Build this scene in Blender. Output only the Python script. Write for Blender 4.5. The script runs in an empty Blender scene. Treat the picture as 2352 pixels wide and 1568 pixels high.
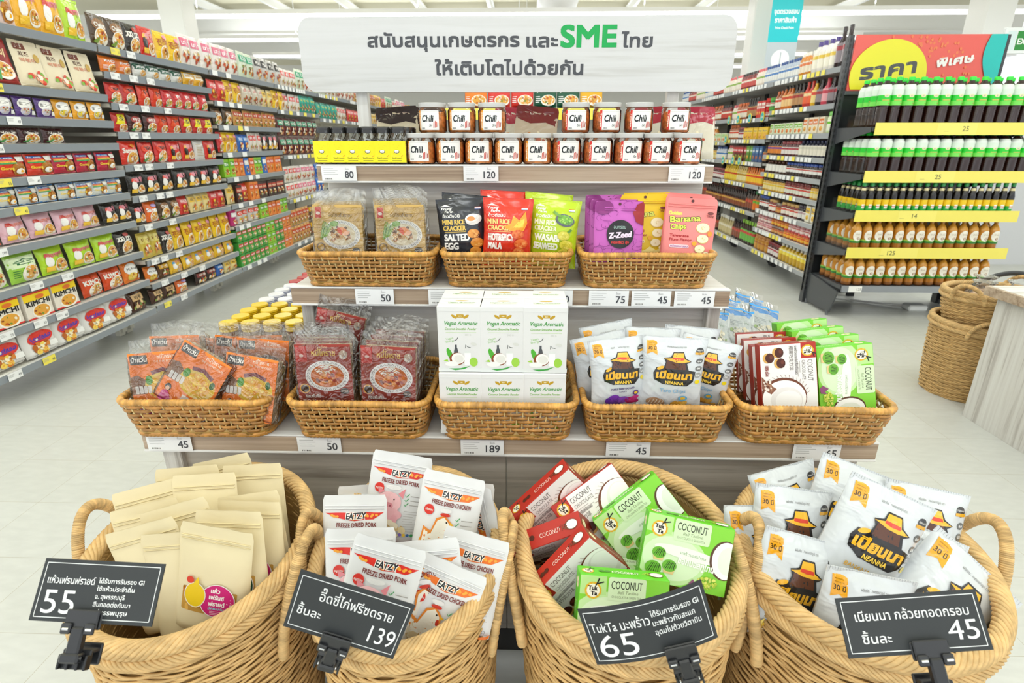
import bpy, math, random
import numpy as np
from mathutils import Vector, Matrix, Euler
from mathutils.geometry import tessellate_polygon
R = math.radians
rnd = random.Random(7)
SC = bpy.context.scene
COL = SC.collection

# ------------------------------------------------------------------ camera
PITCH, YAW, CAM_H = R(19.92), R(1.563), 1.35
cam = bpy.data.cameras.new('camera'); cam.sensor_width = 36; cam.lens = 36 * 1275 / 2352
cam.clip_start = .05; cam.clip_end = 200
cam.dof.use_dof = True; cam.dof.focus_distance = 1.35; cam.dof.aperture_fstop = 6.3
camera = bpy.data.objects.new('camera', cam); COL.objects.link(camera)
camera.location = (0, 0, CAM_H); camera.rotation_euler = (R(90) - PITCH, 0, YAW)
SC.camera = camera
# ------------------------------------------------------------------ world, lamps, exposure
SC.view_settings.view_transform = 'Standard'; SC.view_settings.look = 'None'
SC.view_settings.exposure = 0.12; SC.view_settings.gamma = 1; SC.view_settings.use_curve_mapping = False
wd = bpy.data.worlds.new('store_ambient_fill'); SC.world = wd; wd.use_nodes = True  # even ambient fill added for soft light from the open sides, no daylight
wd.node_tree.nodes['Background'].inputs[0].default_value = (.92, .965, 1, 1)
wd.node_tree.nodes['Background'].inputs[1].default_value = 1.3
LAMP_E = 46
for k, y in enumerate((-3.1, -1.1, .9, 2.9, 4.9, 6.9, 8.9, 10.9, 12.9, 14.9, 17.4)):      # rows of ceiling tubes over and behind the camera, plus added upward fill
    la = bpy.data.lights.new('ceiling_tube_row', 'AREA'); la.shape = 'RECTANGLE'; la.size = 13; la.size_y = .14
    la.energy = LAMP_E; la.color = (.92, .97, 1)
    if y < 8: lo = bpy.data.objects.new('ceiling_tube_row', la); COL.objects.link(lo); lo.location = (0, y, 3.0)
    lu = la.copy(); lu.energy = LAMP_E * (1.7 if y < 8 else 1.35); uo = bpy.data.objects.new('added_ceiling_uplight', lu); COL.objects.link(uo); uo.location = (0, y, 3.12); uo.rotation_euler = (R(180), 0, 0)  # upward lights added to brighten the ceiling, not fixtures of their own

# ------------------------------------------------------------------ helpers: colour, materials, meshes
def lin(h):
    if not isinstance(h, str): return tuple(h[:3])
    v = [int(h[i:i + 2], 16) / 255 for i in (0, 2, 4)]
    return tuple(c / 12.92 if c <= .04045 else ((c + .055) / 1.055) ** 2.4 for c in v)

def new_mat(name):
    m = bpy.data.materials.new(name); m.use_nodes = True
    return m, m.node_tree, m.node_tree.nodes['Principled BSDF']

def attr_mat(name, rough=.5, bump=0, bscale=30, spec=.5, coat=0, noise=0, nscale=(40, 40, 40), metal=0, trans=0, distort=0):
    """printed or dyed surface: colour from the mesh's own colour attribute, wrinkles from noise"""
    m, t, b = new_mat(name)
    a = t.nodes.new('ShaderNodeAttribute'); a.attribute_name = 'Col'
    src = a.outputs['Color']
    if noise or bump: tc = t.nodes.new('ShaderNodeTexCoord')
    if noise:
        mp = t.nodes.new('ShaderNodeMapping'); mp.inputs['Scale'].default_value = nscale
        n = t.nodes.new('ShaderNodeTexNoise'); n.inputs['Scale'].default_value = 1; n.inputs['Detail'].default_value = 3
        r = t.nodes.new('ShaderNodeMapRange'); r.inputs[1].default_value = .3; r.inputs[2].default_value = .7
        r.inputs[3].default_value = 1 - noise; r.inputs[4].default_value = 1 + noise * .6
        mx = t.nodes.new('ShaderNodeVectorMath'); mx.operation = 'SCALE'
        t.links.new(tc.outputs['Object'], mp.inputs[0]); t.links.new(mp.outputs[0], n.inputs['Vector'])
        t.links.new(n.outputs['Fac'], r.inputs[0]); t.links.new(src, mx.inputs[0]); t.links.new(r.outputs[0], mx.inputs['Scale'])
        src = mx.outputs[0]
    t.links.new(src, b.inputs['Base Color'])
    b.inputs['Roughness'].default_value = rough; b.inputs['Specular IOR Level'].default_value = spec
    b.inputs['Coat Weight'].default_value = coat; b.inputs['Coat Roughness'].default_value = .12; b.inputs['Metallic'].default_value = metal
    b.inputs['Transmission Weight'].default_value = trans
    if bump:
        n = t.nodes.new('ShaderNodeTexNoise'); n.inputs['Scale'].default_value = bscale; n.inputs['Detail'].default_value = 2
        n.inputs['Distortion'].default_value = distort
        bp = t.nodes.new('ShaderNodeBump'); bp.inputs['Strength'].default_value = bump; bp.inputs['Distance'].default_value = .01
        t.links.new(tc.outputs['Object'], n.inputs['Vector']); t.links.new(n.outputs['Fac'], bp.inputs['Height'])
        t.links.new(bp.outputs[0], b.inputs['Normal'])
    return m

def clear_mat(name, tint=(.97, .98, .98), gloss=.1, rough=.06, bump=0, bscale=30, distort=0, ior=1.38):
    m, t, b = new_mat(name); t.nodes.remove(b); out = t.nodes['Material Output']
    tr = t.nodes.new('ShaderNodeBsdfTransparent'); tr.inputs[0].default_value = (*tint, 1)
    gl = t.nodes.new('ShaderNodeBsdfGlossy'); gl.inputs['Roughness'].default_value = rough
    fr = t.nodes.new('ShaderNodeFresnel'); fr.inputs[0].default_value = ior
    ad = t.nodes.new('ShaderNodeMath'); ad.operation = 'ADD'; ad.use_clamp = True; ad.inputs[1].default_value = gloss
    mx = t.nodes.new('ShaderNodeMixShader')
    t.links.new(fr.outputs[0], ad.inputs[0]); t.links.new(ad.outputs[0], mx.inputs[0]); t.links.new(tr.outputs[0], mx.inputs[1])
    t.links.new(gl.outputs[0], mx.inputs[2]); t.links.new(mx.outputs[0], out.inputs[0])
    if bump:
        tc = t.nodes.new('ShaderNodeTexCoord')
        n = t.nodes.new('ShaderNodeTexNoise'); n.inputs['Scale'].default_value = bscale; n.inputs['Detail'].default_value = 2; n.inputs['Distortion'].default_value = distort
        bp = t.nodes.new('ShaderNodeBump'); bp.inputs['Strength'].default_value = bump; bp.inputs['Distance'].default_value = .02
        t.links.new(tc.outputs['Object'], n.inputs['Vector']); t.links.new(n.outputs['Fac'], bp.inputs['Height'])
        t.links.new(bp.outputs[0], gl.inputs['Normal'])
    return m

def wood_mat(name, c1, c2, c3, sx=(2.2, 60, 60), rough=.5):
    """pale printed wood grain running along local x (sx gives the stretch)"""
    m, t, b = new_mat(name)
    tc = t.nodes.new('ShaderNodeTexCoord'); mp = t.nodes.new('ShaderNodeMapping'); mp.inputs['Scale'].default_value = sx
    n = t.nodes.new('ShaderNodeTexNoise'); n.inputs['Scale'].default_value = 1; n.inputs['Detail'].default_value = 5; n.inputs['Roughness'].default_value = .62; n.inputs['Distortion'].default_value = .35
    mp2 = t.nodes.new('ShaderNodeMapping'); mp2.inputs['Scale'].default_value = [s * .22 for s in sx]
    n2 = t.nodes.new('ShaderNodeTexNoise'); n2.inputs['Scale'].default_value = 1; n2.inputs['Detail'].default_value = 2
    cr = t.nodes.new('ShaderNodeValToRGB'); e = cr.color_ramp.elements
    e[0].position = .36; e[0].color = (*lin(c3), 1); e[1].position = .62; e[1].color = (*lin(c1), 1)
    k = e.new(.47); k.color = (*lin(c2), 1)
    mi = t.nodes.new('ShaderNodeMix'); mi.data_type = 'FLOAT'; mi.inputs[0].default_value = .5
    t.links.new(tc.outputs['Object'], mp.inputs[0]); t.links.new(mp.outputs[0], n.inputs['Vector'])
    t.links.new(tc.outputs['Object'], mp2.inputs[0]); t.links.new(mp2.outputs[0], n2.inputs['Vector'])
    t.links.new(n.outputs['Fac'], mi.inputs[2]); t.links.new(n2.outputs['Fac'], mi.inputs[3])
    t.links.new(mi.outputs[0], cr.inputs[0]); t.links.new(cr.outputs[0], b.inputs['Base Color'])
    b.inputs['Roughness'].default_value = rough
    return m

def plain_mat(name, c, rough=.5, metal=0, emit=0):
    m, t, b = new_mat(name); b.inputs['Base Color'].default_value = (*lin(c), 1)
    b.inputs['Roughness'].default_value = rough; b.inputs['Metallic'].default_value = metal
    if emit: b.inputs['Emission Color'].default_value = (1, .985, .96, 1); b.inputs['Emission Strength'].default_value = emit
    return m

M_PRINT = attr_mat('printed_card', .42, spec=.4)
M_PAPER = attr_mat('paper', .75, bump=.12, bscale=25, spec=.25)
M_FILM = attr_mat('glossy_printed_film', .16, bump=.55, bscale=13, spec=.65, distort=1.8)
M_SATIN = attr_mat('satin_pouch', .34, bump=.1, bscale=22, spec=.45)
M_MATTE = attr_mat('matte_paint', .6, spec=.35)
M_STEEL = attr_mat('painted_steel', .32, spec=.6)
M_RAIL = attr_mat('price_rail_plastic', .22, spec=.7)
M_GLOSS = attr_mat('glossy_plastic', .16, spec=.6)
M_LIQ = attr_mat('liquid_filled_bottle', .1, spec=.5, coat=.15)
M_CAN = attr_mat('willow_cane', .55, noise=.2, nscale=(45, 45, 160), spec=.35)
M_RATTAN = attr_mat('rattan_strip', .33, noise=.34, nscale=(60, 60, 60), spec=.5)
M_FOOD = attr_mat('dry_food', .5, noise=.5, nscale=(90, 90, 90), spec=.4, bump=.6, bscale=120)
M_BLACK = attr_mat('black_plastic', .3, spec=.5)
M_CLEAR = clear_mat('clear_plastic', gloss=.03, ior=1.06)
M_WRAP = clear_mat('crinkled_cellophane', tint=(.99, .99, .99), gloss=.09, rough=.2, bump=1, bscale=24, distort=2.5)
M_PET = clear_mat('clear_jar_plastic', gloss=.03, rough=.03)
M_CHROME = plain_mat('bright_steel', 'd9d9d9', .15, 1)
M_LED = plain_mat('lit_tube_diffuser', 'ffffff', .5, emit=5.5)
M_WOODW = wood_mat('whitewashed_wood', 'dfdedb', 'd2cfca', 'a39d96')
M_WOODV = wood_mat('whitewashed_wood_upright', 'dddcd8', 'cfccc7', 'a39d96', (60, 60, 2.2))
M_WOODS = wood_mat('sign_wood', 'd0d0d1', 'cbcbcb', 'bdbcba', (3, 70, 70))
M_WOODB = wood_mat('taupe_wood_edge', 'c2ae9a', 'ab9680', '866f5b', (2, 90, 90))
M_WOODP = wood_mat('grey_wood_panel', 'cac4ba', 'b2aaa0', '7d756b', (1.6, 34, 34))
ALLM = [M_PRINT, M_PAPER, M_FILM, M_SATIN]

class MB:
    """collects faces (with a colour and a material slot each) and links them as ONE mesh object"""
    def __init__(s, *mats): s.V = []; s.F = []; s.n = 0; s.mats = list(mats) or [M_PRINT]
    def add(s, v, f, col, mi=0, smooth=False):
        v = np.array(v, float).reshape(-1, 3); f = np.asarray(f, int)
        if not len(f): return s
        s.V.append(v); c = np.asarray(lin(col) if isinstance(col, (str, tuple)) else col, float)
        if c.ndim == 1: c = np.tile(c, (len(f), 1))
        s.F.append((f + s.n, c, mi, smooth)); s.n += len(v); return s
    def box(s, x0, x1, y0, y1, z0, z1, col, mi=0):
        v = [(x, y, z) for x in (x0, x1) for y in (y0, y1) for z in (z0, z1)]
        return s.add(v, [(0, 1, 3, 2), (4, 6, 7, 5), (0, 4, 5, 1), (2, 3, 7, 6), (0, 2, 6, 4), (1, 5, 7, 3)], col, mi)
    def cbox(s, x0, x1, y0, y1, z0, z1, col, r=.003, mi=0):
        """box with chamfered edges"""
        c = ((x0 + x1) / 2, (y0 + y1) / 2, (z0 + z1) / 2); h = (abs(x1 - x0) / 2, abs(y1 - y0) / 2, abs(z1 - z0) / 2)
        r = min(r, min(h) * .9); V = []; idx = {}
        for sx in (-1, 1):
            for sy in (-1, 1):
                for sz in (-1, 1):
                    for a in range(3):
                        p = [sx * (h[0] - r), sy * (h[1] - r), sz * (h[2] - r)]; sg = (sx, sy, sz); p[a] = sg[a] * h[a]
                        idx[sx, sy, sz, a] = len(V); V.append([p[i] + c[i] for i in range(3)])
        F = []; T = []
        for a in range(3):
            b, d = (a + 1) % 3, (a + 2) % 3
            for sa in (-1, 1):
                q = []
                for sb, sd in ((-1, -1), (1, -1), (1, 1), (-1, 1)):
                    g = [0, 0, 0]; g[a] = sa; g[b] = sb; g[d] = sd; q.append(idx[g[0], g[1], g[2], a])
                F.append(q if sa > 0 else q[::-1])
            for sb in (-1, 1):
                for sd in (-1, 1):
                    g = [0, 0, 0]; g[b] = sb; g[d] = sd; g[a] = -1; lo = tuple(g); g[a] = 1; hi = tuple(g)
                    q = [idx[lo + (b,)], idx[hi + (b,)], idx[hi + (d,)], idx[lo + (d,)]]
                    F.append(q if sb * sd < 0 else q[::-1])
        for sx in (-1, 1):
            for sy in (-1, 1):
                for sz in (-1, 1):
                    q = [idx[sx, sy, sz, a] for a in range(3)]; T.append(q if sx * sy * sz > 0 else q[::-1])
        n = s.n; s.add(V, F, col, mi); s.add(V, T, col, mi); return s
    def grid(s, P, col, mi=0, smooth=True, closeu=False, closev=False):
        """P: (nv, nu, 3)"""
        P = np.asarray(P, float); nv, nu = P.shape[:2]; i = np.arange(nv if closev else nv - 1)[:, None]; j = np.arange(nu if closeu else nu - 1)[None, :]
        a = i * nu + j; b = i * nu + (j + 1) % nu; c = ((i + 1) % nv) * nu + (j + 1) % nu; d = ((i + 1) % nv) * nu + j
        return s.add(P.reshape(-1, 3), np.stack([a, b, c, d], -1).reshape(-1, 4), col, mi, smooth)
    def tube(s, path, r, n=6, col='ffffff', closed=False, mi=0, flat=None, smooth=True, cap=True):
        """r: radius or array; flat=(a,b) scales the section's two axes"""
        P = np.asarray(path, float); m = len(P)
        T = (np.roll(P, -1, 0) - np.roll(P, 1, 0)) if closed else np.gradient(P, axis=0)
        T /= np.linalg.norm(T, axis=1)[:, None] + 1e-12
        up = np.array((0, 0, 1.)) if abs(T[:, 2]).mean() < .75 else np.array((0, 1., .01))
        A = np.cross(T, up); A /= np.linalg.norm(A, axis=1)[:, None] + 1e-9; B = np.cross(A, T)
        th = np.arange(n) * 2 * math.pi / n; r = np.broadcast_to(np.asarray(r, float), (m,))
        fa, fb = flat or (1, 1)
        G = P[:, None] + r[:, None, None] * (fa * np.cos(th)[None, :, None] * A[:, None] + fb * np.sin(th)[None, :, None] * B[:, None])
        s.grid(G, col, mi, smooth, closeu=True, closev=closed)
        if not closed and cap: s.add(G[0], [list(range(n))[::-1]], col, mi); s.add(G[-1], [list(range(n))], col, mi)
        return s
    def lathe(s, prof, n=20, col='ffffff', mi=0, smooth=True, ex=1, ey=1, c=(0, 0), cols=None, sq=0):
        """sq: 0 round, towards 1 a square section with soft corners"""
        th = np.arange(n) * 2 * math.pi / n; ct, st = np.cos(th), np.sin(th)
        if sq: k = 1 / (np.abs(ct) ** (2 + 6 * sq) + np.abs(st) ** (2 + 6 * sq)) ** (1 / (2 + 6 * sq)); ct, st = ct * k, st * k
        prof = np.asarray(prof, float)
        G = np.stack([c[0] + ex * prof[:, :1] * ct, c[1] + ey * prof[:, :1] * st, np.repeat(prof[:, 1:2], n, 1)], -1)
        if cols is None: s.grid(G, col, mi, smooth, closeu=True)
        else:
            C = np.repeat(np.array([lin(x) for x in cols[:-1]]), n, 0); s.grid(G, C, mi, smooth, closeu=True)
        for e, rev in ((0, True), (-1, False)):
            if prof[e, 0] > 1e-4: s.add(G[e], [list(range(n))[::-1] if rev else list(range(n))], col if cols is None else cols[e], mi)
        return s
    def mesh(s, name):
        me = bpy.data.meshes.new(name); V = np.concatenate(s.V); me.vertices.add(len(V)); me.vertices.foreach_set('co', V.astype(np.float32).ravel())
        tot = np.concatenate([np.full(len(f), f.shape[1]) for f, *_ in s.F]); loops = np.concatenate([f.ravel() for f, *_ in s.F])
        me.loops.add(len(loops)); me.loops.foreach_set('vertex_index', loops.astype(np.int32))
        st = np.concatenate([[0], np.cumsum(tot)[:-1]]); me.polygons.add(len(tot)); me.polygons.foreach_set('loop_start', st.astype(np.int32))
        me.polygons.foreach_set('material_index', np.concatenate([np.full(len(f), mi) for f, _, mi, _ in s.F]).astype(np.int32))
        me.polygons.foreach_set('use_smooth', np.concatenate([np.full(len(f), sm) for f, _, _, sm in s.F]))
        a = me.color_attributes.new('Col', 'FLOAT_COLOR', 'CORNER')
        C = np.concatenate([np.repeat(c, f.shape[1], 0) for f, c, _, _ in s.F]); C = np.concatenate([C, np.ones((len(C), 1))], 1)
        a.data.foreach_set('color', C.astype(np.float32).ravel())
        for m in s.mats: me.materials.append(m)
        me.update(calc_edges=True); me.validate(); return me
    def obj(s, name, parent=None, label=None):
        o = bpy.data.objects.new(name, s.mesh(name)); COL.objects.link(o); o.parent = parent
        if label: o['label'] = label
        return o

def tag(o, label, cat, group=None):
    o['label'] = label; o['category'] = cat
    if group: o['group'] = group
    return o
def thing(name, label, cat, loc=(0, 0, 0), rz=0, group=None):
    o = bpy.data.objects.new(name, None); COL.objects.link(o); o.empty_display_size = .05
    o.location = loc; o.rotation_euler = (0, 0, rz); return tag(o, label, cat, group)
def struct(o): o['kind'] = 'structure'; return o
PROTO = {}
USED = set()
def dup(root, label=None, group=None):
    """a copy of a thing with copies of its parts and sub-parts; the first call hands out the thing itself"""
    if root.name not in USED: USED.add(root.name); r = root
    else:
        r = root.copy(); COL.objects.link(r)
        for ch in root.children:
            c = ch.copy(); COL.objects.link(c); c.parent = r
            for g in ch.children: d = g.copy(); COL.objects.link(d); d.parent = c
        USED.add(r.name)
    if label: r['label'] = label
    if group: r['group'] = group
    return r
def pose(o, loc, lean=0, roll=0, rz=0, scale=None):
    """lean: top tips back (+y); roll: turns in its own plane; rz: about the vertical"""
    o.rotation_mode = 'XYZ'
    m = Matrix.Rotation(R(rz), 3, 'Z') @ Matrix.Rotation(R(-lean), 3, 'X') @ Matrix.Rotation(R(roll), 3, 'Y')
    o.rotation_euler = m.to_euler(); o.location = loc
    if scale: o.scale = scale
    return o
ORD = ['first', 'second', 'third', 'fourth', 'fifth', 'sixth', 'seventh', 'eighth', 'ninth', 'tenth', 'eleventh', 'twelfth', 'thirteenth', 'fourteenth', 'fifteenth',
       'sixteenth', 'seventeenth', 'eighteenth', 'nineteenth', 'twentieth', 'twenty-first', 'twenty-second', 'twenty-third', 'twenty-fourth', 'twenty-fifth']

# where a pixel's ray meets an upright plane y = Y (used to measure the photograph)
def at(px, py, Y):
    u, v = (px - 1176) / 1275, (784 - py) / 1275
    f = math.cos(PITCH) + math.sin(PITCH) * v; z = -math.sin(PITCH) + math.cos(PITCH) * v
    c, s = math.cos(YAW), math.sin(YAW); d = (u * c - f * s, u * s + f * c, z); t = Y / d[1]
    return (d[0] * t, Y, CAM_H + d[2] * t)

# ------------------------------------------------------------------ print: flat artwork laid on a surface of the mesh
_G, _MX = {}, {}
def _raw(s):
    if s not in _G:
        cu = bpy.data.curves.new('type', 'FONT'); cu.body = s; cu.size = 1; cu.resolution_u = 5 if len(s) < 7 and s.isascii() else 2; cu.fill_mode = 'NONE'
        o = bpy.data.objects.new('type', cu); me = o.to_mesh(); V = np.array([v.co[:2] for v in me.vertices], float).reshape(-1, 2)
        _MX[s] = V[:, 0].max() if len(V) else 0.; loops, nxt = [], {}
        for e in me.edges: nxt.setdefault(e.vertices[0], []).append(e.vertices[1]); nxt.setdefault(e.vertices[1], []).append(e.vertices[0])
        seen = set()
        for i in range(len(V)):                                # the outlines, one by one
            if i in seen: continue
            lp = [i]; seen.add(i)
            while True:
                k = [j for j in nxt.get(lp[-1], []) if j not in seen]
                if not k: break
                seen.add(k[0]); lp.append(k[0])
            if len(lp) > 2: loops.append(V[lp])
        ar = [((p[:, 0] * np.roll(p[:, 1], -1) - np.roll(p[:, 0], -1) * p[:, 1]).sum() / 2) for p in loops]
        sg = np.sign(sum(sorted(ar, key=abs)[-max(1, len(ar) // 3):])) if ar else 1
        def inside(q, p):
            c = False
            for a, b in zip(p, np.roll(p, -1, 0)):
                if (a[1] > q[1]) != (b[1] > q[1]) and q[0] < (b[0] - a[0]) * (q[1] - a[1]) / (b[1] - a[1]) + a[0]: c = not c
            return c
        T, ly = [], 0                                            # third number: which outline, so that crossing outlines never coincide
        for p, a in zip(loops, ar):
            if a * sg <= 0: continue
            grp = [p] + [h for h, b in zip(loops, ar) if b * sg < 0 and abs(b) < abs(a) and inside(h[0], p)]
            P = np.concatenate(grp)
            for t in tessellate_polygon([[Vector((x, y, 0)) for x, y in g] for g in grp]): T.append(np.concatenate([P[list(t)], np.full((3, 1), ly % 8)], 1))
            ly += 1
        _G[s] = np.array(T) if T else np.zeros((0, 3, 3)); o.to_mesh_clear(); bpy.data.objects.remove(o); bpy.data.curves.remove(cu)
    return _G[s]
def _adv(p):
    if not p: return 0
    _raw(p + '|'), _raw('|')
    return _MX[p + '|'] - _MX['|']
def type_tris(s):
    """Thai tone marks that stand over an upper vowel are lifted clear of it"""
    base, lift = '', []
    for k, ch in enumerate(s):
        if ch in '\u0e48\u0e49\u0e4a\u0e4b\u0e4c' and k and s[k - 1] in '\u0e34\u0e35\u0e36\u0e37\u0e31\u0e33': lift.append((len(base), ch))
        else: base += ch
    T, run, st = [], '', 0                                         # letters of one script at a time (each has its own way of drawing outlines)
    kind = lambda c: 0 if c == ' ' else 1 if '\u0e00' <= c <= '\u0e7f' else 3 if c >= '\u2e80' else 2
    for k, ch in enumerate(base + '\0'):
        if run and (ch == '\0' or kind(ch) not in (0, kind(run[0]))): T.append(_raw(run) + np.array((_adv(base[:st]), 0, 0))); run = ''
        if not run: st = k
        if ch != '\0' and (run or ch != ' '): run += ch
    T.append(np.zeros((0, 3, 3)))
    for n, ch in lift: T.append(_raw(ch) + np.array((_adv(base[:n]), .19, 0)))
    return np.concatenate(T)

class Art:
    """units: centimetres, origin where the surface says (usually the middle of the bottom edge)"""
    def __init__(s): s.L = []
    def P(s, pts, col):
        p = [Vector((x, y, 0)) for x, y in pts]; t = tessellate_polygon([p]); a = np.array(pts, float)
        if t: s.L.append((a[np.array(t)], lin(col)))
        return s
    def R(s, x0, y0, x1, y1, col, r=0):
        if not r: return s.P([(x0, y0), (x1, y0), (x1, y1), (x0, y1)], col)
        q = []
        for cx, cy, a0 in ((x1 - r, y0 + r, -90), (x1 - r, y1 - r, 0), (x0 + r, y1 - r, 90), (x0 + r, y0 + r, 180)):
            q += [(cx + r * math.cos(R(a0 + k * 22.5)), cy + r * math.sin(R(a0 + k * 22.5))) for k in range(5)]
        return s.P(q, col)
    def E(s, cx, cy, rx, ry, col, n=20, rot=0, a0=0, a1=360):
        q = []; k = n + (0 if a1 - a0 >= 360 else 1); c, d = math.cos(R(rot)), math.sin(R(rot))
        for i in range(k):
            a = R(a0 + (a1 - a0) * i / n); x, y = rx * math.cos(a), ry * math.sin(a); q.append((cx + x * c - y * d, cy + x * d + y * c))
        return s.P(q, col)
    def line(s, pts, w, col):
        p = np.array(pts, float); d = np.gradient(p, axis=0); d /= np.linalg.norm(d, axis=1)[:, None] + 1e-9; n = np.stack([-d[:, 1], d[:, 0]], 1) * w / 2
        a, b = p + n, p - n; t = []
        for i in range(len(p) - 1): t += [(a[i], b[i], b[i + 1]), (a[i], b[i + 1], a[i + 1])]
        s.L.append((np.array(t), lin(col))); return s
    def T(s, txt, x, y, h, col, al='c', b=0, w=None, rot=0, sh=0):
        """h: cap height; b: extra stroke weight; w: width to fit"""
        t = type_tris(txt)
        if not len(t): return s
        k = h / .72; x0, x1 = t[..., 0].min(), t[..., 0].max(); t = (t - np.array((x0, 0, 0))) * np.array((k, k, 1)); W = (x1 - x0) * k
        if w: t = t * np.array((w / W, 1, 1)); W = w
        t = t - np.array(({'c': W / 2, 'l': 0, 'r': W}[al], 0, 0))
        if sh: t = np.stack([t[..., 0] + sh * t[..., 1], t[..., 1], t[..., 2]], -1)
        if b:
            o = b * h; t = np.concatenate([t + np.array((q[0] * o, q[1] * o, 8 * i)) for i, q in enumerate(((.8, .8), (-.8, .8), (.8, -.8), (-.8, -.8)))])
        if rot: c, d = math.cos(R(rot)), math.sin(R(rot)); t = np.stack([t[..., 0] * c - t[..., 1] * d, t[..., 0] * d + t[..., 1] * c, t[..., 2]], -1)
        s.L.append((t + np.array((x, y, 0)), lin(col))); return s
    def small(s, x0, y, x1, n, gap, col, rg, h=.12):
        """lines of fine print too small to read"""
        for i in range(n): s.R(x0, y - i * gap, x0 + (x1 - x0) * rg.uniform(.6, 1), y - i * gap + h, col)
        return s
    def bars(s, x0, y0, x1, y1, rg):
        s.R(x0, y0, x1, y1, 'f6f6f4'); x = x0 + .12 * (x1 - x0)
        while x < x1 - .12 * (x1 - x0):
            w = rg.choice((.025, .04, .06)) * (x1 - x0); s.R(x, y0 + .12 * (y1 - y0), x + w, y1 - .12 * (y1 - y0), '1c1c1c'); x += w + rg.choice((.03, .05)) * (x1 - x0)
        return s
    def food(s, cx, cy, rx, ry, cols, n, rg, sz=.22, strands=0, scol='e9b44c'):
        for i in range(strands):
            a = rg.uniform(0, 6.28); q = rg.uniform(0, .75); x, y = cx + rx * q * math.cos(a), cy + ry * q * math.sin(a); w = rx * rg.uniform(.3, .6); a = rg.uniform(-.6, .6); pts = []
            for k in range(5): u = k / 4 - .5; pts.append((x + w * u * math.cos(a), y + w * u * math.sin(a) + ry * .18 * math.sin(3 * u + i)))
            c = lin(scol); f = rg.uniform(.75, 1.2); s.line(pts, rx * .07, tuple(min(1, v * f) for v in c))
        for i in range(n):
            a = rg.uniform(0, 6.28); q = math.sqrt(rg.random()) * .85; m = rg.uniform(.6, 1.3) * sz * rx
            s.E(cx + rx * q * math.cos(a), cy + ry * q * math.sin(a), m, m * rg.uniform(.45, .9), rg.choice(cols), 7, rg.uniform(0, 180))
        return s
    def join(s, o, dx=0, dy=0, k=1, rot=0):
        c, d = math.cos(R(rot)), math.sin(R(rot))
        for t, col in o.L:
            t = np.concatenate([t[..., :2] * k, t[..., 2:]], -1); s.L.append((np.concatenate([np.stack([t[..., 0] * c - t[..., 1] * d + dx, t[..., 0] * d + t[..., 1] * c + dy], -1), t[..., 2:]], -1), col))
        return s

def cut(t, sub):
    for _ in range(14):
        e = np.linalg.norm(t - np.roll(t, -1, 1), axis=2); k = e.argmax(1); big = e.max(1) > sub
        if not big.any(): break
        q = t[big]; kk = k[big]; i = np.arange(len(q)); a, b, c = q[i, kk], q[i, (kk + 1) % 3], q[i, (kk + 2) % 3]; m = (a + b) / 2
        t = np.concatenate([t[~big], np.stack([a, m, c], 1), np.stack([m, b, c], 1)])
    return t
def clip_art(art, x0, y0, x1, y1):
    """trims artwork to the page"""
    out = Art()
    for t, col in art.L:
        lo, hi = t.min(1), t.max(1); inn = (lo[:, 0] >= x0) & (hi[:, 0] <= x1) & (lo[:, 1] >= y0) & (hi[:, 1] <= y1)
        gone = (hi[:, 0] < x0) | (lo[:, 0] > x1) | (hi[:, 1] < y0) | (lo[:, 1] > y1); keep = [t[inn]]
        for q in t[~inn & ~gone]:
            p = [tuple(v) for v in q]
            for ax, lim, sg in ((0, x0, 1), (0, x1, -1), (1, y0, 1), (1, y1, -1)):
                r = []
                for i in range(len(p)):
                    a, b = p[i], p[(i + 1) % len(p)]; ia, ib = sg * (a[ax] - lim) >= 0, sg * (b[ax] - lim) >= 0
                    if ia: r.append(a)
                    if ia != ib: f = (lim - a[ax]) / (b[ax] - a[ax]); r.append((a[0] + f * (b[0] - a[0]), a[1] + f * (b[1] - a[1])) + a[2:])
                p = r
                if not p: break
            if len(p) >= 3: keep.append(np.array([(p[0], p[i], p[i + 1]) for i in range(1, len(p) - 1)]))
        k = np.concatenate([x.reshape(-1, 3, t.shape[-1]) for x in keep])
        if len(k): out.L.append((k, col))
    return out
def paint(mb, art, S, mi=0, sub=99, eps=.0003, step=.00006, smooth=True):
    """S(x_cm, y_cm, lift) -> points; each later shape lies a hair above the one before"""
    for k, (t, col) in enumerate(art.L):
        if sub < 50: t = cut(t, sub)
        a = (t[:, 1, 0] - t[:, 0, 0]) * (t[:, 2, 1] - t[:, 0, 1]) - (t[:, 2, 0] - t[:, 0, 0]) * (t[:, 1, 1] - t[:, 0, 1])
        t = np.where((a < 0)[:, None, None], t[:, ::-1], t); q = t.reshape(-1, t.shape[-1])
        mb.add(S(q[:, 0], q[:, 1], eps + k * step + (q[:, 2] * 3e-6 if q.shape[1] > 2 else 0)), np.arange(len(q)).reshape(-1, 3), col, mi, smooth)
    return mb
def S_front(y=0., z=0., x=0.):
    return lambda u, v, e: np.stack([x + u / 100, np.full_like(u, y) - e, z + v / 100], -1)
def S_top(z, y=0., x=0.):
    return lambda u, v, e: np.stack([x + u / 100, y + v / 100, np.full_like(u, z) + e], -1)
def S_side(x, y=0., z=0.):                       # face turned to -x; u runs towards -y
    return lambda u, v, e: np.stack([np.full_like(u, x) - e, y - u / 100, z + v / 100], -1)
def S_sidep(x, y=0., z=0.):                      # face turned to +x
    return lambda u, v, e: np.stack([np.full_like(u, x) + e, y + u / 100, z + v / 100], -1)
def S_cyl(r, z=0., a0=0.):
    return lambda u, v, e: np.stack([(r + e) * np.sin(u / 100 / r + a0), -(r + e) * np.cos(u / 100 / r + a0), z + v / 100], -1)

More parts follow.
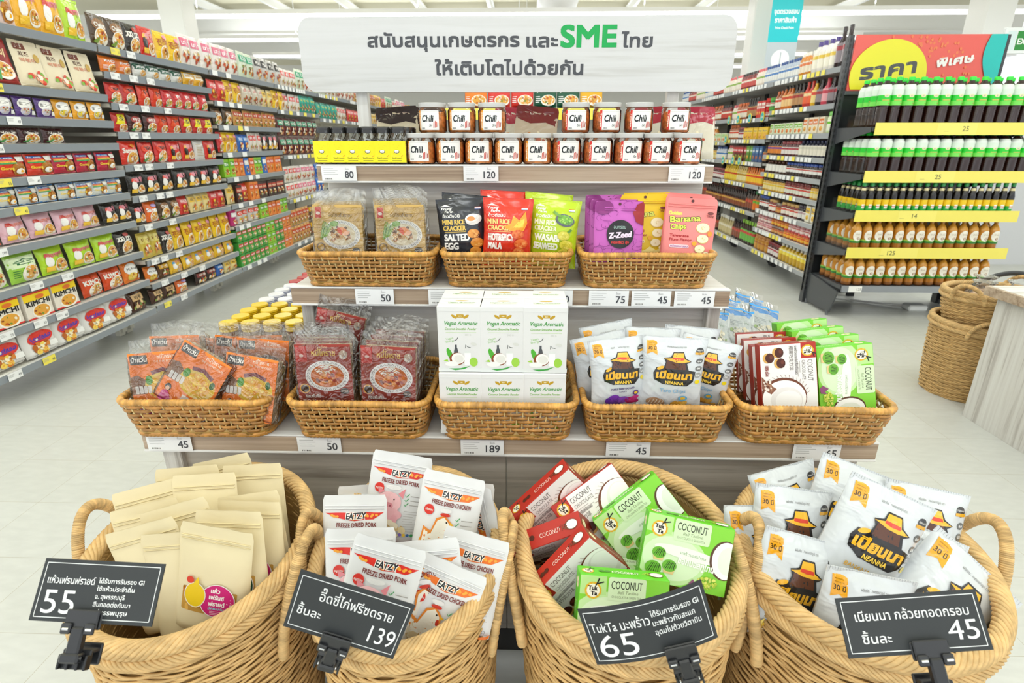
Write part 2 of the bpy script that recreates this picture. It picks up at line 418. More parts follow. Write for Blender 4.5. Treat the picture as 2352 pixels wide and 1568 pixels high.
# ------------------------------------------------------------------ the setting: floor, ceiling, walls, columns
def floor_mat():
    m, t, b = new_mat('vinyl_tile'); tc = t.nodes.new('ShaderNodeTexCoord'); L = t.links
    br = t.nodes.new('ShaderNodeTexBrick'); br.offset = 0; br.inputs['Scale'].default_value = 1
    for k, v in (('Mortar Size', .0011), ('Mortar Smooth', .3), ('Brick Width', .305), ('Row Height', .305), ('Bias', 0)): br.inputs[k].default_value = v
    br.inputs['Color1'].default_value = (*lin('cbccc8'), 1); br.inputs['Color2'].default_value = (*lin('c7c8c3'), 1); br.inputs['Mortar'].default_value = (*lin('b2ad9f'), 1)
    mp = t.nodes.new('ShaderNodeMapping'); mp.inputs['Location'].default_value = (.1, .028, 0)
    mq = t.nodes.new('ShaderNodeMapping'); mq.inputs['Scale'].default_value = (14, 38, 1); mq.inputs['Rotation'].default_value = (0, 0, .6)
    n = t.nodes.new('ShaderNodeTexNoise'); n.inputs['Scale'].default_value = 1; n.inputs['Detail'].default_value = 4
    r = t.nodes.new('ShaderNodeMapRange'); r.inputs[1].default_value = .35; r.inputs[2].default_value = .7; r.inputs[3].default_value = .955; r.inputs[4].default_value = 1.03
    mx = t.nodes.new('ShaderNodeVectorMath'); mx.operation = 'SCALE'
    L.new(tc.outputs['Object'], mp.inputs[0]); L.new(mp.outputs[0], br.inputs[0]); L.new(tc.outputs['Object'], mq.inputs[0]); L.new(mq.outputs[0], n.inputs['Vector'])
    L.new(n.outputs['Fac'], r.inputs[0]); L.new(br.outputs['Color'], mx.inputs[0]); L.new(r.outputs[0], mx.inputs['Scale']); L.new(mx.outputs[0], b.inputs['Base Color'])
    b.inputs['Roughness'].default_value = .33; b.inputs['Specular IOR Level'].default_value = .4
    return m
fb = MB(floor_mat()); fb.box(-14, 14, -4, 24, -.1, 0, 'ffffff'); struct(fb.obj('floor'))
cb = MB(plain_mat('ceiling_paint', 'e8e3ca', .8)); cb.box(-14, 14, -4, 24, 4.1, 4.2, 'ffffff'); struct(cb.obj('ceiling'))
wb = MB(plain_mat('wall_paint', 'efeee9', .7)); wb.box(-14, 14, 23.8, 24, 0, 4.1, 'ffffff'); struct(wb.obj('wall_back'))
M_WHITE = plain_mat('white_paint', 'eeeeec', .5)
def column(n, x, y, w):
    b = MB(M_WHITE); b.cbox(x - w / 2, x + w / 2, y - w / 2, y + w / 2, 0, 4.1, 'ffffff', .015); b.box(x - w / 2 - .03, x + w / 2 + .03, y - w / 2 - .03, y + w / 2 + .03, 0, .12, 'ffffff')
    o = b.obj('pillar_' + n); struct(o)
column('west', -4.62, 8.2, .32); column('east', 2.97, 8.2, .26); column('far_east', 5.85, 8.2, .36)
for k in range(10):                                              # white roof joists running away from the camera
    x = -6.6 + k * 1.45
    b = MB(M_WHITE); b.box(x - .035, x + .035, -3, 23.5, 3.86, 3.98, 'ffffff'); b.box(x - .07, x + .07, -3, 23.5, 3.98, 4.0, 'ffffff'); struct(b.obj('trim_%d' % (k + 1)))
for k, y in enumerate((9.6, 13.4, 17)):
    b = MB(M_WHITE); b.box(-13, 13, y - .07, y + .07, 3.5, 3.88, 'ffffff'); b.box(-13, 13, y - .13, y + .13, 3.47, 3.5, 'ffffff'); struct(b.obj('trim_%d' % (k + 11)))
b = MB(M_WHITE); b.lathe([(.35, -3), (.35, 23)], 24); o = struct(b.obj('trim_15')); o.rotation_euler = (R(-90), 0, 0); o.location = (.48, 0, 3.98)
o.location.z = 3.62

def ceiling_light(x0, x1, y, z, label):
    t = thing('ceiling_light', label, 'light', ((x0 + x1) / 2, y, z), 0, 'rows of ceiling tube lights'); w = (x1 - x0) / 2
    b = MB(M_STEEL); b.box(-w, w, -.05, .05, .03, .085, 'f0efec'); b.obj('housing', t)
    b = MB(M_LED); b.cbox(-w + .01, w - .01, -.045, .045, -.012, .03, 'ffffff', .01); b.obj('diffuser', t)
    n = max(2, int((x1 - x0) / 3))
    for k in range(n):
        x = -w + (k + .5) * 2 * w / n; b = MB(M_STEEL); b.tube([(x, 0, .085), (x, 0, 4.1 - z)], .008, 5, 'e8e8e4'); b.obj('hanger', t)
ceiling_light(-6.3, 9.5, 8.9, 3.0, 'long lit ceiling tube row crossing behind the top of the wooden sign, first row away')
ceiling_light(-6.05, 5.7, 10.9, 3.0, 'long lit ceiling tube row, second row back')
ceiling_light(-5.8, 5.7, 12.9, 3.0, 'long lit ceiling tube row, third row back')
ceiling_light(-4.2, 5.7, 14.9, 3.0, 'long lit ceiling tube row, fourth row back')
ceiling_light(-4.2, 5.7, 17.4, 3.0, 'long lit ceiling tube row, fifth row back near the far wall')

# ------------------------------------------------------------------ store shelving (seen from an aisle; local: front edge at y=0, goods face -y)
def store_bay(name, label, W, zs, loc, rz, tags, deck='d3d0c5', rail='8b929a', panel='c9c6bb', leg='d9d7cc', depth=.45, rg=None, top_guard=False, num=None):
    t = thing(name, label, 'shelving', loc, rz, None)
    H = max(zs) + .05
    b = MB(M_MATTE); b.box(.001, W - .001, depth, depth + .03, .08, H, panel); b.obj('back_panel', t)
    for x in (.016, W - .016):
        b = MB(M_MATTE); b.box(x - .015, x + .015, depth - .02, depth + .04, 0, H, leg); b.obj('upright', t)
    for x in (.035, W - .035):
        b = MB(M_MATTE); b.box(x - .02, x + .02, .24, depth, .03, .16, leg); b.cbox(x - .03, x + .03, .26, .3, 0, .1, leg, .005); b.obj('foot', t)
    for k, z in enumerate(zs):
        s = MB(M_MATTE); s.box(.004, W - .004, .012, depth, z - .028, z - .006, deck); so = s.obj('shelf', t)
        r = MB(M_RAIL); sl = .012                                    # slanted label rail
        r.add([(.002, .012, z), (W - .002, .012, z), (W - .002, -.006 + sl * 0, z - .002), (.002, -.006, z - .002), (.002, .0, z - .044), (W - .002, .0, z - .044), (.002, .014, z - .046), (W - .002, .014, z - .046)],
              [(0, 1, 2, 3), (3, 2, 5, 4), (4, 5, 7, 6)], 'd8d8d4', 0)
        r.F[-1][1][1:] = lin(rail); ro = r.obj('price_rail', so)
        if rg:
            n = tags if isinstance(tags, int) else tags[k % len(tags)]; x = rg.uniform(.03, .12)
            for q in range(n):
                w = .085 if n < 8 else .06
                if x + w > W - .02: break
                yel = rg.random() < .22; g = MB(M_PRINT); c = 'f4e45a' if yel else 'f1f2f2'
                g.box(x, x + w, -.0085, -.0068, z - .043, z - .003, c)
                if num:
                    a = Art(); a.small(.3, 2.9, w * 50, 3, .55, 'a9a9a6', rg, .18); a.T(str(rg.choice(num)), w * 100 - .6, .9, 1.5, '55585c', 'r')
                    paint(g, a, S_front(-.0087, z - .043, x), 0, eps=.0004)
                g.obj('price_tag', so)
                x += w + (rg.uniform(.02, .2) if n < 8 else rg.uniform(.0, .05))
    if top_guard:
        g = MB(M_CLEAR); z = max(zs); g.box(.005, W - .005, -.004, -.0005, z, z + .075, 'ffffff'); g.obj('clear_guard', t)
    return t

LX, RX = -2.7, 2.521
lrg = random.Random(3)
A_Z = [1.916, 1.626, 1.469, 1.333, 1.166, 1.019, .83, .62, .419, .208]
B_Z = [1.916, 1.766, 1.579, 1.403, 1.194, .988, .79, .546, .376, .215]
C_Z = [1.916, 1.674, 1.477, 1.247, 1.032, .795, .598, .215]
D_Z = [1.916, 1.664, 1.192, .715, .215]
E_Z = [1.916, 1.62, 1.2, .75, .215]
NUM = (54, 36, 45, 48, 55, 41, 49, 31, 57, 39, 60, 199, 180)
lbays = [(2.52, 1.29, A_Z, 'first'), (3.82, 1.28, B_Z, 'second'), (5.11, 1.27, C_Z, 'third'), (6.39, 1.27, D_Z, 'fourth')] + [(7.67 + 1.28 * k, 1.27, E_Z, w) for k, w in enumerate(('fifth', 'sixth', 'seventh', 'eighth', 'ninth', 'tenth', 'eleventh'))]
for y, w, zs, nm in lbays:
    k = len(zs); near = y < 5.2
    store_bay('shelving_bay', 'pale steel shelving bay of packet noodles, %s bay along the noodle aisle' % nm, w, zs, (LX, y, 0), R(90), (2, 3, 3, 2, 3, 3) if near else (9, 7, 10), rg=lrg if y < 9 else None, num=NUM if y < 4 else None, top_guard=False)
R_A = [1.916, 1.64, 1.407, 1.206, 1.03, .85, .647, .444, .215]
R_B = [1.916, 1.583, 1.36, 1.12, .88, .585, .215]
R_C = [1.916, 1.6, 1.332, 1.111, .87, .585, .215]
rbays = [(5.03, 1.31, R_A, 'first'), (6.35, 1.25, R_B, 'second'), (7.61, 1.25, R_C, 'third'), (8.87, 1.25, R_C, 'fourth')]
for y, w, zs, nm in rbays:
    store_bay('shelving_bay', 'grey steel shelving bay of sauces, %s bay along the sauce aisle' % nm, w, zs, (RX, y + w, 0), R(-90), (12, 9, 11) if y < 8 else 5, deck='cfcfcb', rail='a9adb2', panel='b9b8b2', leg='3d3f42', rg=lrg if y < 8.5 else None, top_guard=False)

# ------------------------------------------------------------------ packets: pillow bags, stand-up pouches, blocks
def bag_fn(w, h, d, kind, seed=1, wr=.0015, pinch=None):
    g = np.random.RandomState(seed); A = g.uniform(-9, 9, (5, 2)); ph = g.uniform(0, 6.28, 5)
    pinch = {'pillow': .07, 'standup': .0, 'block': 0}[kind] if pinch is None else pinch
    def f(u, v, e, side=-1):
        U = np.clip(u / (w / 2), -1, 1); V = np.clip(v / h, 0, 1); a = np.abs(U)
        if kind == 'pillow': bu = (1 - a ** 2.6) ** .6 * np.sin(math.pi * np.clip((V - .045) / .91, 0, 1)) ** .5
        elif kind == 'standup': bu = (1 - a ** 3) ** .55 * (.05 + .95 * np.clip(1 - V / .84, 0, 1) ** .65) * np.clip(V / .07, 0, 1) ** .45
        else: bu = np.clip(1 - a ** 14, 0, 1) ** .35 * np.clip(1 - np.abs(2 * V - 1) ** 14, 0, 1) ** .35
        rc = (1 - .06 * np.clip((V - .955) / .045, 0, 1) ** 2.5) if kind == 'standup' else 1.0
        wv = sum(np.sin(A[k, 0] * U + A[k, 1] * V + ph[k]) for k in range(5)) / 2.2 * wr
        if kind == 'pillow': wv = wv * (.25 + bu) + .5 * wr * np.sin(26 * U + 3 * np.sin(5 * V)) * np.clip(1 - np.minimum(V, 1 - V) / .22, 0, 1) * np.clip(np.minimum(V, 1 - V) / .045, 0, 1)
        y = side * (d / 2 * bu + e) + wv
        return np.stack([U * w / 2 * (1 - pinch * np.sin(math.pi * V)) * rc, y, V * h], -1)
    return f
def bag(w, h, d, kind, base, art, seed=1, mat=None, back=None, nu=15, nv=19, sub=1.3, wr=.0015, eps=.0004, step=.00007, seal=None):
    """w, h, d in metres; art in centimetres from the middle of the bottom edge"""
    f = bag_fn(w, h, d, kind, seed, wr); mb = MB(mat or M_FILM)
    e = np.sin(np.linspace(-1, 1, nu) * math.pi / 2) * w / 2 if kind != 'block' else np.sign(np.linspace(-1, 1, nu)) * np.abs(np.linspace(-1, 1, nu)) ** .6 * w / 2
    z = np.linspace(0, 1, nv); z = z if kind != 'block' else .5 + .5 * np.sign(2 * z - 1) * np.abs(2 * z - 1) ** .6
    U, V = np.meshgrid(e, z * h); mb.grid(f(U, V, 0), base); mb.grid(f(U[:, ::-1], V, 0, 1), back or base)
    if art: paint(mb, clip_art(art, -w * 50, 0, w * 50, h * 100), lambda u, v, k: f(u / 100, v / 100, k), 0, sub, eps, step)
    return mb
def zip_strip(w, h, z, col, mat=M_SATIN, d=.0026):
    z = h * .858
    b = MB(mat)
    for k in (0, .006): b.tube([(-w / 2 + .004, -d, z + k), (w / 2 - .004, -d, z + k)], .0011, 5, col)
    return b
def top_seal(w, h, col, hh=.011):
    b = MB(M_FILM); n = 34
    for i in range(n):
        x0 = -w / 2 + w * i / n; b.box(x0 + .0004, x0 + w / n - .0004, -.0012, .0012, h - hh, h + .0003, col)
    return b
FOODC = ['c4501c', 'e08a2c', 'b33a1a', '6f8f2f', 'f2e6c8', '8a3b1a']

# --- noodle aisle packets: artwork by kind; w, h in cm
def art_pack(w, h, o):
    rg = random.Random(o.get('seed', 1)); a = Art(); k = o['k']; tc = o.get('tc', 'ffffff'); tx = o.get('t', '')
    bowl = o.get('bowl', ('f4efe4', 'e0a23c'))
    def dish(cx, cy, r):
        a.E(cx, cy, r, r * .72, bowl[0], 18); a.E(cx, cy + r * .06, r * .86, r * .58, bowl[1], 16)
        a.food(cx, cy + r * .06, r * .8, r * .5, FOODC, 9, rg, .16, 5, bowl[1])
    a.R(-w / 2, h * .93, w / 2, h, o.get('edge', o['b'])); a.R(-w / 2, 0, w / 2, h * .06, o.get('edge', o['b']))
    if k == 'bowl':
        if o.get('p'): a.R(-w * .5, h * .5, w * .5, h * .88, o['p'])
        a.T(tx, 0, h * .62, h * .16, tc, w=w * .72, b=.04, sh=.12); dish(w * .14, h * .27, w * .34); a.small(-w * .44, h * .4, -w * .18, 4, h * .07, tc, rg, h * .025)
    elif k == 'blob':
        a.E(0, h * .62, w * .43, h * .28, o.get('p', 'f3f1ec'), 18); a.T(tx, 0, h * .58, h * .13, tc, w=w * .66, b=.03); dish(-w * .08, h * .27, w * .26)
        a.E(w * .32, h * .4, w * .06, w * .06, 'f2d42a', 10); a.R(w * .24, h * .1, w * .42, h * .3, 'e9e9e6')
    elif k == 'egg':
        s = [(o.get('s0', 'e63a2c'), .77), ('f4b52c', .7), ('3fa357', .63)]
        a.R(-w * .46, h * .8, w * .1, h * .9, '2f6fc2', .5); a.T(tx, -w * .18, h * .815, h * .07, 'ffffff', w=w * .46, b=.05, sh=.15)
        for c, z in s: a.P([(-w * .46, h * z), (w * .14, h * (z + .02)), (w * .1, h * (z - .05)), (-w * .46, h * (z - .06))], c)
        a.E(w * .2, h * .34, w * .27, h * .3, 'b9741f', 18); a.food(w * .2, h * .34, w * .24, h * .26, ['c98a2c', 'a8641a', 'dca04a'], 12, rg, .2, 7, 'd39a44')
        a.E(w * .2, h * .25, w * .15, h * .13, 'fbfaf4', 14); a.E(w * .22, h * .25, w * .06, h * .06, 'f6b12a', 10)
        a.T('Goreng', -w * .23, h * .33, h * .12, 'f7d23a', w=w * .4, b=.05); a.R(w * .12, h * .68, w * .42, h * .9, 'e9e6df', .3)
    elif k == 'big':
        if o.get('p'): a.R(-w / 2, h * .68, w / 2, h * .94, o['p'])
        a.T(tx, 0, h * .5, h * .2, tc, w=w * .86, b=.06); dish(w * .05, h * .24, w * .36); a.E(w * .1, h * .8, w * .16, h * .08, o.get('q', 'e6462c'), 14)
    elif k == 'vert':
        a.P([(-w * .2, h * .92), (w * .34, h * .92), (w * .1, h * .34), (-w * .42, h * .4)], o.get('p', 'f0df2c')); a.T(tx, -w * .02, h * .58, h * .2, tc, b=.05, rot=-8, w=w * .4); dish(w * .1, h * .2, w * .34)
    elif k == 'tall':
        a.R(-w * .36, h * .8, w * .02, h * .94, '7a3b28', .4); a.T('요리', -w * .17, h * .84, h * .06, 'f6efe2', b=.05)
        a.T('치즈', -w * .12, h * .66, h * .09, '5a2d22', b=.04); a.T('떡볶이', -w * .06, h * .53, h * .075, 'd98a6c', b=.03, w=w * .5); a.E(w * .3, h * .64, w * .12, w * .13, 'c9a23a', 14)
        a.food(w * .08, h * .2, w * .36, h * .15, ['e0552c', 'ef8a5a', 'f3e3d0', '7fae3f', 'd9402a'], 22, rg, .22)
    elif k == 'dark':
        a.E(0, h * .66, w * .4, h * .2, o.get('p', '7a1e1c'), 14); a.T(tx, 0, h * .6, h * .14, tc, w=w * .62, b=.06, sh=.15); dish(w * .02, h * .28, w * .38); a.P([(-w * .45, h * .1), (-w * .1, h * .3), (-w * .2, h * .05)], o.get('q', '3f9a4a'))
    elif k == 'chef':                                                   # noodles in a pan under a big loop of lettering
        a.T(tx, w * .08, h * .62, h * .17, tc, w=w * .62, b=.05, rot=4); a.E(-w * .22, h * .46, w * .14, h * .2, o.get('p', 'f4f2ee'), 12); a.P([(-w * .36, h * .62), (-w * .08, h * .62), (-w * .14, h * .76), (-w * .3, h * .76)], o.get('q', 'c9352b'))
        dish(w * .2, h * .27, w * .27); a.R(-w * .38, h * .1, -w * .08, h * .28, o.get('r', 'f0c13a'))
    elif k == 'oval':
        a.E(0, h * .63, w * .42, h * .25, o.get('p', 'e23a2c'), 16); a.T(tx, 0, h * .58, h * .13, tc, w=w * .7, b=.06, sh=.18); a.line([(-w * .3, h * .53), (w * .32, h * .56)], h * .03, '4a3fa8')
        a.food(0, h * .26, w * .42, h * .22, ['e8a93a', 'f2cf5a', 'd9822c', 'f6ecc8', 'b5601f'], 26, rg, .2); a.R(w * .2, h * .2, w * .42, h * .4, 'efefec')
    elif k == 'board':
        a.R(-w * .34, h * .5, w * .36, h * .8, 'd9b27c', .6); a.T(tx, 0, h * .58, h * .13, '2a2018', b=.04, w=w * .45); a.food(0, h * .26, w * .42, h * .2, ['b0622a', '7a9a3c', 'e0c08a', '8a2f1a', '44301f'], 24, rg, .2)
    elif k == 'plain':
        a.small(-w * .38, h * .78, w * .3, 8, h * .08, o.get('tc', '9a9a96'), rg, h * .025)
    elif k == 'mix':
        a.R(-w * .44, h * .58, w * .44, h * .86, o.get('p', 'e23a2c'), .4); a.T(tx, 0, h * .65, h * .13, tc, w=w * .66, b=.05); a.food(0, h * .3, w * .4, h * .22, FOODC + ['f0b93a', 'f5efe0'], 22, rg, .22)
    return a
PK = {}
def pack_design(key, what, w, h, d, shape='pillow', mat=None, **o):
    PK[key] = dict(what=what, w=w, h=h, d=d, shape=shape, mat=mat, o=o, root=None)
def get_pack(key):
    p = PK[key]
    if p['root'] is None:
        hi = p.get('hi', False); a = art_pack(p['w'] * 100, p['h'] * 100, p['o'])
        if p['shape'] == 'carton':
            b = MB(M_PRINT); b.cbox(-p['w'] / 2, p['w'] / 2, 0, p['d'], 0, p['h'], p['o']['b'], .002); paint(b, clip_art(a, -p['w'] * 50, 0, p['w'] * 50, p['h'] * 100), S_front(0), 0, eps=.0008, step=.00012)
        elif p['shape'] == 'cup':
            w, h = p['w'], p['h']; b = MB(M_PRINT); b.lathe([(w * .36, 0), (w * .46, h * .96), (w * .5, h * .97), (w * .5, h), (w * .48, h)], 20, p['o']['b'])
            paint(b, clip_art(a, -w * 60, h * 8, w * 60, h * 90), lambda u, v, e: S_cyl(w * .47)(u, v, e + .001 - .0 * v), 0, 1.6, .0012, .00012)
            for V in b.V: V[:, 1] += w / 2
        else:
            b = bag(p['w'], p['h'], p['d'], p['shape'], p['o']['b'], a, len(key) + ord(key[0]), p['mat'], p['o'].get('back'), 9, 9, 3.0, .003, .0016, .00022)
            for V in b.V: V[:, 1] += p['d'] / 2 + .004
        n = {'carton': 'noodle_carton', 'cup': 'noodle_cup'}.get(p['shape'], 'noodle_pack')
        p['root'] = b.obj(n); p['root'].location = (0, 0, -50); tag(p['root'], 'x', 'packet')
    return p['root']
D = pack_design
D('egg_r', 'red fried noodle packet with egg', .19, .155, .05, k='egg', b='dc3a26', t='Indomie'); D('egg_c', 'crimson fried noodle packet with egg', .17, .15, .05, k='egg', b='c21f3f', t='Indomie', seed=3)
D('egg_b', 'blue and white fried noodle packet with egg', .13, .125, .04, k='egg', b='d8dcd8', s0='c9463a', t='Indomie', edge='2a7cc4', seed=5); D('egg_p', 'pale pink fried noodle packet with egg', .2, .15, .06, k='egg', b='ead2cc', t='Indomie', seed=8)
D('chk_y', 'yellow noodle multipack with pink lettering', .2, .2, .06, k='chef', b='efb21e', t='Ramyun', tc='d86a86'); D('chk_g', 'lime green noodle multipack with pink lettering', .2, .19, .06, k='chef', b='b4dc2a', t='Ramyun', tc='dc5f74', seed=4)
D('chk_p', 'pink noodle multipack with yellow panel', .22, .17, .06, k='chef', b='e6b9c6', t='Ramyun', tc='dc7a6a', seed=6); D('chk_l', 'lime noodle packet with pink lettering', .2, .15, .05, k='chef', b='b2d92c', t='Ramyun', tc='dd5a72', seed=7)
D('chk_k', 'black noodle packet with pink block lettering', .17, .16, .05, k='chef', b='26231f', t='불닭', tc='e58a9a', q='e0422a', seed=9); D('chk_ye', 'yellow noodle multipack with white and blue spots', .2, .15, .05, k='chef', b='f0bf1c', t='라면', tc='d8687c', q='3a9fd0', seed=10)
D('cream', 'cream rice cake bag with brown corner badge', .19, .25, .04, 'standup', M_SATIN, k='tall', b='e9dcbd'); D('redbag', 'dark red rice cake bag', .19, .25, .04, 'standup', M_SATIN, k='dark', b='a3241f', t='떡볶이', tc='f2d9a0', p='8f1a1a')
D('pur', 'purple and white noodle packet', .135, .125, .04, k='blob', b='5a3a86', t='出前一丁', tc='26221f', bowl=('c9c6dc', 'd9c4b4')); D('yel', 'yellow and white noodle packet', .135, .125, .04, k='blob', b='efa81c', t='出前一丁', tc='26221f', bowl=('d6d2cc', 'e5c83a'), seed=2)
D('mar', 'maroon noodle packet with green flash', .17, .13, .045, k='dark', b='43191b', t='Noodle', tc='e8e2d8', p='32100f'); D('ora', 'orange and white noodle packet', .16, .155, .06, k='bowl', b='ef7d1c', t='KIMCHI', tc='ffffff', seed=11)
D('grn', 'white and dark green noodle packet', .15, .14, .06, k='bowl', b='e6e8e4', p='1d5a43', t='JAPANESE', edge='1d4a3a', seed=12); D('yel2', 'yellow and white noodle bag', .15, .15, .06, k='bowl', b='efb827', p='f1ede0', t='BIBIMMEN', tc='d39a18', seed=13)
D('rbk', 'red and black noodle packet', .16, .15, .05, k='dark', b='c9231c', t='辛', tc='17120f', p='e2442a', edge='241a18', seed=14); D('shin', 'scarlet noodle packet with black brush lettering', .14, .145, .05, k='vert', b='dc3a22', t='辛', tc='17120f', p='e2512a', seed=15)
D('red', 'red noodle packet with white lettering', .13, .145, .05, k='dark', b='cf2026', t='진', tc='ffffff', p='d9383a', seed=16); D('bbq', 'red noodle packet with yellow panel', .14, .15, .05, k='vert', b='c2231f', t='오', tc='1c1814', p='f0de2a', seed=17)
D('brk', 'brown noodle packet with red lettering', .14, .145, .05, k='dark', b='4a2320', t='짜장', tc='f3e8e2', p='a93a34', seed=18); D('smy', 'red multipack with a white name band', .19, .155, .06, k='big', b='d8321f', t='Samyang', tc='f6f2ea', q='f0932a', seed=19)
D('smk', 'red noodle packet with black and pink print', .18, .16, .05, k='chef', b='d62a1f', t='불닭', tc='f0a4ae', p='26211f', q='efb52a', seed=20); D('wht', 'plain white backed noodle packet', .16, .155, .05, k='plain', b='d8d6d2', tc='b59a6a')
D('orn', 'orange noodle packet with white lettering', .17, .16, .05, k='big', b='ea6a1c', t='Samyang', tc='ffffff', q='b9a6dc', seed=21); D('brn', 'brown black bean noodle packet', .17, .15, .05, k='dark', b='4f3a22', t='Chajang', tc='f2efe6', p='8a5a26', q='7a9a34', seed=22)
D('mxr', 'red and pink noodle packet', .15, .14, .05, k='mix', b='d9362c', t='라면', tc='fff2ea', p='e2565a', seed=23); D('mxy', 'pale yellow noodle packet', .13, .14, .05, k='mix', b='e6d292', t='라면', tc='6a4a1c', p='efc23a', seed=24)
D('lim', 'large pale green noodle packet', .2, .17, .06, k='bowl', b='9fd24a', p='dff0c4', t='손', tc='1f6a34', seed=25); D('drk', 'black noodle packet with white lettering', .17, .15, .05, k='big', b='2b2520', t='짜파', tc='f3efe6', q='b92f22', seed=26)
D('oly', 'yellow and olive noodle packet', .15, .16, .05, k='mix', b='d0b748', t='비빔', tc='7a3f1c', p='d9c96a', seed=27); D('ybx', 'bright yellow noodle multipack', .17, .16, .06, k='big', b='f2c715', t='진라면', tc='b8621f', q='e88aa0', seed=28)
D('kim', 'red noodle cup with yellow band', .16, .15, .1, 'carton', k='big', b='e4dccf', p='f0cc1c', t='KIMCHI', tc='1c1a18', edge='d62f28', q='e0722c', seed=29); D('kio', 'orange noodle multipack with white lettering', .18, .17, .07, k='big', b='dc4a16', t='KIMCHI', tc='f8f4ea', q='e0562c', seed=30)
D('cup', 'white and orange noodle cup packet', .17, .17, .06, k='blob', b='e87a20', t='Mi Kuah', tc='3a3630', p='efeeea', bowl=('d9c23a', 'ecc84a'), seed=31); D('oli', 'brown and yellow noodle packet', .17, .15, .05, k='mix', b='5a3a1a', t='짜장', tc='f4e2c2', p='d9a41c', seed=32)
D('sed', 'white noodle tray pack with red label', .2, .17, .06, 'block', M_SATIN, k='oval', b='e8e6e2', t='Sedaap', tc='4a3fb0', seed=33); D('brd', 'brown noodle pack with tan board label', .17, .15, .06, k='board', b='4a2a1c', t='파왕', seed=34)
D('bwl', 'dark noodle bowl packet', .18, .12, .06, k='mix', b='3a2620', t='우동', tc='f0e4d4', p='8a2f26', seed=35); D('blu', 'blue and white noodle packet', .14, .13, .05, k='mix', b='2f62b8', t='라면', tc='ffffff', p='3f86d0', seed=36)
D('clr', 'clear noodle packet with red print', .12, .15, .05, k='mix', b='cfc4b2', t='เส้น', tc='c2452c', p='e4dccd', seed=37); D('tea', 'teal and yellow noodle packet', .12, .16, .05, k='mix', b='1f9a86', t='Wai', tc='f5e23a', p='23b09a', seed=38)
D('wrd', 'white noodle packet with red print', .12, .15, .05, k='mix', b='e4ddd4', t='ยำยำ', tc='ffffff', p='dc3a32', seed=39); D('tan', 'tan noodle packet with red print', .1, .15, .05, k='mix', b='d09a52', t='หมี่', tc='f9efdc', p='c2401f', seed=40)
D('mlt', 'white multipack of noodle packets', .15, .19, .07, k='mix', b='e9e2dc', t='มาม่า', tc='ffffff', p='d96a86', seed=41); D('mgr', 'green and white multipack of noodle packets', .15, .19, .07, k='mix', b='d4dfc8', t='ไวไว', tc='ffffff', p='2f9f72', seed=42)
D('bkw', 'black and white multipack of noodle packets', .15, .19, .07, k='mix', b='c9c6c2', t='Mama', tc='f4f0ea', p='2a2624', seed=43); D('cgb', 'small green noodle carton', .085, .12, .06, 'carton', k='mix', b='3f9a3c', t='คนอร์', tc='ffffff', p='c9302a', seed=44)
D('cor', 'small orange noodle carton', .085, .14, .06, 'carton', k='mix', b='e4843a', t='ข้าวต้ม', tc='ffffff', p='d24a26', seed=45); D('clm', 'small lime green noodle carton', .085, .14, .06, 'carton', k='mix', b='8fc832', t='โจ๊ก', tc='ffffff', p='5aa32a', seed=46)
D('cbl', 'small blue noodle carton', .085, .14, .06, 'carton', k='mix', b='2a6cc0', t='โจ๊ก', tc='ffffff', p='e6e2da', seed=47); D('cbr', 'small dark brown noodle carton', .1, .13, .06, 'carton', k='mix', b='3a2420', t='ราเมง', tc='f2e2c4', p='b23a26', seed=48)
D('cwh', 'white instant noodle cup', .1, .115, .1, 'cup', k='mix', b='eceae6', t='Cup', tc='ffffff', p='e2503a', seed=49); D('cpk', 'pink instant noodle cup', .1, .12, .1, 'cup', k='mix', b='d9408a', t='Cup', tc='ffffff', p='e8e2e4', seed=50)
D('mgn', 'maroon and green noodle multipack', .17, .2, .07, k='mix', b='5a1f1d', t='หมี่', tc='f2e8dc', p='2f8f6a', seed=51)
D('orp', 'orange stand-up noodle pouch', .155, .17, .06, 'standup', M_SATIN, k='bowl', b='ee7f22', t='KIMCHI', tc='ffffff', seed=52); D('rdp', 'red stand-up noodle pouch', .155, .17, .06, 'standup', M_SATIN, k='bowl', b='d8352c', t='TOPOKKI', tc='ffffff', seed=53)
D('gnp', 'dark green stand-up noodle pouch', .155, .17, .06, 'standup', M_SATIN, k='bowl', b='18543c', t='JAPCHAE', tc='ffffff', seed=54); D('ylp', 'yellow stand-up noodle pouch', .155, .17, .06, 'standup', M_SATIN, k='bowl', b='e9ae1c', t='BIBIMMEN', tc='ffffff', seed=55)
D('cbe', 'pale beige noodle multipack', .14, .17, .06, k='mix', b='d8cbb2', t='วุ้นเส้น', tc='ffffff', p='c23f4a', seed=56)

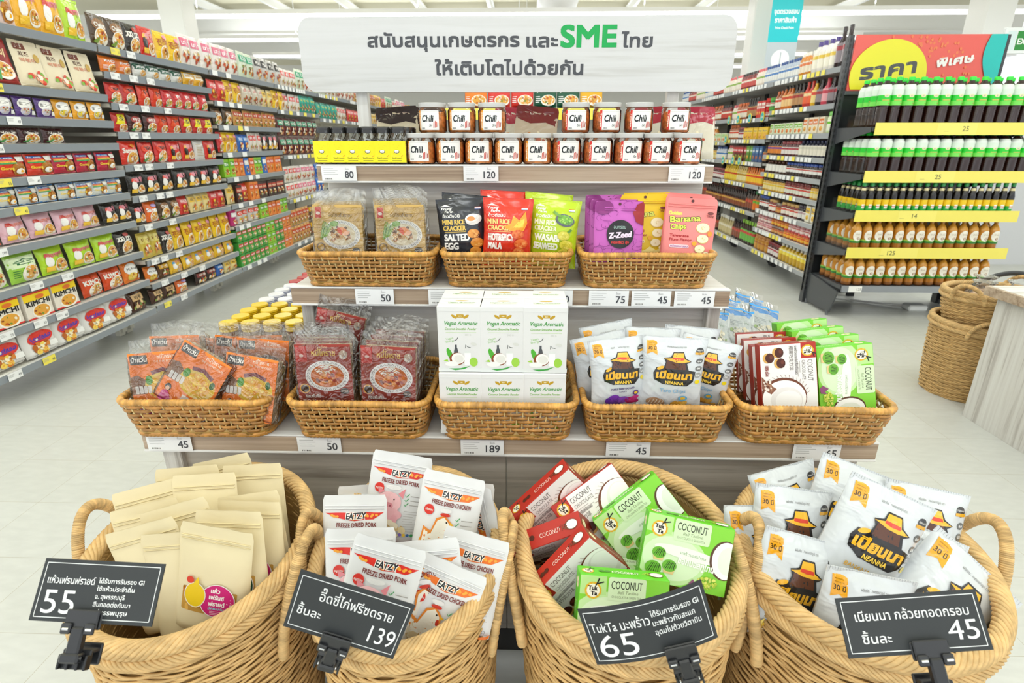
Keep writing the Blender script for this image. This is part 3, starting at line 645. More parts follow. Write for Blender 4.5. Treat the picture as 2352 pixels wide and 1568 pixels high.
PICK = {}
def row(bay, zs, si, items, y0, y1, aisle='noodle', fx=LX, tilt=0, ybay=None, lift=0, setb=.012, jit=1.0, step=None):
    """packets side by side on shelf si, from the near end y0 to y1; items: (design, how many)"""
    L = [k for k, n in items for _ in range(n)]; tot = sum(PK[k]['w'] for k in L); f = (y1 - y0) / tot; y = y0; z = zs[si]
    sh = ORD[len(zs) - 1 - si] + ' shelf up' if si else 'top shelf'
    cnt = {}
    for k in L:
        p = PK[k]; r = get_pack(k); w = p['w'] * f; cnt[k] = cnt.get(k, 0) + 1; key = (k, bay, si); PICK[key] = PICK.get(key, 0) + 1
        tl = tilt + rnd.uniform(0, 3) * jit; gap = (zs[si - 1] - .05 - z) if si else .3; sz = min(1.22, gap * .97 / p['h']) if step is None else step * .98 / p['h']; s = min(f, 1.15) if f > 1 else f
        o = dup(r, '%s, %s on %s, %s %s bay' % (p['what'], ORD[min(24, PICK[key] - 1)], sh, bay, aisle), 'packets on the shelves of the %s aisle' % aisle)
        pose(o, (fx - .009 - rnd.uniform(0, .012) * jit, y + w / 2, z + lift + .001 + p['d'] * math.sin(R(tl))), tl, 0, 90 + rnd.uniform(-2.5, 2.5) * jit, (s * .965, 1, sz * rnd.uniform(.955, .99)))
        y += w
N = 'first'; E1, E2 = 2.54, 3.79
row(N, A_Z, 0, [('egg_p', 2), ('chk_y', 1), ('chk_y', 1), ('chk_g', 1)], 2.95, 3.81)
row(N, A_Z, 1, [('redbag', 1), ('cream', 3)], 3.02, 3.79, tilt=6)
row(N, A_Z, 2, [('pur', 4), ('yel', 3)], 2.86, 3.79)
row(N, A_Z, 3, [('mar', 4)], 2.8, 3.42)
row(N, A_Z, 4, [('egg_r', 3), ('egg_c', 3)], 2.72, 3.79)
row(N, A_Z, 5, [('egg_b', 8)], 2.72, 3.79)
row(N, A_Z, 6, [('kio', 1), ('chk_p', 4)], 2.68, 3.55, tilt=8); row(N, A_Z, 6, [('chk_k', 2)], 3.56, 3.84, tilt=4)
row(N, A_Z, 7, [('lim', 2), ('chk_l', 3), ('drk', 1)], 2.6, 3.8, tilt=5)
row(N, A_Z, 8, [('kim', 3)], 2.6, 3.2); row(N, A_Z, 8, [('kio', 2), ('cup', 1)], 3.26, 3.8, tilt=6)
row(N, A_Z, 9, [('sed', 5), ('brd', 1)], 2.54, 3.8, tilt=8)
N = 'second'
row(N, B_Z, 0, [('brn', 2), ('drk', 1), ('smk', 1), ('ybx', 2), ('mlt', 2)], 3.83, 5.1)
row(N, B_Z, 1, [('ora', 2), ('grn', 4), ('yel2', 2)], 3.86, 5.07)
row(N, B_Z, 2, [('rbk', 2), ('shin', 2), ('red', 5)], 3.86, 5.07)
row(N, B_Z, 3, [('bbq', 1), ('brk', 2), ('shin', 2), ('bbq', 3)], 3.86, 5.07)
row(N, B_Z, 4, [('smy', 1), ('rbk', 2), ('smk', 2), ('wht', 1), ('smk', 1)], 3.86, 5.08)
row(N, B_Z, 5, [('chk_k', 7)], 3.86, 5.08)
row(N, B_Z, 6, [('chk_k', 1), ('orn', 1), ('brn', 2), ('mxr', 1), ('mxy', 3), ('mxr', 2)], 3.84, 5.1, tilt=4)
row(N, B_Z, 7, [('oly', 2), ('drk', 1), ('ybx', 6)], 3.84, 5.1, tilt=4)
row(N, B_Z, 8, [('cup', 1), ('oli', 1), ('chk_ye', 6)], 3.84, 5.1, tilt=4)
row(N, B_Z, 9, [('brd', 2), ('orn', 1)], 3.84, 4.3, tilt=4); row(N, B_Z, 9, [('bwl', 2), ('blu', 1), ('mxy', 2)], 4.42, 5.1)
N = 'third'
row(N, C_Z, 0, [('mlt', 4), ('mgr', 2), ('bkw', 2)], 5.12, 6.37)
row(N, C_Z, 1, [('mxr', 2), ('ybx', 2), ('clr', 4), ('mxy', 2)], 5.12, 6.37)
row(N, C_Z, 2, [('brn', 2), ('tan', 9)], 5.12, 6.37); row(N, C_Z, 3, [('red', 1), ('ybx', 2), ('blu', 2), ('wrd', 3), ('chk_k', 3)], 5.12, 6.37)
row(N, C_Z, 4, [('clm', 2), ('cor', 2), ('cbl', 1), ('cor', 1), ('clm', 2), ('cbl', 1), ('cor', 4)], 5.13, 6.36)
row(N, C_Z, 5, [('mxy', 1), ('cbr', 1), ('mxr', 1), ('cor', 2), ('cbr', 6)], 5.13, 6.36); row(N, C_Z, 6, [('cpk', 1), ('cwh', 4), ('clm', 2), ('cor', 3), ('clm', 2)], 5.13, 6.36)
for q in range(3): row(N, C_Z, 7, [('cgb', 6), ('clm', 2), ('cgb', 2), ('cor', 2)], 5.13, 6.36, lift=.115 * q, jit=.15, step=.115)
N = 'fourth'
row(N, D_Z, 0, [('bkw', 2), ('wrd', 4), ('mgr', 2), ('mlt', 2)], 6.4, 7.65); row(N, D_Z, 1, [('ybx', 2), ('wrd', 4), ('tea', 5)], 6.4, 7.65)
for q in range(2): row(N, D_Z, 2, [('mgn', 7)], 6.42, 7.63, lift=.2 * q, jit=.3, step=.2)
for q in range(2): row(N, D_Z, 3, [('wrd', 3), ('mlt', 4), ('blu', 2)], 6.42, 7.63, lift=.18 * q, jit=.3, step=.18)
for q in range(2): row(N, D_Z, 4, [('tan', 6), ('oli', 4)], 6.42, 7.63, lift=.19 * q, jit=.3, step=.19)
for k, (y, w, zs, nm) in enumerate(lbays[4:]):
    row(nm, E_Z, 0, [[('mgr', 3), ('wrd', 3), ('mlt', 2)], [('mlt', 3), ('tan', 4), ('ybx', 2)], [('tan', 4), ('ybx', 3), ('mxr', 2)]][k % 3], y + .02, y + 1.25)
    row(nm, E_Z, 1, [[('tea', 6), ('wrd', 3)], [('mxr', 4), ('tan', 5)], [('mxy', 3), ('tan', 3), ('mxr', 3)]][k % 3], y + .02, y + 1.25)

# ------------------------------------------------------------------ sauce aisle: bottles, jars, cartons
BD = {}
def bottle_mesh(o):
    """one small shelf bottle, jar or carton; local front -y, its front at y=0"""
    w, h = o['w'], o['h']; r = w / 2; b = MB(M_GLOSS); k = o['k']
    if k == 'box':
        b = MB(M_PRINT); b.cbox(-r, r, 0, w * .8, 0, h, o['b'], .002); a = Art(); rg = random.Random(5)
        a.R(-w * 45, h * 55, w * 45, h * 88, o['l']); a.T(o.get('t', 'Sauce'), 0, h * 64, h * 13, o.get('tc', 'ffffff'), w=w * 70, b=.05); a.E(0, h * 28, w * 30, w * 24, o.get('fc', 'e8b04a'), 12); a.food(0, h * 28, w * 26, w * 20, FOODC, 8, rg, .2)
        return paint(b, a, S_front(0), 0, eps=.0008, step=.0001)
    if k == 'tub': pr = [(r * .82, 0), (r * .95, h * .62), (r, h * .64), (r, h * .72)]; nk = None
    elif k == 'jar': pr = [(r * .9, 0), (r, h * .05), (r, h * .7), (r * .86, h * .79), (r * .82, h * .8)]
    elif k == 'tall': pr = [(r * .9, 0), (r, h * .04), (r, h * .5), (r * .8, h * .62), (r * .4, h * .76), (r * .34, h * .88)]
    elif k == 'flask': pr = [(r * .85, 0), (r, h * .06), (r * .95, h * .6), (r * .5, h * .76), (r * .4, h * .84)]
    else: pr = [(r * .9, 0), (r, h * .04), (r, h * .66), (r * .6, h * .78), (r * .42, h * .84)]
    b.lathe(pr, 14, o['b'], sq=o.get('sq', 0)); t = pr[-1][1]; cr = pr[-1][0] * 1.12
    if k == 'tub': b.lathe([(r * 1.05, h * .72), (r * 1.05, h * .82)], 14, o['c']); b.lathe([(r * .95, h * .82), (r, h * .98), (r * 1.05, h)], 14, o['c'])
    else: b.lathe([(cr, t), (cr, h * .99), (cr * .9, h)], 12, o['c'])
    l0, l1 = o.get('lz', (.12, .6)); b.lathe([(r * 1.015, h * l0), (r * 1.015, h * l1)], 14, o['l'], sq=o.get('sq', 0))
    b.lathe([(r * 1.02, h * (l0 + (l1 - l0) * .62)), (r * 1.02, h * (l0 + (l1 - l0) * .86))], 14, o.get('l2', o['c']), sq=o.get('sq', 0))
    for V in b.V: V[:, 1] += r
    return b
def Bd(key, what, k, w, h, b, c, l, **o): BD[key] = dict(what=what, k=k, w=w, h=h, b=b, c=c, l=l, root=None, **o)
Bd('coke', 'tall dark bottle with grey label', 'tall', .085, .27, '2f2226', '3a3438', '8f8388', l2='a02a34'); Bd('pink', 'tall pink bottle with pale label', 'tall', .085, .28, 'd0455a', 'b82a3a', 'e8a4aa', l2='c23a4a')
Bd('purp', 'white bottle with purple cap', 'bot', .085, .22, 'e8e2da', '4f3f86', 'f0ead8', l2='e4c23a', sq=.3); Bd('oran', 'orange bottle with white label', 'bot', .06, .17, 'd98a2c', 'efe8dc', 'e9dcc4', l2='e2752c')
Bd('sblu', 'small white and blue bottle', 'bot', .05, .15, 'b9c4d4', '2f4f8f', 'e6e6e2', l2='4a7fc0'); Bd('sred', 'small red and dark bottle', 'bot', .05, .15, '7a2a26', '2f2422', 'c94a3c', l2='efe2d2')
Bd('swht', 'small pale bottle with red cap', 'bot', .06, .15, 'e4d6c8', 'd9646a', 'efe6d8', l2='8fb24a'); Bd('yelb', 'yellow sauce bottle', 'tall', .07, .2, 'e8b52a', '2a2422', 'f0d68a', l2='d9452c')
Bd('redb', 'red sauce bottle', 'tall', .07, .2, 'c9342a', 'd9392c', 'e8653a', l2='f2d7a0'); Bd('orgb', 'orange sauce bottle with dark cap', 'tall', .07, .19, 'd9762a', '2f2825', 'efc88a', l2='d24a26')
Bd('drkb', 'dark brown sauce bottle', 'tall', .065, .19, '2c1a17', '1f1a19', 'b98a5a', l2='a8342a'); Bd('cls', 'white and brown sauce bottle', 'bot', .06, .16, 'a85a30', 'd96a2c', 'ece2d2', l2='d94a30')
Bd('gbox', 'small green and orange carton', 'box', .07, .09, 'dfe6c8', '6fb63a', '7fb93a', t='รส', fc='ea7f2c'); Bd('obox', 'small orange lidded carton', 'box', .075, .12, 'ece0c8', 'ea6a2c', 'e2762c', t='รส')
Bd('gjar', 'green and white lidded jar', 'jar', .11, .16, 'd5e6b4', '6fc94a', 'eef2dc', l2='6fc23a'); Bd('navy', 'navy and white labelled bottle', 'bot', .06, .16, '3a3a4a', '2a2f5a', 'ece6d6', l2='d8d4c4', sq=.5, lz=(.1, .68))
Bd('maro', 'dark red jar with white label', 'jar', .07, .12, '5a2226', '8a2a34', 'e4dcd8', l2='b23a48'); Bd('oprp', 'small bottle with orange and purple label', 'bot', .05, .13, '3a2624', '2c2a3a', 'e08a3c', l2='7a4fa8')
Bd('bcap', 'small dark jar with blue cap', 'jar', .055, .13, '3a2a26', '3052a8', 'eceae6', l2='c9463a', lz=(.25, .6)); Bd('wtag', 'dark bottle with white hang tag', 'bot', .07, .13, '4a2f24', '6a3a2a', 'efece6', l2='efece6', lz=(.15, .7))
Bd('redj', 'jar of red sauce with green print', 'jar', .06, .13, '8a2a24', '7a2f30', 'dfe0d2', l2='d0463a'); Bd('yelj', 'jar of yellow preserve with black cap', 'jar', .06, .12, 'd9a83a', '3a2f24', 'e9d9a0', l2='e6c33a')
Bd('yebx', 'yellow and white carton with purple top', 'box', .1, .15, 'e9e4d2', '4a3f86', 'efc63a', t='Soy', tc='4a3f86', fc='efc63a'); Bd('jamr', 'wide jar of red jam with gold lid', 'jar', .09, .11, '7a2420', 'c9a05a', 'efe6da', l2='d24a3a')
Bd('jamd', 'dark jar with white label', 'jar', .08, .12, '2f2324', '3a3040', 'e6e2dc', l2='c0a0a8'); Bd('brwj', 'brown jar of chilli paste', 'jar', .065, .09, '7a3420', '8f8378', 'd9a05a', l2='c9482a')
Bd('pnkj', 'pale pink tub of paste', 'jar', .075, .09, 'c9808a', 'd9b0ac', 'e6d2cc', l2='b93a44'); Bd('orgj', 'orange chilli jar with red lid', 'jar', .07, .1, 'c25a24', 'c22f2a', 'f0b43a', l2='d9402a')
Bd('oily', 'bottle of yellow oil with white cap', 'bot', .075, .17, 'c9a021', 'eceae2', 'efd84a', l2='e8e2c8', sq=.4, lz=(.4, .7)); Bd('ambr', 'squat bottle of amber syrup', 'jar', .09, .14, 'b97a1e', 'c98a4a', 'c98f2f', l2='b06a24', sq=.4)
Bd('redt', 'stacked red lidded tub', 'tub', .09, .085, 'c8262a', 'd8342c', 'e8dcd0', l2='c8262a', lz=(.15, .5)); Bd('grnt', 'stacked green lidded tub', 'tub', .09, .085, '3f8a3a', '5fae4a', 'e8e4d2', l2='c93a30', lz=(.15, .5))
Bd('rbox', 'red and white carton', 'box', .06, .15, 'd23a34', 'e8dcd0', 'efe4da', t='ซอส', tc='c22f2a'); Bd('ylbx', 'yellow shelf carton of sachets', 'box', .14, .11, 'e6b92a', '3a3a8a', 'f0ce4a', t='Knorr', tc='4a3a8a')
Bd('ptch', 'red capped sauce packet', 'box', .08, .15, '6f2a26', 'c9343a', 'c93a3a', t='ซอส', fc='7a9a3c'); Bd('ptcb', 'blue and brown sauce packet', 'box', .08, .15, '3a5a8a', 'c9343a', '5a86b4', t='ซอส', fc='a8623a'); Bd('ptcg', 'green sauce packet', 'box', .08, .15, '5a8a3a', 'c9343a', '7fae4a', t='ซอส', fc='c9a23a')
Bd('yelc', 'yellow sauce bottle with yellow cap', 'bot', .065, .18, 'dcb420', 'e6c42a', 'e9cf4a', l2='c9402a'); Bd('crmb', 'pale yellow sauce bottle', 'bot', .065, .17, 'd0b05a', 'd9c48a', 'e6d9a0', l2='b98a2a')
Bd('orpk', 'orange and yellow sauce bottle', 'tall', .06, .17, 'e07a24', 'ea6a2c', 'f0c43a', l2='d8452a'); Bd('soyb', 'dark soy sauce bottle', 'tall', .06, .23, '2a1512', '5a2a20', '8a4a2c', l2='d0a04a', lz=(.1, .45)); Bd('grcb', 'green capped bottle with orange label', 'flask', .08, .22, '5a3a24', '2f7a4a', 'e07a2a', l2='6fae3a')
Bd('grnc', 'oyster sauce bottle with lime cap', 'flask', .07, .23, '3a2a1c', '8fc24a', '6fb24a', l2='c9463a'); Bd('wtcp', 'clear bottle with white cap', 'flask', .07, .2, 'b0a070', 'e4e2da', 'c9b98a', l2='e0d8c0'); Bd('blkc', 'dark bottle with black cap', 'flask', .07, .2, '3a2420', '24201f', '8a4a34', l2='c24a3a')
BN = {'box': 'sauce_carton', 'jar': 'sauce_jar', 'tub': 'sauce_tub'}
def get_bottle(key):
    p = BD[key]
    if p['root'] is None:
        p['root'] = bottle_mesh(p).obj(BN.get(p['k'], 'sauce_bottle')); p['root'].location = (0, 0, -50); tag(p['root'], 'x', {'box': 'carton', 'jar': 'jar', 'tub': 'tub'}.get(p['k'], 'bottle'))
    return p['root']
def srow(bay, zs, si, items, y0, y1, lift=0, lk='', hs=1.0, dx=0.0):
    """y0 is the near end; on this side of the aisle goods face -x"""
    L = [k for k, n in items for _ in range(n)]; tot = sum(BD[k]['w'] for k in L); f = (y1 - y0) / tot; y = y0; z = zs[si]
    sh = (ORD[len(zs) - 1 - si] + ' shelf up' if si else 'top shelf') + lk; gap = (zs[si - 1] - .05 - z) if si else .35
    for k in L:
        p = BD[k]; r = get_bottle(k); w = p['w'] * f; key = (k, bay, si, lk, 's'); PICK[key] = PICK.get(key, 0) + 1
        s = min(f * .9, 1.25); sz = min(1.12, gap * .94 / p['h']) * hs
        o = dup(r, '%s, %s on %s, %s sauce bay' % (p['what'], ORD[min(24, PICK[key] - 1)], sh, bay), 'goods on the shelves of the sauce aisle')
        pose(o, (RX + .018 + dx + rnd.uniform(0, .01), y + w / 2, z + lift + .001), 0, 0, -90 + rnd.uniform(-5, 5), (s, min(s, 1), sz))
        y += w
N = 'first'; a, z_ = 5.06, 6.33
srow(N, R_A, 0, [('coke', 2), ('purp', 4), ('oran', 4), ('sblu', 8)], a, z_); srow(N, R_A, 1, [('coke', 2), ('pink', 1), ('coke', 1), ('yelb', 1), ('redb', 2), ('drkb', 3), ('orgb', 3), ('cls', 2)], a, z_)
srow(N, R_A, 2, [('gjar', 1), ('obox', 4), ('gbox', 8)], a, z_); srow(N, R_A, 3, [('navy', 2), ('navy', 6), ('maro', 5), ('oprp', 6)], a, z_)
srow(N, R_A, 4, [('bcap', 11), ('wtag', 6)], a, z_); srow(N, R_A, 5, [('yelj', 3), ('redj', 8), ('yelj', 8)], a, z_)
srow(N, R_A, 6, [('yebx', 2), ('jamd', 2), ('jamr', 4), ('brwj', 2), ('jamr', 2), ('bcap', 4)], a, z_); srow(N, R_A, 7, [('orgj', 8), ('brwj', 4), ('pnkj', 5)], a, z_, hs=.74); srow(N, R_A, 7, [('pnkj', 6), ('orgj', 5), ('pnkj', 4)], a, z_, .078, ', upper layer', .74)
srow(N, R_A, 8, [('oily', 8), ('maro', 4), ('ambr', 4)], a, z_)
N = 'second'; a, z_ = 6.37, 7.58
srow(N, R_B, 0, [('sblu', 6), ('swht', 4), ('sred', 9), ('swht', 3)], a, z_)
srow(N, R_B, 1, [('grnt', 1), ('redt', 1), ('rbox', 4), ('drkb', 5), ('cls', 6), ('swht', 3)], a, z_)
srow(N, R_B, 1, [('grnt', 1), ('redt', 1)], a, a + .185, .09, ', upper layer')
srow(N, R_B, 2, [('ylbx', 5), ('maro', 3), ('cls', 5)], a, z_); srow(N, R_B, 2, [('drkb', 12)], a + .05, a + .7, .0, ', back row', 1, .14)
srow(N, R_B, 3, [('drkb', 1), ('ptcb', 3), ('ptcg', 2), ('ptch', 5), ('swht', 3)], a, z_); srow(N, R_B, 4, [('orpk', 8), ('crmb', 5), ('yelc', 7)], a, z_)
srow(N, R_B, 5, [('grcb', 2), ('blkc', 3), ('soyb', 13)], a, z_); srow(N, R_B, 6, [('grnc', 6), ('blkc', 4), ('wtcp', 7)], a, z_)
for N, a in (('third', 7.63), ('fourth', 8.89)):
    z_ = a + 1.2
    for q, it in enumerate(([('swht', 5), ('sred', 6), ('sblu', 6)], [('sred', 6), ('cls', 6), ('drkb', 5)], [('gbox', 6), ('oran', 5), ('swht', 5)], [('sblu', 6), ('yelj', 5), ('swht', 6)], [('maro', 8), ('redj', 8)], [('soyb', 8), ('blkc', 6)], [('blkc', 8), ('wtcp', 6)])):
        srow(N, R_C, q, it, a, z_)
def round_flag(y, z, lb):
    b = MB(M_PRINT); b.lathe([(.052, -.002), (.052, .002)], 24, 'f2df3a'); b.lathe([(.043, -.003), (.043, .003)], 24, '1fb0b4')
    a = Art(); a.T('โปรดี', 0, -1.1, 2.0, 'f4f4f0', b=.04, w=5.4, sh=.1); paint(b, a, S_top(.0031), 0, eps=.0004)
    o = b.obj('shelf_flag'); tag(o, lb, 'sign', 'round flags clipped to the sauce shelves'); o.matrix_world = Matrix.Translation((RX - .02, y, z)) @ Matrix.Rotation(R(-90), 4, 'Z') @ Matrix.Rotation(R(90), 4, 'X')
for k, (y, z) in enumerate(((6.47, 1.585), (6.83, 1.585), (7.2, 1.585), (7.52, 1.585))): round_flag(y, z, 'round teal and yellow shelf flag, %s along the upper flagged sauce shelf' % ORD[k])
round_flag(7.55, 1.36, 'round teal and yellow shelf flag hanging alone on the middle flagged shelf')
for k, (y, z) in enumerate(((6.98, 1.12), (7.2, 1.12), (7.56, 1.11))): round_flag(y, z, 'round teal and yellow shelf flag, %s along the lower flagged sauce shelf' % ORD[k])

# ------------------------------------------------------------------ end-of-aisle rack with drinks and oil
EX0, EX1, EYB, EYF = 2.44, 3.63, 4.85, 4.34
EZ = [1.44, 1.11, .825, .545, .27]
t = thing('end_rack', 'black steel end rack with red and yellow price board above rows of bottles', 'rack', (0, 0, 0))
for x in (EX0, EX1 - .03):
    b = MB(M_STEEL); b.box(x, x + .035, EYB - .03, EYB + .03, 0, 2.1, '3a3c40')
    for k in range(46): b.box(x - .0012, x + .01, EYB - .018, EYB - .006, .12 + k * .043, .145 + k * .043, '141416'); b.box(x + .006, x + .016, EYB - .0312, EYB - .029, .12 + k * .043, .145 + k * .043, '141416')
    b.obj('upright', t)
b = MB(M_STEEL); b.box(EX0, EX1, EYB, EYB + .02, .1, 1.72, '2e3033'); b.obj('back_panel', t)
for k, z in enumerate(EZ):
    b = MB(M_STEEL); b.box(EX0 + .04, EX1, EYF + .01, EYB - .03, z - .03, z, '46494d'); s = b.obj('shelf', t)
    if k < 4:
        for x in (EX0 + .03, EX1 - .005):
            b = MB(M_STEEL); P = [(x, EYB - .03, z), (x, EYF + .02, z), (x, EYF + .02, z - .035), (x, EYB - .03, z - .12)]
            b.add(P + [(p[0] + .006, p[1], p[2]) for p in P], [(0, 1, 2, 3), (7, 6, 5, 4), (0, 4, 5, 1), (1, 5, 6, 2), (2, 6, 7, 3), (3, 7, 4, 0)], '4a4d51'); b.obj('bracket', s)
        g = MB(M_CLEAR); g.box(EX0 + .05, EX0 + .053, EYF + .02, EYB - .05, z, z + .09, 'ffffff'); g.obj('side_guard', s)
        b = MB(M_RAIL); xo = (0, -.008, -.016, -.022)[k]; b.box(EX0 + .05 + xo, EX1 + .05, EYF - .006, EYF, z - .055, z + .028, 'f0e162')
        a = Art(); n = ('25', '25', '14', '125')[k]; a.R(-14, 0.1, 14, 8.2, 'f4e66e'); a.T(n, 6 - 4 * k, 2.6, 3.4, '77743a', b=.02); a.R(-9 - 2 * k, 2.4, -5.5 - 2 * k, 2.65, 'b5ad55')
        paint(b, a, S_front(EYF - .006, z - .055, (EX0 + EX1) / 2 - .08 + (.11, .04, -.02, -.09)[k]), 0, eps=.0008, step=.0002); b.obj('price_strip', s)
    else:
        b = MB(M_RAIL); b.box(EX0 + .05, EX1 + .03, EYF - .008, EYF + .01, z - .05, z, '8b8f96'); a = Art(); a.R(-5.2, .1, 5.2, 4.9, 'f1f1ef'); a.T('125', 3, 1.4, 2.0, '6a6a6c'); paint(b, a, S_front(EYF - .008, z - .05, EX0 + .15), 0, eps=.0008, step=.0002); b.obj('price_rail', s)
for x in (EX0 + .02, EX1 - .01):
    b = MB(M_STEEL); P = [(x, EYB, .27), (x, EYF, .22), (x, EYF + .07, .03), (x, EYB, .03)]
    b.add(P + [(p[0] + .012, p[1], p[2]) for p in P], [(0, 1, 2, 3), (7, 6, 5, 4), (0, 4, 5, 1), (1, 5, 6, 2), (2, 6, 7, 3), (3, 7, 4, 0)], '44474b')
    b.tube([(x + .006, EYF + .1, 0), (x + .006, EYF + .1, .04)], .012, 8, '6a6c70'); b.tube([(x + .006, EYB - .05, 0), (x + .006, EYB - .05, .04)], .012, 8, '6a6c70'); b.obj('foot_panel', t)
b = MB(M_STEEL); b.box(EX0 + .04, EX1 - .04, EYB - .045, EYB - .03, 1.71, 2.1, 'ee6a60')
a = Art(); W, Hh = 112, 38; rg = random.Random(4)
a.R(-W / 2 + .2, .2, W / 2 - .2, Hh - .2, 'ee6258')
for k in range(46): x, y = rg.gauss(0, 14), rg.gauss(30, 5); a.E(x, y, .9, 1.1, 'f08050', 8)
for k in range(30): x, y = rg.gauss(30, 8), rg.gauss(5, 3); a.E(x, y, .8, 1.0, 'f08050', 8)
a.E(-27, 10, 29, 25, 'efe52a', 40)
a.P([(W / 2 - 12, Hh)] + [(W / 2 - 12 - 7 * math.sin(k / 12 * math.pi) * (1 - k / 30) - 0 * k + k * .6, Hh - k / 12 * Hh) for k in range(1, 12)] + [(W / 2 - 5, 0), (W / 2, 0), (W / 2, Hh)], '12c2bd')
a.T('ราคา', -27.5, 9.5, 9.6, '48494d', b=.075, sh=.12, w=41, rot=7); a.T('พิเศษ', 21.5, 17.5, 5.6, 'f7f3f2', b=.085, sh=.12, w=27, rot=8)
paint(b, clip_art(a, -W / 2 + .1, .1, W / 2 - .1, Hh - .1), S_front(EYB - .045, 1.72, (EX0 + EX1) / 2), 0, eps=.0008, step=.0001); b.obj('price_board', t)
b = MB(M_STEEL); b.box(EX0 + .03, EX1 - .03, EYB - .045, EYB, 1.685, 1.712, '55595d'); b.obj('board_rail', t)

def drink(kind):
    if kind == 'tea':
        t = thing('tea_bottle', 'x', 'bottle'); b = MB(M_LIQ)
        pr = [(.034, 0), (.04, .008)]
        for k in range(7): pr += [(.04, .02 + k * .016), (.0365, .026 + k * .016)]
        pr += [(.04, .14), (.04, .255), (.028, .283), (.017, .297), (.016, .31)]
        b.lathe(pr, 16, '2a130c'); b.obj('body', t)
        b = MB(M_SATIN); b.lathe([(.041, .142), (.0412, .172), (.0412, .21), (.0412, .25), (.0405, .256), (.031, .28)], 16, 'e8ecea', cols=['7be05a', '2fd03a', 'dfeee0', 'e9eeec', 'e4eee6', '5fe04a'])
        a = Art(); a.E(0, 20.5, 1.7, 1.0, 'f3e9b0', 12); a.T('ชา', 0, 20.0, 1.2, '9ab0b8', b=.05); a.R(-2.6, 17.4, 2.6, 18.0, 'd8c25a'); a.E(2.2, 15.6, .4, .4, 'd94a3a', 8); paint(b, a, S_cyl(.0412), 0, 1.2, .0006); b.obj('label', t)
        b = MB(M_GLOSS); b.lathe([(.0195, .305), (.0195, .326), (.0175, .329)], 16, '2fdc3f'); b.obj('cap', t)
    elif kind == 'soy':
        t = thing('sauce_bottle', 'x', 'bottle'); b = MB(M_LIQ); b.lathe([(.024, 0), (.0265, .006), (.0265, .13), (.018, .165), (.0125, .185), (.0125, .21)], 14, '17120f'); b.obj('body', t)
        b = MB(M_SATIN); b.lathe([(.0272, .02), (.0272, .058), (.0272, .06), (.0272, .105)], 14, '3cb04a', cols=['2fa83f', '2fa83f', 'f0c81f', 'f0c81f']); a = Art(); a.R(-1.2, 4, 1.2, 7, 'f0f0ea', .2); a.T('ซอส', 0, 5, 1.1, 'd23a2c', b=.06); paint(b, a, S_cyl(.0272), 0, 1.2, .0006); b.lathe([(.0175, .17), (.014, .188)], 14, 'e8d9a8'); b.obj('label', t)
        b = MB(M_GLOSS); b.lathe([(.0148, .2), (.0148, .232), (.013, .235)], 14, '1f9a44'); b.obj('cap', t)
    else:
        t = thing('oil_bottle', 'x', 'bottle'); b = MB(M_LIQ)
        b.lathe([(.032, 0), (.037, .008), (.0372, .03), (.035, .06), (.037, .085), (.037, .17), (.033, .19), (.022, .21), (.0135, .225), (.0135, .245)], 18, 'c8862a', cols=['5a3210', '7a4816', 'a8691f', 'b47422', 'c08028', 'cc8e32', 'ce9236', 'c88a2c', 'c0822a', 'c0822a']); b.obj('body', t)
        b = MB(M_SATIN); b.lathe([(.0382, .065), (.0382, .08), (.0382, .081), (.0382, .092)], 18, '4f9a3c', cols=['2f7a34', '3f9a3c', '8fc24a', 'a9d060']); a = Art(); a.E(0, 12.7, 3.3, 4.5, 'f1ede4', 26); a.E(0, 13.4, 2.8, 2.8, 'e8e1d3', 20); a.E(.5, 10.4, 1.2, 1.2, '8a5a34', 14); a.E(.5, 10.5, .85, .8, 'f0e6d4', 12); a.T('น้ำมัน', 0, 13.4, .9, 'a89a84', b=.04, w=3)
        paint(b, a, S_cyl(.0378), 0, 1.0, .0012); b.obj('label', t)
        b = MB(M_GLOSS); b.lathe([(.0155, .238), (.0155, .262), (.014, .265)], 16, 'b98a2a'); b.obj('cap', t)
    t.location = (0, 0, -50); return t
DR = {k: drink(k) for k in ('tea', 'soy', 'oil')}
def bottle_rows(kind, z, n, dx, x0, rows, dy, y0, what, sh, hs=1.0):
    for j in range(rows):
        for i in range(n):
            if j and i > 5 and j > 1: continue
            o = dup(DR[kind], '%s, %s along %s row, %s of end rack' % (what, ORD[i], ('front', 'second', 'third', 'fourth', 'fifth')[j], sh), 'bottles on the ' + sh + ' of the end rack')
            pose(o, (x0 + i * dx + rnd.uniform(-.001, .001), y0 + j * dy, z + .001), 0, 0, rnd.uniform(-8, 8), (1, 1, hs))
bottle_rows('tea', EZ[0], 14, .0842, EX0 + .1, 4, .0855, EYF + .052, 'dark tea bottle in green sleeve', 'top shelf')
bottle_rows('tea', EZ[1], 14, .0842, EX0 + .1, 5, .0855, EYF + .052, 'dark tea bottle in green sleeve', 'second shelf', .89)
bottle_rows('soy', EZ[2], 20, .0575, EX0 + .085, 5, .07, EYF + .04, 'small dark yellow labelled bottle', 'third shelf')
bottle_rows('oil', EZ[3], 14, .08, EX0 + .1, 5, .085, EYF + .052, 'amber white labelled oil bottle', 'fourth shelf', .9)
bottle_rows('oil', EZ[4], 14, .08, EX0 + .1, 5, .085, EYF + .052, 'amber white labelled oil bottle', 'bottom shelf', .9)

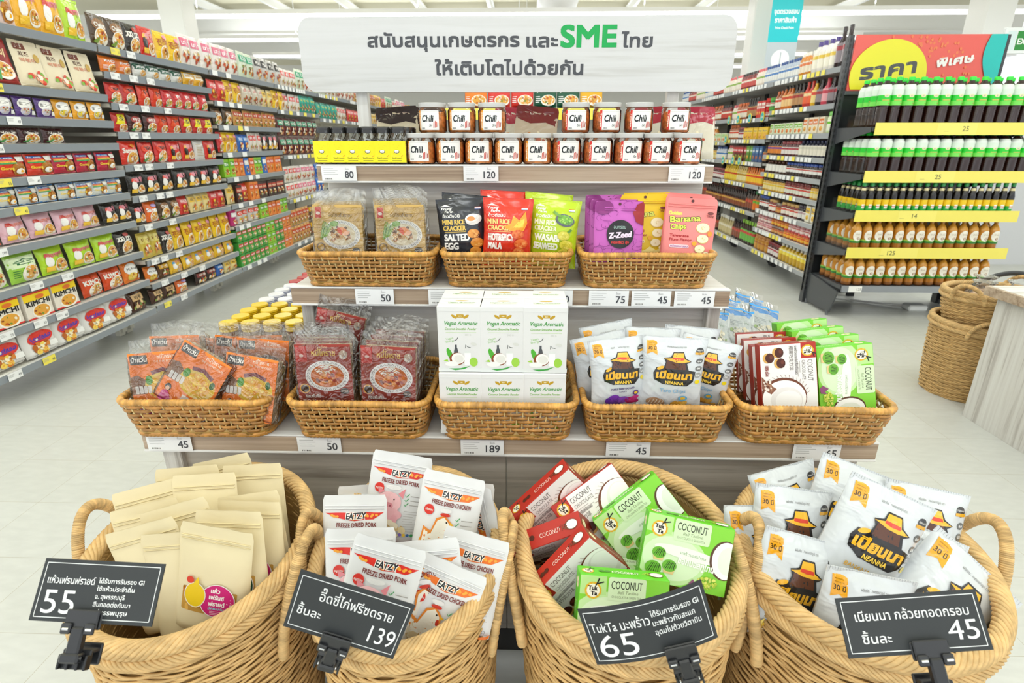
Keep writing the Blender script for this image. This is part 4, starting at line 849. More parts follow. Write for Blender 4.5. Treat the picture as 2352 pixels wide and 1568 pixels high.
# ------------------------------------------------------------------ stepped wooden display stand with its sign
T1, T2, T3 = .704, 1.0, 1.285
Y1, Y2, Y3 = 1.13, 1.36, 1.63
stand = thing('display_stand', 'pale whitewashed wooden stepped display stand with a lettered sign board on two posts', 'display', (-.05, 1.13, 0))
def dpart(b, nm, off=(0, 0, 0)):
    return b.obj(nm, stand)
def rel(x0, x1, y0, y1): return x0 + .05, x1 + .05, y0 - 1.13, y1 - 1.13
def board(nm, m, x0, x1, y0, y1, z0, z1, r=.002, par=None):
    b = MB(m); X0, X1, Y0, Y1_ = rel(x0, x1, y0, y1); b.cbox(X0, X1, Y0, Y1_, z0, z1, 'ffffff', r); return b.obj(nm, par or stand)
YB1, YB2 = 2.86, 2.63
board('shelf_board', M_WOODW, -.905, .805, Y1 + .004, YB1, T1 - .022, T1); board('shelf_board', M_WOODW, -.6, .507, Y2 + .004, YB2, T2 - .022, T2); board('shelf_board', M_WOODW, -.597, .515, Y3 + .004, 2.36, T3 - .022, T3)
M_EDGE = plain_mat('white_edge_strip', 'e9e9e8', .35)
for (x0, x1, y, z) in ((-.905, .805, Y1, T1), (-.602, .509, Y2, T2), (-.598, .517, Y3, T3)):
    f = board('fascia', M_WOODB, x0, x1, y, y + .018, z - .044, z - .004, .001); board('edge_strip', M_EDGE, x0, x1, y - .003, y + .02, z - .049, z - .044, .0008, f); board('edge_strip', M_EDGE, x0, x1, y - .002, y + .02, z - .004, z + .0005, .0008, f)
for x0, x1 in ((-.88, -.835), (.735, .78)): board('corner_post', M_WOODV, x0, x1, Y1 + .02, Y1 + .065, 0, T1 - .05)
for x in (-.845, -.045): board('front_panel', M_WOODP, x, x + .8 - (.0015 if x < -.5 else -.0), 1.165, 1.18, .088, T1 - .023)
for x in (-.878, .762): board('side_panel', M_WOODP, x, x + .016, 1.19, 2.8, .05, T1 - .023)
b = MB(M_BLACK); X0, X1, Y0_, Y1_ = rel(-.84, .74, 1.175, 1.2); b.box(X0, X1, Y0_, Y1_, .0, .086, '2a2826'); b.obj('kick_plate', stand)
for k in range(3): b = MB(M_BLACK); X0, X1, Y0_, Y1_ = rel(-.8 + k * .7, -.74 + k * .7, 2.6, 2.66); b.box(X0, X1, Y0_, Y1_, 0, .07, '2a2826'); b.obj('foot', stand)
board('riser_panel', M_WOODW, -.59, .50, 1.42, 1.436, T1, T2 - .023); board('riser_panel', M_WOODW, -.585, .505, 1.672, 1.688, T2, T3 - .023)
for x in (-.592, .468): board('riser_post', M_WOODV, x, x + .032, 1.387, 1.42, T1, T2 - .05)
for x in (-.592, .485): board('side_panel', M_WOODV, x, x + .015, 1.437, 2.6, T1, T2 - .023); board('side_panel', M_WOODV, x + .003, x + .018, 1.69, 2.33, T2, T3 - .023)
for x in (-.535, .423): board('sign_post', M_WOODV, x, x + .036, 1.862, 1.89, T3, 1.62)
b = MB(M_WOODS); q = []
for cx, cz, a0 in ((.565, 1.535, -90), (.565, 1.643, 0), (-.645, 1.643, 90), (-.645, 1.535, 180)):
    for k in range(8): q.append((cx + .045 * math.cos(R(a0 + k * 90 / 7)) * .9 + .05, cz + .047 * math.sin(R(a0 + k * 90 / 7))))
n = len(q); b.add([(x, 1.84 - 1.13, z) for x, z in q] + [(x, 1.86 - 1.13, z) for x, z in q], [list(range(n))], 'ffffff'); b.add(b.V[0], [list(range(n, 2 * n))[::-1]], 'ffffff'); b.add(b.V[0], [(k, k + n, (k + 1) % n + n, (k + 1) % n) for k in range(n)], 'ffffff')
sg = b.obj('sign_board', stand)
a = Art()
_p = lambda px, py: at(px, py, 1.84)
def onsign(s, px0, px1, py, hpx, col, b_):
    """text spanning px0..px1 with its baseline at py, as measured on the photograph"""
    A, B, C_ = _p(px0, py), _p(px1, py), _p(px0, py - hpx); a.T(s, A[0] * 100, A[2] * 100, (C_[2] - A[2]) * 100, col, 'l', b_, (B[0] - A[0]) * 100)
onsign('สนับสนุนเกษตรกร', 846, 1192, 108, 30, '494b50', .055); onsign('และ', 1210, 1280, 108, 30, '494b50', .055); onsign('SME', 1289, 1414, 107, 50, '12a04f', .06); onsign('ไทย', 1427, 1497, 108, 30, '494b50', .055)
onsign('ให้เติบโตไปด้วยกัน', 1001, 1338, 172, 30, '494b50', .055)
b = MB(M_PRINT); paint(b, a, lambda u, v, e: np.stack([u / 100 + .05, np.full_like(u, 1.84 - 1.13) - e, v / 100], -1), 0, eps=.0005, step=.00004); b.obj('lettering', sg, 'grey and green sign lettering')

def price_card(px0, px1, y, z, num, label, w=None):
    x0, x1 = at(px0, 1000 if y < 1.2 else 680 if y < 1.5 else 395, y)[0], at(px1, 1000 if y < 1.2 else 680 if y < 1.5 else 395, y)[0]; W = (x1 - x0) * 100; H = 4.0
    rg = random.Random(num + int(px0)); b = MB(M_PRINT); b.box(x0, x1, y - .0062, y - .0052, z - .0435, z - .0035, 'f0f1f2'); a = Art()
    a.small(.6, H - .75, W * .48, 4, .52, 'b3b4b4', rg, .13); a.bars(.6, .35, W * .32, .85, rg); a.T(str(num), W - .9, .85, 1.85, '4b4d52', 'r', .02); a.T('ชิ้นละ', W - 2.6, H - .95, .42, '9a9b9c')
    paint(b, a, S_front(y - .0062, z - .0435, x0), 0, eps=.0002, step=.00003)
    tag(b.obj('price_card'), label, 'price card', 'white price cards on the wooden display')
P_ = price_card
P_(740, 820, Y3, T3, 80, 'white price card reading 80 under the yellow bottles'); P_(1065, 1145, Y3, T3, 120, 'white price card reading 120 under the middle of the chili jars'); P_(1535, 1617, Y3, T3, 120, 'white price card reading 120 at the end of the jar shelf')
P_(818, 906, Y2, T2, 50, 'white price card reading 50 under the basket of clear noodle packs'); P_(985, 1075, Y2, T2, 50, 'white price card half hidden behind the stacked white cartons'); P_(1225, 1315, Y2, T2, 50, 'white price card peeping out beside the white cartons')
P_(1352, 1443, Y2, T2, 75, 'white price card reading 75 under the purple pouches'); P_(1450, 1540, Y2, T2, 45, 'white price card reading 45 between the cards of 75 and 45'); P_(1548, 1640, Y2, T2, 45, 'white price card reading 45 under the pink banana chip pouches')
P_(338, 440, Y1, T1, 45, 'white price card reading 45 under the orange noodle basket'); P_(683, 783, Y1, T1, 50, 'white price card reading 50 under the maroon noodle basket'); P_(1058, 1157, Y1, T1, 189, 'white price card reading 189 under the white cartons')
P_(1393, 1495, Y1, T1, 45, 'white price card reading 45 under the white chip bags'); P_(1825, 1935, Y1, T1, 65, 'white price card reading 65 partly covered by chip bags')

# ------------------------------------------------------------------ woven baskets
def rrect(w, d, r, n):
    """n points evenly round a rounded rectangle, with the tangent angle"""
    segs = []; hx, hy = w / 2 - r, d / 2 - r; per = 4 * (hx + hy) + 2 * math.pi * r; out = []
    for i in range(n):
        s = per * i / n
        for L, kind, p in ((2 * hx, 0, (-hx, -d / 2)), (math.pi * r / 2, 1, (hx, -hy, -90)), (2 * hy, 2, (w / 2, -hy)), (math.pi * r / 2, 1, (hx, hy, 0)), (2 * hx, 3, (hx, d / 2)), (math.pi * r / 2, 1, (-hx, hy, 90)), (2 * hy, 4, (-w / 2, hy)), (math.pi * r / 2, 1, (-hx, -hy, 180))):
            if s <= L + 1e-9:
                if kind == 0: out.append((p[0] + s, p[1], 0, -1))
                elif kind == 2: out.append((p[0], p[1] + s, 1, 0))
                elif kind == 3: out.append((p[0] - s, p[1], 0, 1))
                elif kind == 4: out.append((p[0], p[1] - s, -1, 0))
                else: a = R(p[2]) + s / r; out.append((p[0] + r * math.cos(a), p[1] + r * math.sin(a), math.cos(a), math.sin(a)))
                break
            s -= L
    return np.array(out)
def coil(path, r, wraps, n=8, col='c08a3e', mb=None, rg=None, closed=True):
    """a rim bound round and round with cane"""
    P = np.asarray(path); m = len(P); i = np.arange(m); rad = r * (1 + .16 * np.abs(np.sin(math.pi * wraps * i / m)) - .08); mb = mb or MB(M_RATTAN)
    k0 = len(mb.F); mb.tube(P, rad, n, col, closed=closed); f, c, a, sm = mb.F[k0]; c = c.copy(); w = (np.arange(len(c)) // n * wraps // m); v = np.random.RandomState(3).uniform(.72, 1.2, wraps + 2); c *= v[w][:, None]; mb.F[k0] = (f, np.clip(c, 0, 1), a, sm); return mb
def tray_basket():
    t = thing('tray_basket', 'x', 'basket'); W0, D0, W1, D1, H = .315, .235, .352, .275, .092; S = 78; m = S * 4; A = .0026
    lev = lambda f: rrect(W0 + (W1 - W0) * f, D0 + (D1 - D0) * f, .035, m)
    b = MB(M_RATTAN); rg = random.Random(2); nr = 8
    for i in range(nr):
        f = (i + .75) / (nr + .6); p = lev(f); ph = (i * 5) % 3; k = np.arange(m) / 4
        d = np.abs((k - ph + 1.5) % 3 - 1.5); off = A * (1 - 2.1 * np.exp(-(d / .42) ** 2)) + rg.uniform(-.0006, .0006)
        q = np.stack([p[:, 0] + p[:, 2] * off, p[:, 1] + p[:, 3] * off, f * H + .0007 * np.sin(k * .5 + i * 2)], -1)
        fv = rg.uniform(.8, 1.2); c = [v * fv for v in lin('b88342')]; b.tube(q, .0042, 6, tuple(c), closed=True, flat=(.5, 1.0))
    k0 = len(b.F)
    b.obj('weave', t)
    b = MB(M_RATTAN)
    for j in range(S):
        a0, a1 = lev(.02)[j * 4], lev(.98)[j * 4]; b.tube([(a0[0], a0[1], .004), (a1[0], a1[1], H)], .0023, 5, 'e2c88c')
    b.obj('stakes', t)
    r = MB(M_RATTAN); p = rrect(W0 + .003, D0 + .003, .036, 200); r.grid(np.stack([np.stack([p[:, 0] + p[:, 2] * o, p[:, 1] + p[:, 3] * o, np.full(200, z)], -1) for o, z in ((0, .008), (.004, .008), (.0048, .014), (.004, .02), (0, .02))]), 'b08a46', closeu=True); r.obj('foot_band', t)
    p = rrect(W0 + .004, D0 + .004, .037, 480); b = coil(np.stack([p[:, 0], p[:, 1], np.full(480, .0052)], -1), .005, 120, 8, 'bd8840'); b.obj('foot_rim', t)
    p = rrect(W1, D1, .04, 600); b = coil(np.stack([p[:, 0], p[:, 1], H + .002 + .002 * np.cos(p[:, 0] * 9)], -1), .0078, 150, 10, 'cd974a'); b.obj('rim', t)
    b = MB(M_RATTAN); p = rrect(W0 - .002, D0 - .002, .034, 60); b.add([(x, y, .009) for x, y, _, _ in p], [list(range(60))], '8a5c28')
    b.add([(x, y, .006) for x, y, _, _ in p], [list(range(60))[::-1]], '8a5c28'); b.obj('base', t)
    t.location = (0, 0, -50); return t
TR = tray_basket()
def tray(x, y, z, label, s=(1, 1, 1), rz=0): return pose(dup(TR, label, 'rattan trays on the display'), (x, y, z), 0, 0, rz, s)
tray(-.752, 1.232, T1 + .001, 'brown rattan tray basket holding orange noodle packs', (.975, 1, 1), 1)
tray(-.3785, 1.236, T1 + .001, 'brown rattan tray basket holding maroon noodle packs', (.905, 1, 1)); tray(-.0435, 1.238, T1 + .001, 'brown rattan tray basket holding white cartons', (.9, 1, 1))
tray(.2935, 1.236, T1 + .001, 'brown rattan tray basket holding white chip bags', (.92, 1, 1)); tray(.644, 1.236, T1 + .001, 'brown rattan tray basket holding brown and green coconut boxes', (.96, 1, 1), -1)
tray(-.402, 1.481, T2 + .001, 'brown rattan tray basket holding pale clear noodle packs', (.965, 1, .9)); tray(-.0515, 1.483, T2 + .001, 'brown rattan tray basket holding black, red and lime snack bags', (.915, 1, .9)); tray(.299, 1.483, T2 + .001, 'brown rattan tray basket holding purple, yellow and pink pouches', (.935, 1, .9))

def log_basket(H=.61, rt=.212, rb=.17, dip=.035, name='log_basket', sy=.96, S=34, loops=True, ps=.0054, hd=.15):
    t = thing(name, 'x', 'basket'); m = S * 6; th = np.arange(m) * 2 * math.pi / m; A = .0042; rg = random.Random(11)
    rim = H + dip * np.sin(th); prof = lambda f: rb + (rt - rb) * (1 - (1 - f) ** 1.8)
    b = MB(M_CAN); nr = int(H / ps)
    for i in range(nr):
        f = (i + .5) / nr; r = prof(f); k = np.arange(m) / 6; ph = {0: 0, 1: .8, 2: 1.5}[i % 3] + (i // 9) * .5
        off = .92 * A * np.sin(math.pi * (k - ph) * 2 / 3) + rg.uniform(-.0006, .0006); zz = f * rim + .0012 * np.sin(k * .9 + i)
        q = np.stack([(r + off) * np.cos(th), (r + off) * sy * np.sin(th), zz], -1); fv = rg.uniform(.84, 1.1); c = tuple(v * fv for v in lin('d4ae74'))
        b.tube(q, ps * .56, 6, c, closed=True, flat=(.8, 1.0))
    ff = np.linspace(0, .985, 14)[:, None]; rr = prof(ff) - .0052; b.grid(np.stack([rr * np.cos(th) + 0 * ff, rr * sy * np.sin(th) + 0 * ff, ff * rim[None]], -1), 'b8945c', closeu=True)
    b.add([(.98 * rb * math.cos(x), .98 * rb * sy * math.sin(x), .012) for x in th], [list(range(m))], 'b08a54'); b.obj('woven_body', t)
    n = 420; u = np.arange(n) * 2 * math.pi / n; b = MB(M_CAN); zr = H + dip * np.sin(u)
    for layer, (dr, dz, tw, rr0) in enumerate(((0, .004, 13, .0125), (.006, -.02, -15, .0095))):
        for s_ in range(9):
            a = u * tw + s_ * math.pi * 2 / 9; fv = rg.uniform(.86, 1.08); R0 = rt + dr + rr0 * np.cos(a); q = np.stack([R0 * np.cos(u), R0 * sy * np.sin(u), zr + dz + rr0 * np.sin(a)], -1)
            b.tube(q, rr0 * .38, 5, tuple(v * fv for v in lin('d8b47c')), closed=True)
    b.obj('plaited_rim', t)
    for sd in ((0, 180) if loops else (0,)):
        P = []
        for k in range(161):
            x = k / 160; a = R(sd) + R(40) * (x - .5) * (1 if loops else .9); arch = math.sin(math.pi * x) ** .55 if 0 < x < 1 else 0
            z = H + dip * math.sin(a) - hd + (hd + .06) * arch; R0 = rt + .012 + .028 * arch
            P.append((R0 * math.cos(a), R0 * sy * math.sin(a), z))
        P = np.array(P); q = np.interp(np.linspace(0, 160, 520), np.arange(161), P[:, 0]), np.interp(np.linspace(0, 160, 520), np.arange(161), P[:, 1]), np.interp(np.linspace(0, 160, 520), np.arange(161), P[:, 2])
        b = coil(np.stack(q, -1), .0105, 105, 10, 'd6b27a', MB(M_CAN), closed=False); b.obj('handle', t)
    t.location = (0, 0, -50); return t
LB = log_basket()
def big(x, y, rz, label, s=(1, 1, 1)): return pose(dup(LB, label, 'tall willow baskets on the floor'), (x, y, 0), 0, 0, rz, s)
big(-.628, .86, -8, 'tall willow basket on the floor filled with kraft pouches', (.93, 1.02, 1)); big(-.222, .862, -4, 'tall willow basket on the floor filled with white freeze dried snack pouches', (.80, 1, 1))
big(.196, .868, 0, 'tall willow basket on the floor filled with red and green boxes', (.94, 1.04, 1.02)); big(.636, .868, 6, 'tall willow basket on the floor filled with white chip bags', (1.03, 1.03, 1))
sb = log_basket(.41, .225, .2, .01, 'storage_basket', 1, 36, True, .0068, .05); pose(dup(sb, 'tall straw coloured basket on the floor, lower one of the two stacked by the counter', 'stacked baskets by the counter'), (2.5, 2.97, 0), 0, 0, 60)
ub = log_basket(.22, .218, .172, .005, 'storage_basket', 1, 36, True, .0068, .03); pose(dup(ub, 'shallower straw basket with bread bags, standing in the lower basket by the counter', 'stacked baskets by the counter'), (2.515, 2.97, .36), 0, 0, 205)

# ------------------------------------------------------------------ goods on the display
def top_at(o, px, py, Y, h, lean=0, roll=0, rz=0, scale=None, minz=None):
    """puts the middle of a packet's top edge where the photograph shows it at depth Y"""
    pose(o, (0, 0, 0), lean, roll, rz, scale); m = o.rotation_euler.to_matrix(); hz = h * (scale[2] if scale else 1)
    p = Vector(at(px, py, Y)) - m @ Vector((0, 0, hz)); 
    if minz is not None: p.z = max(p.z, minz)
    o.location = p; return o
rg0 = random.Random(21)
# --- chilli jars and yellow bottles on the top shelf
def chili_jar(kind):
    t = thing('chili_jar', 'x', 'jar'); r, h = .0415, .076
    b = MB(M_FOOD); b.lathe([(.036, .003), (.0392, .008), (.0392, .053), (.036, .058)], 28, 'ffa254' if kind == 'o' else 'f8904c'); b.obj('chilli_filling', t)
    b = MB(M_PET); b.lathe([(.036, 0), (r, .006), (r, .062), (.038, .068), (.0365, .072)], 28, 'ffffff'); b.obj('clear_jar', t)
    b = MB(M_GLOSS); pr = []
    for k in range(3): pr += [(.0408, .0705 + k * .0034), (.0396, .072 + k * .0034)]
    b.lathe([(.0395, .07)] + pr + [(.0408, .0812), (.0385, .083)], 36, 'c6c5c2'); b.obj('lid', t, 'silver white ridged lid')
    a = Art(); rg = random.Random(3); a.R(-3.25, 0, 3.25, 5.3, 'f1f0ec'); a.R(-3.25, 0, -2.55, 5.3, 'f09a26' if kind == 'o' else 'd8322c')
    a.T('Original' if kind == 'o' else 'Tomyam', -2.9 - .23, 2.65, .46, 'fff6e0', b=.05, rot=-90, w=4.2 if kind == 'o' else 3.7)
    a.T('Chili', -.25, 2.3, 1.75, '22282c', b=.045, w=3.4, sh=.14); a.T('Sn', .75, .95, .72, '33383c', b=.02, sh=.3); a.bars(-2.3, .3, -.9, .72, rg)
    for k in range(4): x = 1.55 + k * .38; a.P([(x, .55 + .1 * k), (x + .16, .5 + .1 * k), (x + .3, 2.5 - .2 * abs(k - 1)), (x + .1, 2.45 - .2 * abs(k - 1))], ('d6452a', 'c22c22', 'de5a34', 'a82a1e')[k])
    a.line([(-2.4, 4.95), (2.9, 4.95)], .06, 'c9c7c2')
    b = MB(M_PRINT); paint(b, a, S_cyl(r + .0004, .0085), 0, .5, .0002, .00004); b.obj('label', t); t.location = (0, 0, -50); return t
JR = {'o': chili_jar('o'), 't': chili_jar('t')}
def cj(px, kind, Y, z, lb, rz=0): o = dup(JR[kind], lb, 'chili jars on the top shelf'); pose(o, (at(px, 340, Y)[0], Y, z), 0, 0, rz); return o
kn = {'o': 'orange striped chili jar', 't': 'red striped chili jar'}
fx = [967, 1034, 1100, 1168, 1234, 1301, 1373, 1443, 1508, 1577]
for k, px in enumerate(fx):
    kd = 'o' if k < 5 else 't'; cj(px, kd, Y3 + .048, T3 + .001, '%s, %s from the yellow bottles in the lower row' % (kn[kd], ORD[k]), rg0.uniform(-8, 8) + (6 if k > 6 else 0))
for k, px in enumerate([997, 1063, 1131, 1320, 1390, 1462, 1545]):
    kd = 'o' if k < 3 else 't'; Yb = Y3 + .137
    cj(px, kd, Yb, T3 + .001, '%s, %s in the row hidden behind the lower jars' % (kn[kd], ORD[k])); cj(px, kd, Yb - .002, T3 + .0845, '%s, %s from the dark snack pouch in the upper row' % (kn[kd], ORD[k]), rg0.uniform(-9, 9) + (4 if k > 2 else -2))
t = thing('seasoning_bottle', 'x', 'bottle'); b = MB(M_FOOD); b.lathe([(.024, .003), (.0255, .052), (.02, .056)], 20, 'b98a4a', sq=.35); b.obj('seasoning', t)
b = MB(M_PET); b.lathe([(.024, 0), (.0272, .004), (.0272, .066), (.0185, .08), (.0185, .09)], 20, 'ffffff', sq=.35); b.obj('clear_bottle', t)
b = MB(M_GLOSS); b.lathe([(.0205, .083), (.0205, .094), (.0205, .0985), (.019, .1)], 24, '2b2a29'); b.obj('cap', t)
b = MB(M_PRINT); a = Art(); a.R(-2.6, 0, 2.6, 5.7, 'f0e413'); a.E(0, 2.9, .8, .5, '23211f', 16); a.E(0, 3.05, .66, .28, 'f0efe8', 14); a.T('น้องแมว', 0, 2.55, .35, 'f5f3e8', b=.04, w=1.0); a.T('โรยข้าวหมา', 0, .95, .42, '8a7f22', b=.03, w=3); a.line([(-1.6, 1.75), (1, 1.75)], .14, 'f6ee8a'); a.P([(1.1, 1.4), (1.7, 1.75), (1.75, 2.0), (1.3, 1.6)], 'd9402a'); a.R(-1.4, .4, 1.4, .55, '8a7f22')
rr = random.Random(4)
for k in range(14): a.E(rr.uniform(-1.5, 1.5), rr.uniform(2.2, 4.9), .07, .07, 'f7b92a', 6)
paint(b, a, lambda u, v, e: np.stack([u / 100 * .98, -.0275 - e + .0045 * (np.abs(u) / 2.6) ** 4, .005 + v / 100], -1), 0, .5, .0003, .00005); b.obj('label', t, 'yellow wrap label'); t.location = (0, 0, -50); YBt = t
for j in range(3):
    for k, px in enumerate([747, 781, 814, 848, 882, 917]):
        o = dup(YBt, 'black capped bottle with yellow label, %s along the %s row beside the chili jars' % (ORD[k], ('front', 'second', 'third')[j]), 'yellow label bottles on the top shelf'); pose(o, (at(px, 335, Y3 + .035)[0] + .004 * j, Y3 + .035 + .058 * j, T3 + .001), 0, 0, rg0.uniform(-5, 5))

# --- snack pouches lying behind the jars, seen through the gap
def snackp(base, flash, what, px, py, Y, roll, lb):
    a = Art(); a.R(-7, 12.5, 7, 17, flash); a.P([(-7, 12.8), (-2, 11.2), (3, 12.0), (7, 10.8), (7, 13), (-7, 13)], flash); a.T('YUMMY', -2.6, 14.2, .8, 'efe6d8', b=.05); a.small(.4, 14.8, 5, 2, .5, 'd8b9a8', random.Random(3)); a.food(0, 6, 4, 3.5, FOODC, 20, random.Random(9), .2)
    b = bag(.14, .17, .04, 'standup', base, a, 5, M_FILM, nu=11, nv=13, sub=2); o = b.obj('snack_pouch'); tag(o, lb, 'packet', 'snack pouches behind the jars'); top_at(o, px, py, Y, .17, 14, roll, 0, minz=T3 + .005); return o
snackp('cfc4a8', '2a1716', '', 912, 278, 2.0, -4, 'tan snack pouch with dark brown top behind the yellow bottles'); snackp('d8cdb8', '3a1c1a', '', 972, 280, 2.03, 3, 'tan snack pouch with dark top half hidden by the first upper jar')
snackp('d9d2c0', 'a81f38', '', 1185, 276, 2.05, 4, 'cream snack pouch with crimson top beside the third upper jar'); snackp('c9b8a0', '7a1a18', '', 1236, 272, 1.98, 6, 'snack pouch with dark red top in the gap between the upper jars')
snackp('d9d2c0', 'b01f34', '', 1502, 270, 2.02, -3, 'cream snack pouch with red top between the last two upper jars'); snackp('d9d2c0', 'b01f3c', '', 1592, 270, 2.02, 0, 'cream snack pouch with crimson top beyond the last upper jar')
for x0, x1, lb in ((-.26, .02, 'pale display carton under the snack pouches behind the middle jars'), (.2, .5, 'pale display carton under the snack pouches behind the last jars'), (-.48, -.29, 'pale display carton behind the yellow bottles')):
    b = MB(M_PAPER); b.box(x0, x1, 1.896, 1.9, T3 + .001, T3 + .085, 'd6d4d4'); b.box(x0, x1, 2.1, 2.104, T3 + .001, T3 + .085, 'd6d4d4'); b.box(x0, x0 + .004, 1.9, 2.1, T3 + .001, T3 + .085, 'd6d4d4'); b.box(x1 - .004, x1, 1.9, 2.1, T3 + .001, T3 + .085, 'd6d4d4'); b.box(x0, x1, 1.9, 2.1, T3 + .001, T3 + .004, 'd6d4d4'); tag(b.obj('display_carton'), lb, 'box')

# --- wrapped noodle packs
def noodle_pack(kind):
    t = thing('wrapped_noodle_pack', 'x', 'packet'); w, h, d = .124, .148, .036; W = w * 100; H = h * 100; rg = random.Random(6); a = Art()
    base = {'tan': 'd2ad62', 'org': 'f28430', 'mar': '98362c'}[kind]
    if kind == 'tan':
        a.R(-6.2, 0, 6.2, H, base); 
        for k in range(26): a.line([(-6.2, k * .6 + rg.random() * .3), (-2, k * .6 + .25), (2, k * .6 - .1), (6.2, k * .6 + .2)], .22, rg.choice(('d6b46c', 'bd9448', 'cfaa62')))
        a.R(-6.2, 0, 6.2, 1.2, 'dcc88a'); a.R(-5.6, 11.6, -4.1, 14.2, 'd0402c'); a.E(-4.85, 12.7, .55, .4, 'f4e6da', 10); a.T('ผัดไทยโบราณ', .6, 11.9, .8, '8a6a2c', b=.02)
        pc, ring, noo = 'eeece4', '3a4a7a', 'd9963c'
    elif kind == 'org':
        a.R(-6.2, 0, 6.2, H, base); a.P([(-6.2, 5.4), (-6.2, 9.4), (-4.6, 9.8), (-2, 8), (-3, 5.4)], '8a6248'); a.R(-5.8, 12.2, -1.9, 14.3, '38373a', .2); a.T('ป้าแว่น', -3.85, 12.8, 1.0, 'f2efe8', b=.05, sh=.12); a.T('หมี่โคราช', 2.2, 13.3, .8, 'f9e2cc', b=.03); a.T('THE THAI NOODLES', 2.2, 12.4, .5, 'f9e2cc', b=.03, w=5.6)
        pc, ring, noo = 'e6c648', '7fa03a', 'f4c83c'
    else:
        a.R(-6.2, 0, 6.2, H, base); a.R(-6, 10.8, -3.6, 14.4, 'c93a34'); a.E(-4.8, 12.2, .5, .35, 'f2d8cc', 10); a.T('หมี่โคราช', .1, 12.2, 1.35, 'd8b45a', b=.04, w=5.2); a.T('หมี่ไทย', .2, 13.9, .5, 'e8d8b0'); a.E(4.5, 12.4, 1.0, 1.1, 'b9a08a', 12); a.food(4.5, 12.4, .9, 1.0, ['e8e0d0', '8a9aa8', 'f0ece0'], 8, rg, .3)
        pc, ring, noo = 'f0efea', '2f3f52', 'd2762a'
    cx, cy, rx, ry = ((.6, 7.5, 4.9, 3.6) if kind != 'org' else (1.2, 7.2, 4.4, 3.2))
    a.E(cx, cy, rx, ry, pc, 36)
    if kind != 'org':
        for k in range(30):
            A = k * 12; x, y = cx + rx * .88 * math.cos(R(A)), cy + ry * .88 * math.sin(R(A)); a.line([(x - .28, y - .22), (x, y + .22), (x + .28, y - .22)], .09, ring)
    a.E(cx, cy, rx * .76, ry * .74, {'tan': 'e4d8b8', 'org': 'eab03a', 'mar': 'c9682a'}[kind], 28)
    if kind == 'tan':
        a.food(cx - .2, cy, rx * .7, ry * .66, ['8a5a2a', 'b87a3a', '6a4420', 'd9b88a'], 30, rg, .14, 14, 'd8a052'); a.E(cx + .6, cy + 1.2, 1.1, .6, 'ef9a5a', 14, -20); a.E(cx - .2, cy + .9, .5, 1.0, 'e8562c', 12, 30); a.E(cx + 1.4, cy + .4, 1.0, .5, 'f2b48a', 12, 20)
        for k in range(9): a.line([(-4.6 + k * .2, 6.3 + .1 * k), (-3.6 + k * .28, 10.9 - .16 * k)], .16, rg.choice(('7fb04a', 'a9c86a', '5a9a3a')))
        a.E(-.9, 10.2, 1.1, .7, '7aa83a', 12); a.E(-4.6, 4.4, 1.05, 1.05, '6a4a2a', 16); a.E(-4.6, 4.4, .8, .8, 'c9a04a', 16); a.E(4.4, 3.6, 1.0, .8, '3a3430', 14); a.T('OTOP', 4.4, 3.4, .4, 'efe6d6', b=.05)
    elif kind == 'org':
        a.food(cx, cy, rx * .72, ry * .72, ['f6cf4a', 'f0b838', 'f8de78', 'e8a030'], 26, rg, .15, 26, 'f8d24a'); a.line([(cx - 2.6, cy + 2.9), (cx, cy + 3.6), (cx + 2.6, cy + 2.7)], .9, '7a2a38'); a.E(cx - 3.3, cy + 1.3, .8, 1.1, '4f9a34', 12); a.E(cx + 3.2, cy + 1.5, .6, .9, '2f6a2c', 10)
        for k in range(4): a.R(-5.4 + k * .95, 5.5, -4.6 + k * .95, 7.3, 'e9e6e0', .25)
        a.E(-4.2, 3.4, .75, .95, '2a2320', 12); a.E(-4.2, 3.1, .5, .62, 'ecc3a0', 12); a.P([(-5.3, 0), (-5.0, 2.2), (-4.2, 2.7), (-3.3, 2.2), (-2.6, 1.2), (-2.9, 0)], 'd85a9a'); a.R(-.5, 1.2, 1.2, 3.6, 'e3e0da')
        a.small(1.8, 2.6, 5, 3, .5, 'f5d3b8', rg)
    else:
        a.food(cx, cy - .2, rx * .72, ry * .7, ['c9481f', 'a5301a', 'e07a2a', '7a2416', 'efa04a'], 34, rg, .14, 10, 'dc8a30')
        for k in range(30): A = rg.uniform(0, 6.28); q = rg.random() ** .5; x, y = cx + 2.1 * q * math.cos(A), cy + 1.7 + 1.1 * q * math.sin(A); a.line([(x - .6, y - .2), (x, y + .15), (x + .6, y - .1)], .15, rg.choice(('f4f0e4', 'e8e0cc', 'fbf8ee')))
        a.E(-4.6, 4.6, 1.15, 1.15, 'e8a42c', 16); a.E(-4.6, 4.6, .92, .92, '3a2018', 16); a.E(4.3, 3.9, 1.0, .75, '4a4442', 14); a.T('OTOP', 4.3, 3.7, .42, 'e8ded4', b=.05); a.T('หอมกันกัน', -2.9, 2.4, .8, 'f6ece4', b=.05, w=3.4); a.R(-5.4, .15, -3.6, .5, 'efe6dd')
    art = clip_art(a, -W / 2, 0, W / 2, H)
    b = MB(M_FOOD)
    for k in range(7): b.cbox(-w / 2 + .004, w / 2 - .004, -d / 2 + .003 + k * .0044, -d / 2 + .0066 + k * .0044, .004, h - .006, ('b59a78', 'a58a68', 'bfa583')[k % 3] if kind != 'tan' else ('d6b46c', 'c4a058', 'cdaa62')[k % 3], .001)
    b.obj('noodle_block', t)
    b = MB(M_PRINT); b.cbox(-w / 2 + .001, w / 2 - .001, -d / 2, -d / 2 + .0015, .001, h, base, .0005); paint(b, art, S_front(-d / 2), 0, eps=.00015, step=.000015); b.obj('printed_card', t)
